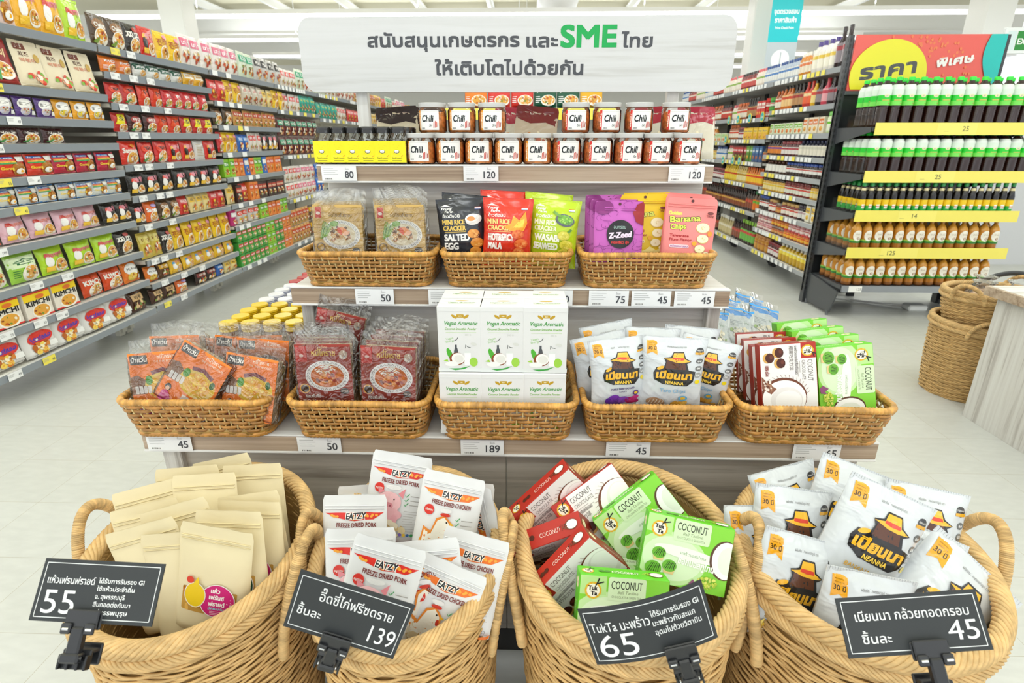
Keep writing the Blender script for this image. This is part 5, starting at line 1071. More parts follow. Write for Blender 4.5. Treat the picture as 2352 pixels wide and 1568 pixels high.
    f = bag_fn(w + .016, h + .036, d + .012, 'block', 9, .0022); g = MB(M_WRAP); wv = np.random.RandomState(4)
    n1, n2 = 26, 32; U, V = np.meshgrid(np.linspace(-1, 1, n1) * (w + .016) / 2, np.linspace(0, 1, n2) * (h + .036))
    tp = np.clip(1 - (V - h * .96) / (h * .16), .08, 1)
    for sd in (-1, 1):
        p = f(U, V, 0, sd); p[..., 1] = p[..., 1] * tp + wv.normal(0, .0006, p.shape[:2]) + (.006 * np.sin(U * 60) * (V > h)); p[..., 2] += -.003 + (V > h * 1.02) * .004 * np.sin(U * 45 + 1); g.grid(p, 'ffffff')
    g.obj('clear_wrapper', t)
    t.location = (0, 0, -50); return t
NPK = {k: noodle_pack(k) for k in ('tan', 'org', 'mar')}
GN = 'clear wrapped noodle packs in the trays'
def npk(kind, px, py, Y, lean, roll, rz, lb, mz=None): return top_at(dup(NPK[kind], lb, GN), px, py, Y, .148, lean, roll, rz, None, mz)
m2 = T2 + .012; m1 = T1 + .013
for j in range(4):
    npk('tan', 779 + j * 1.5, 470 - j * 3, 1.42 + j * .058, 5, 1, 0, 'pale clear wrapped noodle pack, %s back in the stack beside the end of the shelf' % ORD[j], m2)
    npk('tan', 920 - j * 3, 470 - j * 5, 1.42 + j * .058, 5, -1, -2, 'pale clear wrapped noodle pack, %s back in the stack next to the black snack bag' % ORD[j], m2)
npk('org', 366, 806, 1.17, 14, -4, 4, 'orange clear wrapped noodle pack leaning upright at the aisle end of its tray', m1); npk('org', 489, 810, 1.165, 16, 31, 0, 'orange clear wrapped noodle pack tilted sideways in the middle of its tray', m1); npk('org', 590, 816, 1.17, 14, 8, -4, 'orange clear wrapped noodle pack upright in front beside the maroon packs', m1)
for j, (px, py, Y, ro) in enumerate(((410, 768, 1.27, -2), (470, 772, 1.3, 4), (560, 772, 1.27, 6), (612, 776, 1.24, 3), (600, 768, 1.32, -2))): npk('org', px, py, Y, 10, ro, 0, 'orange clear wrapped noodle pack, %s along the back row of its tray' % ORD[j], m1)
for j in range(4): npk('mar', 745 - j * 3 + (j % 2) * 4, 786 - j * 7, 1.16 + j * .056, 5, 0, 2, 'maroon clear wrapped noodle pack, %s back in the stack next to the orange packs' % ORD[j], m1)
for j in range(4): npk('mar', 896 + j * 9, 791 - j * 12, 1.16 + j * .056, 5, 2, -2, 'maroon clear wrapped noodle pack, %s back in the stack next to the white cartons' % ORD[j], m1)
npk('mar', 790, 715, 1.35, 6, 14, 0, 'maroon clear wrapped noodle pack tilted at the back of its tray', m1)

# --- rice cracker bags
def cracker(key):
    base, t1, t2, l1, l2 = {'k': ('2a2d34', 'e3bd52', 'f3f2ee', 'SALTED', 'EGG'), 'r': ('d8331f', 'f2d27a', 'fbf1e8', 'HOT&SPICY', 'MALA'), 'g': ('b6cf1f', 'f0f0c8', 'f6f7e4', 'WASABI', 'SEAWEED')}[key]
    a = Art(); rg = random.Random(ord(key)); a.P([(-5.6, 17.6), (-4.2, 18.3), (-2.8, 17.6)], 'e8e4dc'); a.T('Young', -4.1, 16.5, .9, 'f4f2ea', b=.04, sh=.2, w=2.9); a.T("Farm", -3.4, 15.5, .8, 'f4f2ea', b=.04, sh=.2, w=2.2); a.R(3.6, 17.0, 5.2, 17.25, 'd23a3a'); a.R(3.6, 16.6, 5.2, 17.0, 'f4f4f4'); a.R(3.6, 16.35, 5.2, 16.6, '3a4a8a')
    a.T('ข้าวตังมินิ', -2.9, 13.9, 1.0, 'f2efe6', b=.03, w=4.6); a.T('MINI RICE', -5.4, 11.6, 1.6, t1, 'l', .05, 6.1); a.T('CRACKER', -5.3, 9.5, 1.6, t1, 'l', .05, 6.2); a.R(-5.0, 8.9, 1.0, 9.05, t1); a.T(l1, -5.1, 6.0, 2.3, t2, 'l', .06, 6.9); a.T(l2, -5.1, 3.0, 2.3, t2, 'l', .06, 3.7 if len(l2) < 6 else 6.6)
    if key == 'k': a.E(3.2, 13.0, 2.3, 1.8, 'd8d2cc', 20, 20); a.E(2.7, 13.5, 1.9, 1.4, 'f4ede2', 18, 20); a.E(2.5, 13.3, 1.1, .8, 'e8924a', 16); a.P([(2, 10), (5, 8), (5.6, 3), (3, 2), (4, 7)], '3a1c18')
    elif key == 'r': a.P([(-1, 10.5), (1, 12), (1.6, 14.5), (3.2, 13), (4.8, 16), (5.4, 12), (4.6, 9.4), (2, 9)], 'f0a02a'); a.P([(1.6, 10.5), (3, 12.6), (4.6, 13.6), (4.4, 10.6)], 'f6d04a')
    else: a.E(2.9, 13.4, 2.7, 2.0, '565a62', 20, -20); a.E(3.0, 13.6, 2.2, 1.5, '6fae2a', 18, -20); a.food(3.0, 13.6, 1.9, 1.2, ['8fc83a', '5a9a24', 'a9d85a'], 24, rg, .14); a.line([(-.4, 16.2), (.8, 15.2), (2, 14.6)], .8, '6a9a3a'); a.line([(2.6, 9.6), (3.8, 9.0), (5, 10.4)], .7, '5a8a34')
    cc = {'k': ['e2973c', 'efb25a', 'cf7f2a'], 'r': ['e8763c', 'f09a5a', 'd9582a'], 'g': ['dcd24a', 'e8e070', 'c9c03a']}[key]
    for cx, cy, q in ((3.0, 8.2, 1.75), (3.9, 5.0, 1.9), (3.3, 2.2, 1.6)):
        a.E(cx, cy, q, q * .92, cc[2], 14); a.E(cx - .1, cy + .12, q * .88, q * .8, cc[0], 12); a.food(cx, cy, q * .8, q * .72, cc, 9, rg, .28)
    a.L = [(t * np.array((.97, .72, 1))[:t.shape[-1]] + np.array((0, 2.5, 0))[:t.shape[-1]], c) for t, c in a.L]
    f = bag(.128, .17, .058, 'pillow', base, a, ord(key), M_FILM, sub=.9); o = f.obj('snack_bag'); top_seal(.128, .17, base).obj('top_seal', o); o.location = (0, 0, -50); tag(o, 'x', 'packet'); return o
CK = {k: cracker(k) for k in 'krg'}
def ck(k, px, py, Y, lean, roll, rz, lb): top_at(dup(CK[k], lb, 'rice cracker bags in the middle tray'), px, py, Y, .17, lean, roll, rz, None, m2)
ck('k', 1058, 456, 1.44, 4, -2, 6, 'black rice cracker bag with egg picture in front'); ck('r', 1168, 455, 1.425, 4, 2, 0, 'red hot and spicy rice cracker bag in front'); ck('g', 1279, 458, 1.44, 4, 4, -6, 'lime green wasabi rice cracker bag in front')
ck('k', 1070, 446, 1.52, 3, 5, 0, 'black rice cracker bag showing one corner behind the front bags'); ck('r', 1158, 438, 1.53, 2, 3, 0, 'red rice cracker bag behind the front red one'); ck('g', 1262, 444, 1.52, 3, 5, 0, 'lime green rice cracker bag behind the front green one'); ck('r', 1172, 442, 1.585, 1, 1, 0, 'red rice cracker bag at the back of the middle tray')

# --- stand-up chip pouches
def chip_pouch(key):
    rg = random.Random(8); w, h = (.124, .17); a = Art(); base = {'v': 'c45fb8', 'y': 'ecc71c', 'p': 'ee8a86'}[key]
    if key == 'v':
        for k in range(34):
            x, y = rg.uniform(-6, 6), rg.uniform(0, 16.5); A = rg.uniform(0, 6.28); a.line([(x + .9 * math.cos(A + q * .9) * (1 + q * .25), y + .9 * math.sin(A + q * .9)) for q in range(5)], .09, rg.choice(('8a2f86', '7a2a7a', 'a04a9c')))
        a.P([(6.2, 17), (6.2, 10.5), (4.2, 11.5), (3.4, 14), (4.4, 16.2)], '9a1f24'); a.E(-4.2, 15.4, 2.6, 1.9, '8a2f7a', 16); a.E(5.2, 1.2, 1.9, 1.9, '6a2a6e', 14); a.E(.3, 8.2, 3.45, 3.85, '1f1b1f', 28); a.T('อบกรอบ', .1, 9.7, .9, '8fa8a0', b=.03, w=3); a.T('Z-Zeed', .2, 7.3, 1.5, 'f2d9ec', b=.07, w=5.6, sh=.15, rot=5); a.T('หอมเจียว กุ้ง', .3, 5.7, .7, 'd8322c', b=.05, w=4.4); a.T('ผลิตภัณฑ์หอม', -1, 2.0, .45, 'f4e8f0', b=.03, w=4.4); a.E(-.2, .2, 2.6, 1.0, '241e22', 16)
    else:
        tc = '3a3a20'; a.T('Golden', -3.9, 12.4, .9, 'e8e26a', b=.1, w=3.2); a.T('Banana', -4.9, 10.4, 1.55, tc, 'l', .13, 7.4, rot=6); a.T('Banana', -4.9, 10.4, 1.55, 'd8dc5a', 'l', .05, 7.4, rot=6); a.T('Chips', -4.6, 8.5, 1.4, tc, 'l', .13, 3.6, rot=6); a.T('Chips', -4.6, 8.5, 1.4, 'd8dc5a', 'l', .05, 3.6, rot=6)
        a.T('Taiwanese' if key == 'p' else 'Original', -4.7, 6.6, .7, 'b0282a', 'l', .05, 4.6); a.T('Plum Flavor', -4.7, 5.5, .7, 'b0282a', 'l', .05, 5.4); a.R(-4.6, 3.6, .2, 4.5, 'f2d2d8' if key == 'p' else 'f6e48a', .4); a.T('กล้วยอบกรอบ', -2.2, 3.8, .5, '8a3a9a', b=.03, w=4.2)
        for cx, cy, q in ((3.2, 9.2, 1.7), (3.4, 6.3, 1.5), (2.9, 3.6, 1.35), (4.6, 2.2, .9)): a.E(cx, cy, q, q * .82, 'd9c27a', 18); a.E(cx, cy + .08, q * .92, q * .74, 'f4ebc4', 18); a.food(cx, cy, q * .4, q * .3, ['dcc98a', 'e8d8a0'], 6, rg, .25)
        a.E(1.4, 5.0, .6, .6, 'e8a82a', 12); a.E(5.0, 7.8, .6, .7, 'e89a3a', 12); a.P([(-2, 1.2), (1, .4), (4.5, 1), (5.2, 2.2), (3, 1.6), (1.4, 2.6), (.2, 1.7)], 'f0de8a'); a.E(4.6, 13.2, .8, .4, '7a3a38', 10); a.T('Young', 4.5, 12.2, .6, '7a3a38', b=.03, w=1.8)
    a.L = [(t * np.array((1, .155 / .17, 1))[:t.shape[-1]], c) for t, c in a.L]; h = .155
    f = bag(w, h, .028, 'standup', base, a, ord(key), M_SATIN, sub=.9); o = f.obj('chip_pouch'); zip_strip(w, h, h * .86, base).obj('zip_seal', o)
    b = MB(M_SATIN); f2 = bag_fn(w, h, .05, 'standup', ord(key)); b.lathe([(.0035, -.0002), (.0035, .0002)], 12, '5a2a2a'); q = b.obj('hang_hole', o); q.rotation_euler = (R(90), 0, 0); q.location = (0, -.0035, h * .955)
    o.location = (0, 0, -50); tag(o, 'x', 'packet'); return o
CP = {k: chip_pouch(k) for k in 'vyp'}
def cp(k, px, py, Y, lean, roll, rz, lb): top_at(dup(CP[k], lb, 'chip pouches in the third upper tray'), px, py, Y, .155, lean, roll, rz, (1, 1, 1), m2)
for j, (px, py, Y) in enumerate(((1424, 462, 1.425), (1412, 458, 1.459), (1402, 452, 1.493), (1398, 447, 1.527))): cp('v', px, py, Y, 7, 1 - j * .4, 4, 'purple pouch with black round label, %s from the front of its stack' % ORD[j])
for j, (px, py, Y) in enumerate(((1482, 446, 1.476), (1486, 442, 1.512))): cp('y', px, py, Y, 6, -1, 0, 'yellow banana chip pouch, %s of the two between the purple and pink pouches' % ('front', 'back')[j])
for j, (px, py, Y) in enumerate(((1592, 455, 1.425), (1588, 449, 1.459), (1582, 446, 1.493), (1578, 444, 1.527))): cp('p', px, py, Y, 7, 3, -3, 'pink banana chip pouch, %s from the front of its stack' % ORD[j])

# --- white cartons of coconut powder
def carton():
    w, d, h = .0955, .066, .1505; b = MB(M_PRINT); b.cbox(-w / 2, w / 2, -d / 2, d / 2, 0, h, 'e2e2e1', .0012); rg = random.Random(12); a = Art()
    def crest(x, y, k): a.R(x - .8 * k, y - .3 * k, x + .8 * k, y + .4 * k, 'c09a24', .15 * k); a.E(x - 1.3 * k, y - .1 * k, .7 * k, .3 * k, 'c09a24', 12, -35); a.E(x + 1.3 * k, y - .1 * k, .7 * k, .3 * k, 'c09a24', 12, 35); a.T('คชา', x, y - .1 * k, .3 * k, 'f4ecc8', b=.05)
    crest(.2, 12.9, 1); a.T('Vegan Aromatic', .2, 10.9, .95, '3f9a3c', w=7.2, b=.02, sh=.25); a.T('Coconut Smoothie Powder', .2, 9.8, .52, '7ab83a', w=6.8, b=.02, sh=.2); a.R(-3, 9.2, 3.6, 9.28, 'b9d894'); a.T('300 G', 1.8, 8.5, .4, 'c9ccc4')
    a.T('Vegan', -2.2, 7.6, .5, '9acb7a', rot=12); a.T('Energy', -2.1, 7.0, .5, '9acb7a', rot=12); a.E(-.9, 4.2, .5, 1.7, '4f5358', 14); a.R(-1.15, 5.3, -.7, 6.4, '4f5358'); a.E(-2.3, 4.2, .55, 1.5, '4fae34', 12, 20)
    a.E(-.7, 3.1, 1.7, 1.5, '8a4a24', 20); a.E(-.5, 3.2, 1.45, 1.3, 'f4f3ee', 20); a.E(-.35, 3.1, 1.05, .9, 'e4e3dc', 18); a.R(.9, 1.6, 2.3, 4.7, 'f8f8f6', .2); a.R(.95, 4.5, 2.25, 5.0, 'e0e4e0'); a.E(2.9, 2.4, .9, 1.1, '9fd24a', 14); a.P([(-2.6, .8), (0, .9), (2.2, 1.5), (.8, .7), (-1.2, .4)], '3fa044'); a.P([(-3.8, 2.6), (-2.9, 3), (-2.6, 2.4)], '9fd03a'); a.E(-1.9, 1.9, 1.5, .6, 'f0f1ee', 16)
    a.line([(1.2, 5.6), (1.2, 6.4), (1.7, 5.9), (2.3, 5.8)], .12, '3a3c3c'); a.line([(-1.2, 7.3), (-.7, 7.6), (-.4, 8.1)], .12, '4a4c4a'); a.E(3.0, 6.6, .7, .35, 'd9dad4', 12, -10); a.R(-4.9, .1, 4.9, 1.0, 'e0e3e1')
    # keep the picture over the pale foot band
    a.L = a.L[-1:] + a.L[:-1]
    paint(b, a, S_front(-d / 2), 0, eps=.00015, step=.00002)
    a2 = Art(); a2.T('Vegan Aromatic', .2, -.4, .6, '7ab04a', w=6, b=.02, sh=.25); a2.R(-2.6, -1.0, 3, -.9, 'a8c88a'); a2.E(.2, 1.2, 1.5, .35, 'c8a83a', 14); paint(b, a2, S_top(h), 0, eps=.00015, step=.00002)
    o = b.obj('powder_carton'); 
    f = MB(M_PRINT); f.box(-w / 2 + .002, w / 2 - .002, -d / 2 - .0006, -d / 2 - .0002, h - .0105, h - .0102, 'cfcfcd'); f.obj('tuck_flap', o)
    o.location = (0, 0, -50); tag(o, 'x', 'carton'); return o
CT = carton()
for lv in range(2):
    for j in range(2):
        for k, px in enumerate((1058, 1154, 1252)):
            x = at(px, 760, 1.155)[0]; o = dup(CT, 'white coconut powder carton, %s column from the maroon packs, %s layer, %s row' % (ORD[k], ('lower', 'upper')[lv], ('front', 'back')[j]), 'white cartons stacked in a tray')
            pose(o, (x + rg0.uniform(-.001, .001), 1.158 + j * .071 + rg0.uniform(-.002, .002) + .006 * lv, T1 + .012 + lv * .1515), 0, 0, rg0.uniform(-.8, .8))

# --- white chip bags with a yellow hat badge
def hatbag(key):
    rg = random.Random(5); w, h = .16, .212; a = Art(); a.P([(-7.0, 20.4), (-7.0, 16.3), (-5.75, 17.1), (-4.5, 16.3), (-4.5, 20.4)], 'e5a120'); a.T('30 ปี', -5.75, 17.7, .85, '4a3410', b=.03, w=1.9); a.small(-6.6, 19.4, -4.9, 2, .5, 'b27a14', rg, .16); a.T('ผลิตภัณฑ์เกษตรแปรรูป ตรา', .2, 18.6, .42, '6a6a68', w=5)
    a.E(6.1, 17.9, 1.0, 1.0, '3a3a3c', 16); a.R(4.9, 17.0, 7.3, 17.6, 'e0a52a', .2); a.T('Natural', 6.1, 17.95, .4, 'f0eee8', w=1.5); 
    for y, c, s in ((15.2, '5a5a5a', 'อบ'), (13.1, '6a6a6a', '0%'), (11.1, '9a9a98', 'ไม่มี')): a.E(6.3, y, .95, .7, c, 16); a.T(s, 6.3, y - .25, .5, 'f2f2f0', b=.05, w=1.0)
    a.E(6.3, 9.2, .7, .6, 'ecd21f', 12)
    a.P([(-5.3, 11.3), (-4.6, 13.0), (-2.8, 13.1), (-2.4, 14.6), (-2.9, 15.7), (-1.2, 16.2), (-.6, 17.6), (2.0, 17.6), (2.6, 15.9), (4.2, 15.0), (3.0, 14.4), (3.6, 12.6), (5.5, 12.2), (5.1, 9.3), (3.6, 7.9), (-2.6, 8.2), (-4.0, 9.0), (-5.0, 9.4)], '221f1e')
    a.P([(-2.4, 12.8), (-2.1, 15.2), (2.3, 15.2), (2.9, 12.8)], '5a3018')                                   # the hat on its badge
    a.P([(-2.8, 15.5), (-.9, 15.9), (-.5, 17.3), (1.9, 17.3), (2.3, 15.7), (3.9, 15.0), (2.0, 14.7), (0, 14.8)], 'eeb42a'); a.P([(-.9, 15.6), (-.8, 16.1), (2.1, 16.0), (2.25, 15.4), (.6, 15.3)], 'd8402a')
    a.E(-3.6, 12.9, 1.0, .45, 'eeb42a', 12, 30); a.T('เนียนนา', 0, 10.0, 2.0, 'f0b428', b=.09, w=9.0, sh=.08); a.T('NEANNA', .3, 8.35, .95, 'f2c94a', b=.05, w=4.6)
    if key == 'p':
        a.T('PURPLE SWEET POTATO', .2, 6.4, .6, '4a3478', b=.03, w=6.6); a.T('CHIPS', .2, 5.5, .5, '4a3478', w=2); a.E(-1.8, 2.7, 2.9, 1.6, '5f2f9a', 18, -10); a.E(-2.2, 3.7, 1.6, 1.2, '7a3aac', 14); a.E(.4, 2.9, 1.8, 1.2, '8a4ab8', 14); a.E(2.9, 2.2, 2.2, 1.3, 'b81f6a', 14, -25); a.E(3.4, 3.1, 1.6, .8, 'cc3a84', 12, 20); a.E(4.0, 4.9, .85, .85, '5a2f8a', 14); a.E(4.0, 4.9, .6, .5, 'e8c23a', 12)
    elif key == 't':
        a.T('Taro Chips', .2, 5.8, 1.1, '8fb8d8', b=.03, w=6.6); a.E(3.1, 3.9, 1.2, .9, '6fb4d8', 14); a.E(3.1, 3.9, .7, .5, 'e8b93a', 12); a.E(-3.6, 2.2, 2.4, 1.5, 'b08a6a', 16, -10); 
        for q in range(5): a.line([(-5.4 + q * .8, 1.4), (-5.0 + q * .8, 2.4), (-4.9 + q * .8, 3.2)], .25, 'd8c8b4')
        for q in range(7): a.E(1.0 + (q % 4) * 1.3, 1.3 + (q // 4) * 1.0, 1.0, .65, rg.choice(('dca23a', 'e6b452', 'cf9430')), 12, rg.uniform(0, 60))
    else:
        a.T('BANANA CHIPS', .2, 6.0, .85, 'd8a42a', b=.02, w=8.2); a.R(-3, 5.3, 4, 5.4, 'e0b44a'); a.T('กล้วยทอดกรอบ', .6, 4.6, .5, 'd8a42a', w=4)
        for q in range(6): a.P([(-5.2 + q * .75, 2.2), (-5.5 + q * .9, 3.6), (-4.6 + q * .85, 5.0 + .2 * math.sin(q)), (-4.3 + q * .75, 3.6), (-4.4 + q * .7, 2.2)], ('e8c43a', 'f0d25a', 'dcb42e')[q % 3])
        for cx, cy in ((-1.6, 2.0), (1.2, 1.6)): a.E(cx, cy, 1.6, 1.0, 'dca24a', 16); a.E(cx, cy + .1, 1.4, .82, 'f4ead0', 16); a.food(cx, cy, .6, .3, ['8a6a3a'], 4, rg, .12)
        a.E(4.3, 3.0, 1.25, 1.0, 'e07a2a', 14); a.E(4.3, 3.0, .7, .5, 'b83a24', 12)
    f = bag(w, h, .07, 'pillow', 'cfd3d7', a, ord(key) + 2, M_FILM, wr=.0022, sub=.9); o = f.obj('chip_bag'); top_seal(w, h, 'cdd1d5').obj('top_seal', o); o.location = (0, 0, -50); tag(o, 'x', 'packet'); return o
HB = {k: hatbag(k) for k in 'ptb'}
def hb(k, px, py, Y, lean, roll, rz, lb, s=1, mz=None, g='white chip bags with hat badge'): top_at(dup(HB[k], lb, g), px, py, Y, .212, lean, roll, rz, s if isinstance(s, tuple) else (s, s, s), mz)
def hbc(k, px, py, Y, lean, roll, rz, lb, s=1):
    """by the middle of the bag"""
    o = dup(HB[k], lb, 'white chip bags with hat badge'); pose(o, (0, 0, 0), lean, roll, rz, (s, s, s)); o.location = Vector(at(px, py, Y)) - o.rotation_euler.to_matrix() @ Vector((0, 0, .106 * s))
hb('p', 1417, 776, 1.165, 7, -4, 8, 'white purple sweet potato chip bag in front in its tray', (.84, .8, .76), m1); hb('t', 1552, 774, 1.16, 6, 2, -3, 'white taro chip bag in front in its tray', (.9, .8, .78), m1)
hb('p', 1372, 768, 1.22, 6, -9, 10, 'white chip bag leaning at the carton side of its tray', (.84, .8, .76), m1); hb('t', 1390, 742, 1.3, 4, -10, 6, 'white chip bag standing tilted at the back carton side of its tray', (.84, .8, .76), m1); hb('t', 1500, 752, 1.25, 5, 2, 0, 'white chip bag between the two front bags in its tray', (.84, .8, .76), m1)
hb('t', 1638, 778, 1.215, 6, 10, -12, 'white taro chip bag leaning towards the brown boxes', (.84, .8, .76), m1); hb('b', 1592, 750, 1.28, 4, 5, 0, 'white chip bag with orange ribbon at the back of its tray', (.84, .8, .76), m1)

# --- coconut boxes
def cocobox(key):
    w, h, d = .15, .118, .04; red = key == 'r'; base = 'b02a1e' if red else '62c21f'; b = MB(M_PRINT); b.cbox(-w / 2, w / 2, -d / 2, d / 2, 0, h, base, .001); rg = random.Random(14); a = Art(); W = 15; Hc = 11.8
    def logo(x, y, k, bg=None):
        for q in range(22): A = q * 16.4; a.E(x + .95 * k * math.cos(R(A)), y + .95 * k * math.sin(R(A)), .3 * k, .3 * k, 'e6a828' if q % 2 else 'd8c23a', 7)
        a.E(x, y, .95 * k, .95 * k, 'f4f0dc', 18); a.T('Tuk', x - .05 * k, y + .05 * k, .62 * k, '262220', b=.08, w=1.3 * k); a.T('Ta', x + .15 * k, y - .68 * k, .58 * k, '262220', b=.08, w=.9 * k); a.line([(x + .3 * k, y + .7 * k), (x + .55 * k, y + 1.1 * k), (x + .8 * k, y + 1.75 * k)], .2 * k, '2a2624'); a.line([(x + .55 * k, y + 1.0 * k), (x + 1.5 * k, y + 1.3 * k)], .18 * k, '2a2624')
    if red:
        a.R(-7.4, .05, 7.4, 11.7, 'ece9e6'); a.R(-7.4, 8.6, -4.0, 11.7, 'b53226'); logo(-5.7, 10.0, 1.05); a.T('COCONUT', -3.6, 9.9, 1.1, '6a5f5c', 'l', .0, 4.8); a.T('CHOCOLATE', -3.6, 8.7, .75, '8a807c', 'l', 0, 4.4); a.T('มะพร้าวอบเคลือบช็อกโกแลต', -6.9, 7.3, .55, '6a5f5c', 'l', .02, 6.4); a.T('椰果巧克力球', -6.9, 6.2, .7, '8a807c', 'l', .01, 5.4); a.small(-3.5, 8.2, .6, 2, .4, 'b0a8a4', rg, .1)
        for cx, cy in ((-5.6, 3.9), (-3.2, 4.2), (-4.5, 1.9)): a.E(cx, cy - .35, 1.15, .95, 'd9a85a', 16); a.E(cx, cy + .15, 1.12, .95, '4f2216', 16); a.E(cx - .25, cy + .45, .5, .35, '6a3424', 10)
        a.E(4.6, 4.6, 4.5, 4.9, '6f3a22', 30); a.E(4.9, 4.7, 4.2, 4.6, 'f6f4f0', 30); a.E(5.3, 5.2, 3.0, 3.4, 'e6e2de', 26); a.E(5.5, 5.6, 2.4, 2.8, 'f2f0ec', 22); a.P([(-.4, .1), (1.4, 1.6), (2.6, 3.2), (3.8, 2.0), (2.4, .1)], '8a5a44'); a.food(1.8, 1.4, 1.6, 1.2, ['6a3a26', 'a87a5e', 'e8dcd0'], 22, rg, .22)
        for q in range(18): A = 100 + q * 9; a.line([(4.7 + 4.6 * math.cos(R(A)), 4.6 + 5.0 * math.sin(R(A))), (4.7 + 5.3 * math.cos(R(A + 4)), 4.6 + 5.7 * math.sin(R(A + 4)))], .07, '7a4a34')
        a.T('100% อร่อย', -1.6, 1.0, .7, '8a2a1c', b=.03, rot=0, w=2.4)
    else:
        a.R(-7.4, .05, 7.4, 11.7, '84cf3c'); a.E(-2.5, 4.6, 6.2, 4.6, 'c4e6a4', 28); a.E(-2.2, 4.6, 5.2, 3.8, 'd8edc4', 26); a.P([(-7.4, 8.6), (-3, 8.6), (-3, 11.7), (-7.4, 11.7)], 'b8e090'); logo(-5.2, 9.3, 1.15); a.R(-2.7, 7.9, 3.6, 11.7, 'd3e8bd', .4); a.T('COCONUT', .4, 9.8, 1.35, '3a4030', w=5.2, b=.01); a.T('Ball Tanline', .6, 9.0, .55, '7a8a62', w=3.4, sh=.25); a.T('CHOCOLATE & GREEN TEA', .4, 8.3, .4, '7a8a62', w=4.9)
        a.E(.4, 5.9, 6.0, 1.0, 'eef4e6', 24, -4); a.T('มะพร้าวบอลสีน้ำตาล', 1.2, 5.6, .5, '5a8a3a', w=4.4, rot=-4); a.T('ช็อกบอลกูโทน', 1.9, 3.9, 1.15, 'f4f8ee', b=.05, w=6.2, rot=-4)
        a.E(6.6, 6.2, 2.6, 3.4, '5a3a28', 26); a.E(6.8, 6.2, 2.4, 3.2, 'f4f4ee', 26); a.E(7.1, 6.2, 1.7, 2.4, 'e2e6d8', 22)
        for cx, cy, q in ((-4.6, 5.0, 1.2), (-5.2, 2.2, 1.45), (-2.5, 3.1, 1.25)):
            a.P([(cx - q * .9, cy), (cx + q * .9, cy), (cx + q * .65, cy - q * .95), (cx - q * .65, cy - q * .95)], 'e4c88a'); a.E(cx, cy + .2, q, q * .85, '6fb23a', 18)
            for s_ in range(6): o_ = -q * .75 + s_ * q * .28; a.line([(cx + o_, cy + .2 - q * .45), (cx + o_ * .8 + .15, cy + .2), (cx + o_ * .7 + .4, cy + q * .72)], .13, '26391c' if s_ % 2 else '3f7a22')
        a.food(4.2, 1.9, 1.8, 1.2, ['c9d84a', 'a9c43a', 'dce070'], 60, rg, .14); a.P([(1.0, .8), (1.8, 2.0), (2.4, 1.2), (3.0, 1.5), (2.8, .3), (1.6, .1)], '8a4a72')
    paint(b, clip_art(a, -W / 2 + .05, .05, W / 2 - .05, Hc - .05), S_front(-d / 2), 0, eps=.00015, step=.000018)
    a = Art(); logo(-6.0, -.2, .85); a.T('COCONUT', .4, -.6, 1.0, 'f1eadf', w=4.6, b=.02) if not red else a.T('COCONUT', 1.2, -.6, .9, 'e6cfc4', w=4.4); 
    for cx in (-2.6, -3.6): a.E(cx, 0, .55, .5, '4f2216' if red else '4f8a2a', 12)
    a.E(5.6, 0, 1.3, 1.0, '6a3a24', 18); a.E(5.7, 0, 1.1, .85, 'f0eee6', 18)
    a.food(3.9, .0, .8, .7, ['c9d84a', 'a9c43a'] if not red else ['7a3a26', '4f2216'], 12, rg, .25); paint(b, a, S_top(h), 0, eps=.00015, step=.00002)
    o = b.obj('coconut_box')
    for x, s in ((-w / 2, S_side), (w / 2, S_sidep)):
        e = MB(M_PRINT); x_ = x - .0002 if x < 0 else x + .0002; e.box(min(x, x_), max(x, x_), -d / 2 + .001, d / 2 - .001, .001, h - .001, base if not red else '8a1f18'); a = Art(); a.T('COCONUT', 0, 4.6, .7, 'f1e6da', w=4.4, rot=90); a.E(0, 9.8, .9, .9, 'efe2b8', 14); a.T('TukTa', 0, 9.6, .4, '2a2422', w=1.4); a.small(-1.2, 2.2, 1.2, 3, .45, 'e2cdb8' if red else 'd9efc0', rg); paint(e, a, s(x_), 0, eps=.0001, step=.00002); e.obj('end_flap', o)
    o.location = (0, 0, -50); tag(o, 'x', 'box'); return o
CB = {k: cocobox(k) for k in 'rg'}
def cb_(k, px, py, Y, lean, roll, rz, lb, g='coconut boxes'):
    """by the middle of the box front"""
    o = dup(CB[k], lb, g); pose(o, (0, 0, 0), lean, roll, rz); o.location = Vector(at(px, py, Y)) - o.rotation_euler.to_matrix() @ Vector((0, -.02, .059)); return o
for j, (px, py, Y) in enumerate(((1812, 865, 1.16), (1792, 864, 1.212), (1770, 848, 1.264), (1752, 832, 1.316))): cb_('r', px, py, Y, 13, 82, -8 - j * 2, 'brown coconut chocolate box on end, %s from the front of its leaning row' % ORD[j])
for j, (px, py, Y) in enumerate(((1944, 870, 1.16), (1915, 847, 1.212), (1882, 826, 1.264), (1846, 806, 1.316))): cb_('g', px, py, Y, 13, 81, -6, 'green coconut box on end, %s from the front of its leaning row' % ORD[j])

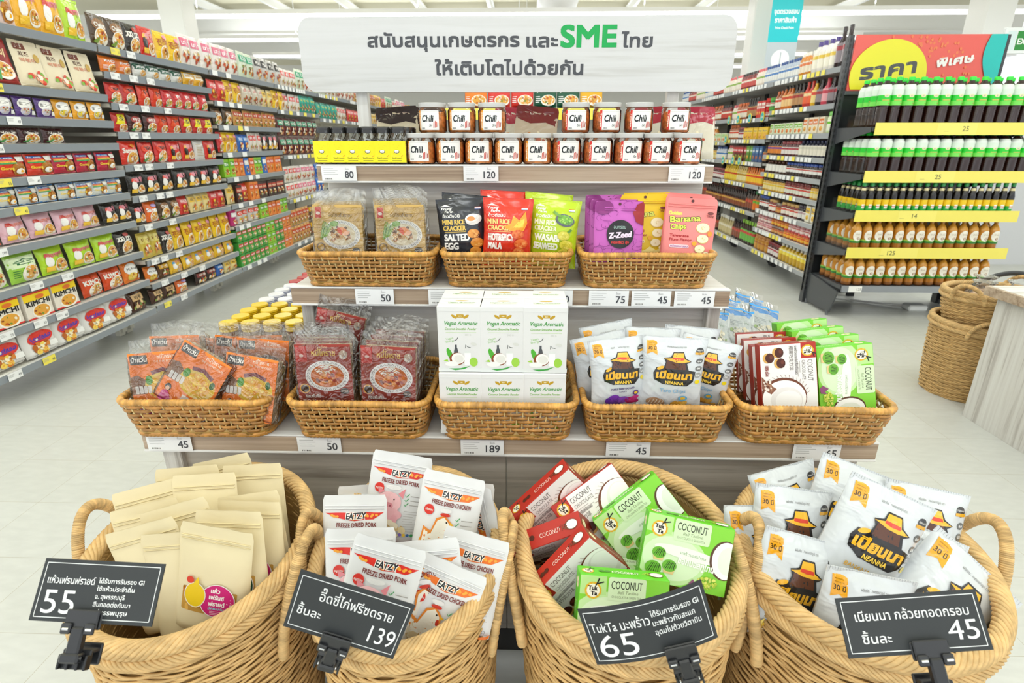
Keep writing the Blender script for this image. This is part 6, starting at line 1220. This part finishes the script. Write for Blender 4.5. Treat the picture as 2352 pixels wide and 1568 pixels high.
# ------------------------------------------------------------------ fillings of the tall baskets
def kraft():
    w, h = .132, .212; f = bag(w, h, .05, 'standup', 'e6d8b2', None, 3, M_PAPER, wr=.0012, nu=13, nv=17); o = f.obj('kraft_pouch'); zip_strip(w, h, h * .8, 'ddcda2', M_PAPER).obj('zip_seal', o); o.location = (0, 0, -50); tag(o, 'x', 'pouch'); return o
KP = kraft()
def kraft_labelled(col):
    w, h = .132, .212; f0 = bag_fn(w, h, .05, 'standup', 3, .0012); S = lambda u, v, e: f0(u / 100, v / 100, e); rg = random.Random(3)
    o = bag(w, h, .05, 'standup', 'e6d8b2', None, 3, M_PAPER, wr=.0012, nu=13, nv=17).obj('kraft_pouch'); zip_strip(w, h, h * .8, 'ddcda2', M_PAPER).obj('zip_seal', o)
    a = Art(); a.R(-4.9, 5.2, 4.9, 9.6, 'c99a4a', .3)
    for k in range(40): x, y = rg.uniform(-4.4, 4.4), rg.uniform(5.6, 9.2); a.E(x, y, rg.uniform(.4, .9), .35, rg.choice(('d8983a', 'c07a24', 'e6b45a', 'b56a1c')), 8, rg.uniform(0, 180))
    b = MB(M_FILM); paint(b, clip_art(a, -4.9, 5.2, 4.9, 9.6), S, 0, .9, .0006, .00006); b.obj('window', o, 'clear window showing fried chips')
    a = Art(); cc = 'cf2478' if col == 'p' else '1d4f38'; a.E(1.7, 8.0, 3.1, 3.1, 'f0e8ea', 28); a.E(1.7, 8.0, 2.95, 2.95, cc, 28); a.T('แห้ว', 1.3, 9.5, .75, 'f8f4f0', b=.05); a.T('เฟรันช์', 1.6, 8.3, .75, 'f8f4f0', b=.05); a.T('ฟรายด์', 1.7, 7.1, .75, 'f8f4f0', b=.05); a.T('มีคุณมะไนส์', 1.9, 6.4, .45, '8ad8e8', b=.04, w=3.2); a.small(.6, 6.0, 3, 3, .28, 'f0c8d8', rg, .09)
    a.E(-2.3, 8.6, 2.0, 2.3, 'ece6da', 24); a.E(-2.3, 8.6, 1.85, 2.15, 'ecc81f', 24); a.P([(-2.9, 10.4), (-2.0, 12), (-1.6, 10.4)], 'ecc81f'); a.E(-3.4, 11.2, .7, .65, 'd8402c', 14)
    b = MB(M_PRINT); paint(b, a, S, 0, .8, .0036, .00005); b.obj('sticker', o, 'round pink sticker beside a yellow one' if col == 'p' else 'round dark green sticker')
    a = Art(); a.bars(1.2, 3.4, 3.9, 5.0, rg); b = MB(M_PRINT); paint(b, a, S, 0, .8, .0008, .00005); b.obj('barcode_sticker', o); o.location = (0, 0, -50); return tag(o, 'x', 'pouch')
KL = {k: kraft_labelled(k) for k in 'pg'}
def kr(o, px, py, Y, lean, roll, rz, lb, s=1): top_at(dup(o, lb, 'kraft pouches in the tall basket'), px, py, Y, .212, lean, roll, rz, (s, s, s))
kr(KP, 505, 1052, 1.03, 14, -13, 0, 'kraft pouch furthest back, its corner highest of all'); kr(KP, 578, 1066, .985, 16, -6, -4, 'kraft pouch at the back next to the wooden panel and handle'); kr(KP, 428, 1072, .985, 16, -4, 4, 'kraft pouch with a long flat top edge behind the tallest pair')
kr(KP, 468, 1088, .94, 18, -4, 0, 'kraft pouch in the middle of the back rows with a clear zip line'); kr(KP, 330, 1116, .93, 18, -13, 6, 'kraft pouch at the back above the aisle side handle'); kr(KP, 568, 1134, .9, 18, -12, -6, 'kraft pouch tucked under the back pouch by the inner handle')
kr(KP, 328, 1158, .88, 14, -11, 6, 'kraft pouch touching the aisle side handle'); kr(KP, 394, 1160, .845, 12, -16, 2, 'kraft pouch in the centre of the basket with a slanting top'); kr(KL['p'], 572, 1150, .87, 14, -4, -8, 'kraft pouch with a pink sticker showing at the inner handle')
kr(KL['g'], 524, 1172, .825, 12, -3, -6, 'kraft pouch with a green sticker behind the front labelled one'); kr(KP, 318, 1206, .81, 10, -15, 4, 'kraft pouch at the front above the blackboard sign'); kr(KP, 402, 1222, .80, 10, -6, 0, 'kraft pouch half covered by the front labelled one')
kr(KL['p'], 500, 1210, .785, 8, 9, -2, 'front kraft pouch with yellow and pink stickers and a window')

def eatzy(key):
    pork = key == 'p'; w, h = .122, .188; rg = random.Random(17); a = Art(); hot = 'd9342a' if pork else 'e8742a'
    a.P([(-5.6, 15.4), (5.6, 15.4), (3.6, 14.1), (0, 13.8), (-3.4, 14.4)], hot)
    for k in range(18): x = rg.uniform(-4.6, 4.6); a.E(x, 15.0 - rg.random() * .8 * (1 - abs(x) / 6), .3, .25, 'f0a43a', 7)
    a.T('EATZY', .2, 14.25, 1.15, 'f6f2ea', b=.16, w=3.6, sh=.1); a.T('EATZY', .2, 14.25, 1.15, '26272c', b=.04, w=3.6, sh=.1); a.T('FREEZE DRIED ' + ('PORK' if pork else 'CHICKEN'), .4, 12.7, .85, '7a2a24', b=.03, w=7.6)
    a.E(-3.7, 11.4, 1.0, 1.0, 'd8382e', 16); a.T('หมูกรอบ' if pork else 'ไก่กรอบ', -3.7, 11.2, .4, 'f6e8e0', b=.04, w=1.5)
    for k in range(3): y = 10.6 - k * .9; a.line([(1.8, y), (2.05, y - .3), (2.6, y + .4)], .16, '3fa05a'); a.R(2.9, y - .1, 5.0, y + .05, 'a8a4a0')
    a.small(2.0, 7.4, 5.2, 9, .5, 'b8b4b0', rg, .09)
    if pork:
        a.E(-1.3, 8.9, 2.5, 2.1, 'eebcc0', 22); a.P([(-3.6, 10.2), (-4.0, 11.6), (-2.4, 10.9)], 'e08a92'); a.P([(.4, 10.8), (1.7, 12.0), (1.4, 9.9)], 'e08a92'); a.E(-1.3, 8.2, .95, .65, 'dc8f98', 16); a.E(-1.65, 8.2, .16, .22, '9a4a56', 8); a.E(-.95, 8.2, .16, .22, '9a4a56', 8); a.E(-2.3, 9.6, .16, .2, '3a2a2a', 8); a.E(-.3, 9.6, .16, .2, '3a2a2a', 8); a.E(-1.3, 6.6, 3.0, 1.3, 'eab0b6', 18); a.E(-3.2, 5.6, .7, 1.0, 'e8a8b0', 12); a.E(.2, 5.6, .7, 1.0, 'e8a8b0', 12); a.E(-.8, 12.0, 1.6, .5, 'e6e4e2', 16)
    else:
        a.P([(-4.6, 3.4), (-4.2, 8.2), (-2.6, 7.6), (-1.9, 10.2), (-.4, 11.0), (1.1, 9.8), (1.4, 7.2), (2.2, 8.4), (2.4, 5.6), (.8, 3.2)], 'e68a34'); a.P([(-4.2, 3.6), (-3.9, 7.6), (-2.5, 7.0), (-1.6, 9.8), (-.4, 10.6), (.8, 9.5), (1.0, 6.6), (1.9, 7.6), (2.0, 5.6), (.6, 3.6)], 'f6f0e2'); a.P([(.9, 9.9), (1.7, 9.5), (.9, 9.1)], 'f0b42a'); a.E(.2, 9.7, .17, .2, '2a2220', 8); a.E(-.3, 11.1, 1.0, .35, 'cf3a2a', 12); a.E(.7, 8.5, .3, .6, 'cf3a2a', 10); a.E(-.3, 11.9, 1.1, .45, 'e6e4e2', 14); a.P([(-5.2, 2.8), (-4.4, 6), (-3.4, 3.6), (-2.2, 5.2), (-1.6, 3), (0, 4.6), (.6, 2.6)], 'f0a21f')
    a.food(-1.2, 3.7, 4.0, 1.6, ['e2cfa4', 'd4b884', 'eee2c8', 'c9a468'], 40, rg, .2); 
    for k in range(4): a.R(-5.4 + k * .8, 2.7, -4.75 + k * .8, 3.9, 'f1efe8', .15)
    for k, c in enumerate(('7a5fb0', 'e2b93a', '3f6fb0', '3f9a5a')): a.E(2.0 + k * .75, 2.9, .32, .32, c, 10)
    a.T('50', 4.9, 1.9, .55, '6a6664'); a.P([(-6.1, 1.5), (-2, 1.2), (2, .9), (6.1, 1.4), (6.1, .7), (2, .3), (-2, .6), (-6.1, .9)], hot); a.bars(1.6, .2, 3.2, 1.4, rg)
    f = bag(w, h, .036, 'standup', 'e2e2e2', a, ord(key), M_SATIN, sub=.9); o = f.obj('freeze_dried_pouch'); zip_strip(w, h, h * .885, 'dddddd').obj('zip_seal', o); o.location = (0, 0, -50); return tag(o, 'x', 'pouch')
EZP = {k: eatzy(k) for k in 'pc'}
def ez(k, px, py, Y, lean, roll, rz, lb): top_at(dup(EZP[k], lb, 'white snack pouches in the tall basket'), px, py, Y, .188, lean, roll, rz)
ez('p', 927, 1042, .975, 14, 9, 0, 'white pork pouch standing highest with the pink pig in full view'); ez('c', 1046, 1090, .92, 18, 9, -4, 'white chicken pouch beside the highest pork pouch'); ez('c', 1070, 1106, .985, 14, 5, 0, 'white pouch mostly hidden behind the upper chicken pouch')
ez('p', 842, 1113, .99, 12, -2, 4, 'white pouch whose plain top edge peeps behind the highest pork pouch'); ez('p', 815, 1136, .9, 16, 1, 4, 'white pork pouch on the kraft basket side, upper one'); ez('p', 828, 1212, .8, 14, 2, 6, 'white pork pouch just above the blackboard, partly covered')
ez('p', 900, 1244, .745, 14, 15, 0, 'front white pork pouch tilted behind the blackboard'); ez('c', 972, 1240, .78, 14, -6, 0, 'white chicken pouch in the front middle half covered by a pork pouch'); ez('c', 1046, 1296, .76, 14, 19, -6, 'small looking white chicken pouch low at the front rim'); ez('c', 1098, 1226, .82, 16, 10, -8, 'white chicken pouch near the inner handle'); ez('c', 1142, 1190, .9, 12, 68, -30, 'white chicken pouch turned on its side against the basket wall')
G3 = 'coconut boxes in the tall basket'
cb_('r', 1284, 1172, .94, 2, -41, 14, 'red coconut box lying tilted highest at the wall side, coconut half showing', G3); cb_('r', 1376, 1172, .92, 30, -36, 0, 'white faced red coconut box with the large coconut picture at the top', G3); cb_('g', 1478, 1200, .88, 24, -40, -4, 'green coconut box tilted behind the front upper green one', G3)
cb_('g', 1576, 1272, .80, 24, 8, -6, 'green coconut box facing out near the inner handle', G3); cb_('r', 1282, 1266, .88, -30, -32, 14, 'red coconut box mostly covered, its small end showing', G3); cb_('r', 1336, 1340, .79, 4, -44, 16, 'red coconut box at the front with three chocolate balls', G3); cb_('g', 1430, 1408, .72, 22, 5, 2, 'green coconut box lowest at the front behind the blackboard', G3); cb_('g', 1432, 1320, .83, 56, 8, 0, 'green coconut box deep in the middle between red and green ones', G3)
cb_('r', 1390, 1290, .9, 60, 10, 0, 'red coconut box deep in shade under the white faced one', G3)
GH = 'white chip bags in the tall basket'
for q in (('b', 1826, 1120, .935, 14, 9, 4, 'white chip bag on the inner side, upper one in the tall basket', .98), ('b', 2055, 1126, .87, 16, 23, -4, 'white banana chip bag in the centre of the tall basket', 1.02), ('b', 1850, 1230, .84, 10, 18, 6, 'white chip bag low against the inner handle', .98),
          ('b', 2005, 1317, .775, 8, 11, 0, 'white chip bag at the front behind the blackboard', 1.0), ('b', 2250, 1295, .83, 24, 42, -8, 'white chip bag turned steeply and hanging over the aisle side', 1.16), ('t', 1792, 1072, 1.02, 16, -14, 4, 'white chip bag at the back next to the wooden panel', .9),
          ('b', 1977, 1071, .98, 20, 21, 0, 'white chip bag at the back whose ribbon covers the price card', 1.0), ('b', 2132, 1118, .95, 20, 9, -6, 'white chip bag at the back on the aisle side', .98), ('t', 1742, 1160, .93, 16, 4, 8, 'white chip bag of which only an edge shows by the inner handle', .9), ('b', 2130, 1215, .89, 30, 20, -6, 'white chip bag buried between the centre and the steep one', .95)): hb(*q[:8], q[8], None, GH)

# ------------------------------------------------------------------ blackboard price signs clipped to the rims
def sign(corners, Y, draw, label, W, H, bend=0, clip_x=0.0, rimxy=None):
    best = min((abs((Vector(at(*corners[1], Y)) - Vector(at(*corners[0], Y))).normalized().dot((Vector(at(*corners[0], Y)) - Vector(at(*corners[2], Y - q * .002))).normalized())), q) for q in range(0, 40))[1]
    TL, TR_, BL = [Vector(at(p[0], p[1], Y + dy)) for p, dy in zip(corners, (.0, .0, -best * .002))]
    xa = (TR_ - TL).normalized(); zt = (TL - BL); za = (zt - xa * zt.dot(xa)).normalized(); ya = za.cross(xa); w = (TR_ - TL).length
    t = thing('price_sign', label, 'sign', (0, 0, 0), 0, 'blackboard price signs on the baskets'); k = w * 100 / W; kz = (zt - xa * zt.dot(xa)).length * 100 / H
    M = Matrix((xa, ya, za)).transposed().to_4x4(); M.translation = BL + xa * w / 2; t.matrix_world = M
    S = lambda u, v, e: np.stack([u * k / 100, bend * (u / (W / 2)) ** 2 - e, v * kz / 100], -1)
    b = MB(M_MATTE); g = np.linspace(-W / 2, W / 2, 13); U, V = np.meshgrid(g, np.array((0., H))); b.grid(S(U, V, 0), '35383a'); b.grid(S(U[:, ::-1], V, -.0016), '2a2d2e')
    b.grid(np.stack([S(g, np.full(13, H), 0.), S(g, np.full(13, H), -.0016)]), '2a2d2e'); b.grid(np.stack([S(g, np.zeros(13), 0.), S(g, np.zeros(13), -.0016)]), '2a2d2e')
    bo = b.obj('board', t)
    a = Art(); 
    for q in (((-W / 2 + .75, .75), (W / 2 - .75, .75)), ((W / 2 - .75, .75), (W / 2 - .75, H - .75)), ((W / 2 - .75, H - .75), (-W / 2 + .75, H - .75)), ((-W / 2 + .75, H - .75), (-W / 2 + .75, .75))): a.line(q, .13, 'e9ecec')
    draw(a, W, H); b = MB(M_PRINT); paint(b, a, S, 0, 1.2, .0003, .00002); b.obj('chalk_lettering', bo, 'white hand lettering')
    # the clip: wide jaw on the board, neck, second jaw on the rim
    c = thing('clip', 'x', 'x'); 
    for key in ('label', 'category'): del c[key]
    c.parent = t; c.location = (clip_x / 100 * k, -.004, 0); c.scale = (.76, .76, .76)
    b = MB(M_BLACK); b.cbox(-.03, .03, -.007, -.002, -.008, .024, '26272a', .002); b.cbox(-.03, .03, .003, .008, -.01, .02, '26272a', .002)
    for x in (-.03, .012): b.cbox(x, x + .018, -.013, -.006, -.016, .002, '2a2b2e', .002)
    b.cbox(-.012, .012, -.012, .004, -.05, -.004, '232427', .003); b.cbox(-.017, .017, -.016, .006, -.062, -.046, '26272a', .003); b.obj('board_jaw', c)
    b = MB(M_CHROME)
    for x in (-.03, .012): b.tube([(x + .004, -.0095, -.0075), (x + .015, -.0095, -.0075)], .0042, 10)
    b.tube([(-.019, -.006, -.054), (.019, -.006, -.054)], .003, 8); b.obj('spring', c)
    b = MB(M_BLACK); b.cbox(-.026, .026, .004, .012, -.075, -.042, '232427', .002); b.cbox(-.026, .026, .03, .037, -.072, -.036, '232427', .002); b.cbox(-.024, .024, .01, .032, -.05, -.042, '28292c', .002)
    for x in (-.026, -.01, .008, .022): b.cbox(x, x + .004, -.004, .008, -.074, -.05, '1d1e20', .001)
    b.obj('rim_jaw', c)
    return t
CW = 'eef0f0'
def s1(a, W, H):
    a.T('แห้วเฟรนฟรายด์', -10.6, 6.9, 1.3, CW, 'l', .012, 9.6); a.T('55', -10.4, 1.5, 4.4, CW, 'l', 0, 6.4, sh=-.05)
    for k, s in enumerate(('ได้รับการรับรอง GI', 'ใช้แห้วประจำถิ่น', 'จ. สุพรรณบุรี', 'สืบทอดต่อกันมา', 'แต่บรรพบุรุษ')): a.T(s, -.3 + .0 * k, 7.3 - k * 1.42, .82, CW, 'l', .02, (9.2, 7.6, 6.0, 7.4, 7.2)[k])
def s2(a, W, H): a.T('อี๊ดซี่ไก่ฟรีซดราย', -6.4, 6.4, 1.7, CW, 'l', .01, 14.8); a.T('ชิ้นละ', -9.9, 3.2, 1.5, CW, 'l', .012, 4.8); a.T('139', 5.0, 1.9, 3.2, CW, 'l', 0, 5.2, sh=.03)
def s3(a, W, H):
    a.T('TukTa มะพร้าว', -10.8, 6.0, 1.7, CW, 'l', .008, 11.4); a.T('65', -10.2, 1.4, 4.2, CW, 'l', 0, 7.4)
    for k, s in enumerate(('ได้รับการรับรอง GI', 'มะพร้าวทับสะแก', 'อุดมไปด้วยวิตามิน')): a.T(s, 1.0, 7.2 - k * 1.6, .95, CW, 'l', .015, (9.4, 8.2, 9.0)[k])
def s4(a, W, H): a.T('เนียนนา กล้วยทอดกรอบ', -9.6, 6.0, 1.6, CW, 'l', .008, 19.6); a.T('ชิ้นละ', -9.2, 2.2, 1.5, CW, 'l', .012, 5.0); a.T('45', 5.6, 2.0, 3.4, CW, 'l', 0, 5.2)
sign(((107, 1281), (381, 1295), (65, 1424)), .625, s1, 'blackboard price sign reading 55 clipped to the kraft pouch basket', 24.5, 11.4, 0, -1.0)
sign(((676, 1303), (940, 1386), (650, 1437)), .625, s2, 'blackboard price sign reading 139 clipped to the freeze dried snack basket', 23, 10.6, 0, -.6)
sign(((1327, 1413), (1616, 1344), (1373, 1541)), .62, s3, 'bent blackboard price sign reading 65 clipped to the coconut box basket', 24, 10.4, .012, 4.5)
sign(((1918, 1374), (2240, 1352), (1950, 1512)), .62, s4, 'blackboard price sign reading 45 clipped to the chip bag basket', 24.5, 10.2, 0, 1.5)

# ------------------------------------------------------------------ jars along the open side ledge, clear bags on the other side
def ledge_jar(cap, stripe):
    t = thing('paste_jar', 'x', 'jar'); b = MB(M_LIQ); b.lathe([(.023, 0), (.0265, .006), (.0265, .11), (.0235, .128)], 20, '6a3a1c'); b.obj('glass_jar', t)
    b = MB(M_PRINT); b.lathe([(.0269, .025), (.0269, .09)], 20, 'e8dfca'); a = Art(); a.T('น้ำพริก', 0, 5.4, .8, 'a8321f', b=.04, w=3); a.E(0, 4, 1.0, .5, 'c9602a', 12); paint(b, a, S_cyl(.027), 0, .8, .0005); b.obj('label', t)
    b = MB(M_GLOSS); b.lathe([(.0255, .124), (.026, .128), (.026, .146), (.0245, .149)], 28, cap)
    for z in (.131, .136, .141): b.lathe([(.0263, z), (.0263, z + .0022)], 28, stripe)
    b.obj('lid', t); t.location = (0, 0, -50); return t
LJ = {'yellow': ledge_jar('e9c522', 'b08a12'), 'white': ledge_jar('e6e6ea', '8a92b8'), 'red': ledge_jar('b9242a', '8a161c')}
for j in range(11):
    for k in range(4 if j < 6 else 2):
        cl = 'yellow' if j < 4 else 'white' if j < 8 else 'red'; x = -.868 + k * .063 + (j % 2) * .006; y = 1.515 + j * .063 + k * .004
        if x > -.635 and j > 0 and k > 3: continue
        o = dup(LJ[cl], '%s lidded paste jar, %s row back and %s from the aisle on the side ledge' % (cl, ORD[j], ORD[k]), 'paste jars on the side ledge'); pose(o, (x, y, T1 + .001), 0, 0, rg0.uniform(-10, 10))
def clear_sachet():
    t = thing('clear_sachet', 'x', 'packet'); w, h = .11, .155; a = Art(); a.R(-5.2, 11.2, 5.2, 12.6, '2f8fd8'); a.P([(-5.2, 11.2), (-2, 10.2), (2, 10.9), (5.2, 9.8), (5.2, 12.6), (-5.2, 12.6)], '2f8fd8'); a.T('ไทย', 2.4, 7.6, .9, '5a8a5a'); a.small(-3.6, 8, 1, 4, .6, '7a8a94', random.Random(2)); a.food(0, 3.6, 4, 2.6, ['d6d0bc', 'c2baa0', 'e4dfd0', '8aa06a'], 40, random.Random(5), .16)
    b = bag(w * .95, h * .78, .022, 'standup', 'cfd4d2', clip_art(a, -5.2, 0, 5.2, 12.1), 8, M_SATIN, nu=11, nv=13); b.obj('contents', t); g = bag(w, h, .03, 'standup', 'ffffff', None, 12, M_WRAP, nu=14, nv=18, wr=.003); g.obj('clear_film', t)
    b = MB(M_PRINT); f = bag_fn(w, h, .03, 'standup', 12, .003); a = Art(); a.R(-5.4, 12.4, 5.4, 13.2, '3a9ae0'); paint(b, a, lambda u, v, e: f(u / 100, v / 100, e), 0, .8, .0006); b.obj('blue_strip', t); t.location = (0, 0, -50); return t
CS = clear_sachet()
for j in range(8):
    o = dup(CS, 'clear sachet with blue strip, %s from the front on the side ledge behind the boxes' % ORD[j], 'clear sachets on the side ledge'); pose(o, (.60 + .085 * (j % 3), 1.66 + (j // 3) * .13 + .03 * (j % 3), T1 + .03), 42, 16 + 4 * (j % 3), 18)

# ------------------------------------------------------------------ rack of noodle pouches seen under the sign
t = thing('promo_rack', 'pale promotion rack with a yellow strip reading 20 seen behind the chili jars', 'rack'); PZ = (1.56, 1.16, .76, .3); PX0, PX1, PY = -.66, .62, 4.2
b = MB(M_MATTE); b.box(PX0, PX1, PY + .42, PY + .45, .05, 1.6, 'd9d7cf'); b.obj('back_panel', t)
for x in (PX0, PX1): b = MB(M_MATTE); b.box(x - .015, x + .015, PY + .4, PY + .47, 0, 1.62, 'c9c7bf'); b.obj('upright', t)
for z in PZ:
    b = MB(M_MATTE); b.box(PX0, PX1, PY, PY + .42, z - .03, z, '3a3c3e'); s = b.obj('shelf', t); r = MB(M_RAIL); r.box(PX0, PX1, PY - .008, PY, z - .075, z, 'f0e352'); a = Art(); a.T('20', 0, 1.6, 3.6, 'a39c3a'); a.R(-13, 2, -9, 2.3, 'bdb548'); paint(r, a, S_front(PY - .008, z - .075, 0), 0, eps=.0008); r.obj('price_strip', s)
for k, key in enumerate(('orp', 'orp', 'rdp', 'rdp', 'gnp', 'gnp', 'ylp')):
    p = PK[key]; o = dup(get_pack(key), '%s, %s along the rack behind the chili jars' % (p['what'], ORD[k]), 'noodle pouches on the promotion rack'); o.name = 'noodle_pouch'; pose(o, (-.535 + k * .163, PY + .03, PZ[0] + .008), 5, 0, rg0.uniform(-3, 3))

# ------------------------------------------------------------------ second wooden counter, loose things, hanging banner
ct = thing('display_counter', 'pale wooden display counter with a brown edge beside the two straw baskets', 'counter')
b = MB(M_WOODV); b.cbox(2.28, 2.296, 1.1, 2.66, 0, .66, 'ffffff', .001); b.obj('side_panel', ct); b = MB(M_WOODV); b.cbox(2.297, 3.6, 2.644, 2.66, 0, .66, 'ffffff', .001); b.obj('end_panel', ct)
b = MB(M_WOODW); b.cbox(2.255, 3.6, 1.1, 2.69, .662, .685, 'ffffff', .001); b.obj('top_board', ct); b = MB(M_WOODB); b.cbox(2.236, 2.2545, 1.1, 2.7, .64, .684, 'ffffff', .001); b.cbox(2.255, 3.6, 2.6905, 2.705, .64, .684, 'ffffff', .001); b.obj('fascia', ct)
b = MB(M_GLOSS); b.cbox(3.2, 3.36, 4.55, 4.66, .0, .05, 'eceeef', .012); o = b.obj('cable_box'); tag(o, 'small white plastic cable box on the floor under the end rack', 'box')
b = MB(M_GLOSS); b.tube([(3.22, 4.66, .02), (3.0, 4.8, .012), (2.8, 4.92, .012), (2.7, 5.0, .012)], .009, 6, 'd8d8d6'); b.obj('cable', o)
rg = random.Random(5)
for k, (x, y) in enumerate(((2.42, 2.93), (2.6, 2.93), (2.52, 3.05))):
    b = MB(M_FOOD); b.lathe([(.001, 0), (.05, .012), (.066, .04), (.055, .075), (.02, .09), (.001, .092)], 14, ('d8b08a', 'e2c6b0', 'cfa27a')[k], ex=1.1); t = thing('bread_bag', 'clear bag of bread buns in the upper straw basket, %s of three' % ORD[k], 'packet', (x, y, .5), 0, 'bread bags in the straw basket'); b.obj('bread', t)
    g = MB(M_WRAP); g.lathe([(.05, -.005), (.082, .03), (.078, .08), (.04, .115), (.03, .13), (.055, .15)], 16, 'ffffff'); g.obj('clear_film', t)
b = MB(M_BLACK); P = [(2.5 + .42 * q, 3.1 + .02 * q, .585 + .07 * math.sin(math.pi * q) ** .8) for q in np.linspace(0, 1, 22)]; b.tube(P, .014, 8, '3a3b3c', flat=(.35, 1.0)); o = b.obj('bag_handle_strap'); o.name = 'carry_strap'; tag(o, 'dark curved carry strap arching over the upper straw basket', 'strap')
bn = thing('hanging_banner', 'turquoise and grey price check banner hanging from the ceiling by the pillar', 'banner', (3.05, 7.6, 2.1)); W = 36; Hb = 92
a = Art(); q0 = [(-18, 92), (18, 92), (18, 84), (17, 82), (18, 78), (18, 40)] + [(18 - 36 * k / 8, 40 - 4 * math.sin(math.pi * k / 8)) for k in range(1, 8)] + [(-18, 40), (-18, 78), (-17, 82), (-18, 84)]
a.P(q0, '1cc3cc'); a.T('จุดตรวจสอบ', 0, 66, 5, 'e8f6f6', b=.07, w=29); a.T('ราคาสินค้า', 0, 57, 5, 'e8f6f6', b=.07, w=25); a.T('Price Check Point', 0, 50, 2.6, 'e8f6f6', b=.05, w=22); a.E(0, 17, 11, 11, 'eef0f0', 30); a.R(-.7, 10, .7, 25, 'b4bec4')
b = MB(M_SATIN); b.box(-.178, .178, 0, .004, 0, .36, 'b9c3c9'); b.box(-.178, .178, .0, .004, .36, .918, '1cc3cc'); paint(b, a, S_front(0), 0, eps=.001, step=.0003); b.obj('banner_sheet', bn)
for x in (-.15, .15): b = MB(M_CHROME); b.tube([(x, .002, .92), (x, .002, 2.0)], .003, 5, 'cccccc'); b.obj('wire', bn)
b = MB(M_PRINT); b.cbox(-.16, .16, 0, .03, 0, .22, 'e8ecec', .004); a = Art(); a.R(-4, 3, 13, 19, '2f8a3a'); a.R(-13, 3, -5, 19, 'd4e4e4'); a.T('EXIT', 4, 8, 5, 'f0f6ee', b=.05, w=13); paint(b, a, S_front(0), 0, eps=.001, step=.0003); o = b.obj('exit_sign'); o.location = (4.62, 6.0, 2.12); tag(o, 'small green and white exit sign beyond the red price board', 'sign'); w_ = MB(M_CHROME); w_.tube([(0, .015, .22), (0, .015, 1.95)], .006, 5, 'dddddd'); w_.obj('rod', o)
b = MB(M_MATTE); b.box(4.35, 6.6, 6.5, 6.6, 0, 1.62, 'd3d4d8'); o = b.obj('partition'); o.name = 'wall_partition'; struct(o)

# unused masters (each kind's first one is itself placed by dup) are left out
for o in [x for x in COL.objects if x.parent is None and x.location.z < -40]:
    for ch in list(o.children):
        for g in list(ch.children): bpy.data.objects.remove(g)
        bpy.data.objects.remove(ch)
    bpy.data.objects.remove(o)
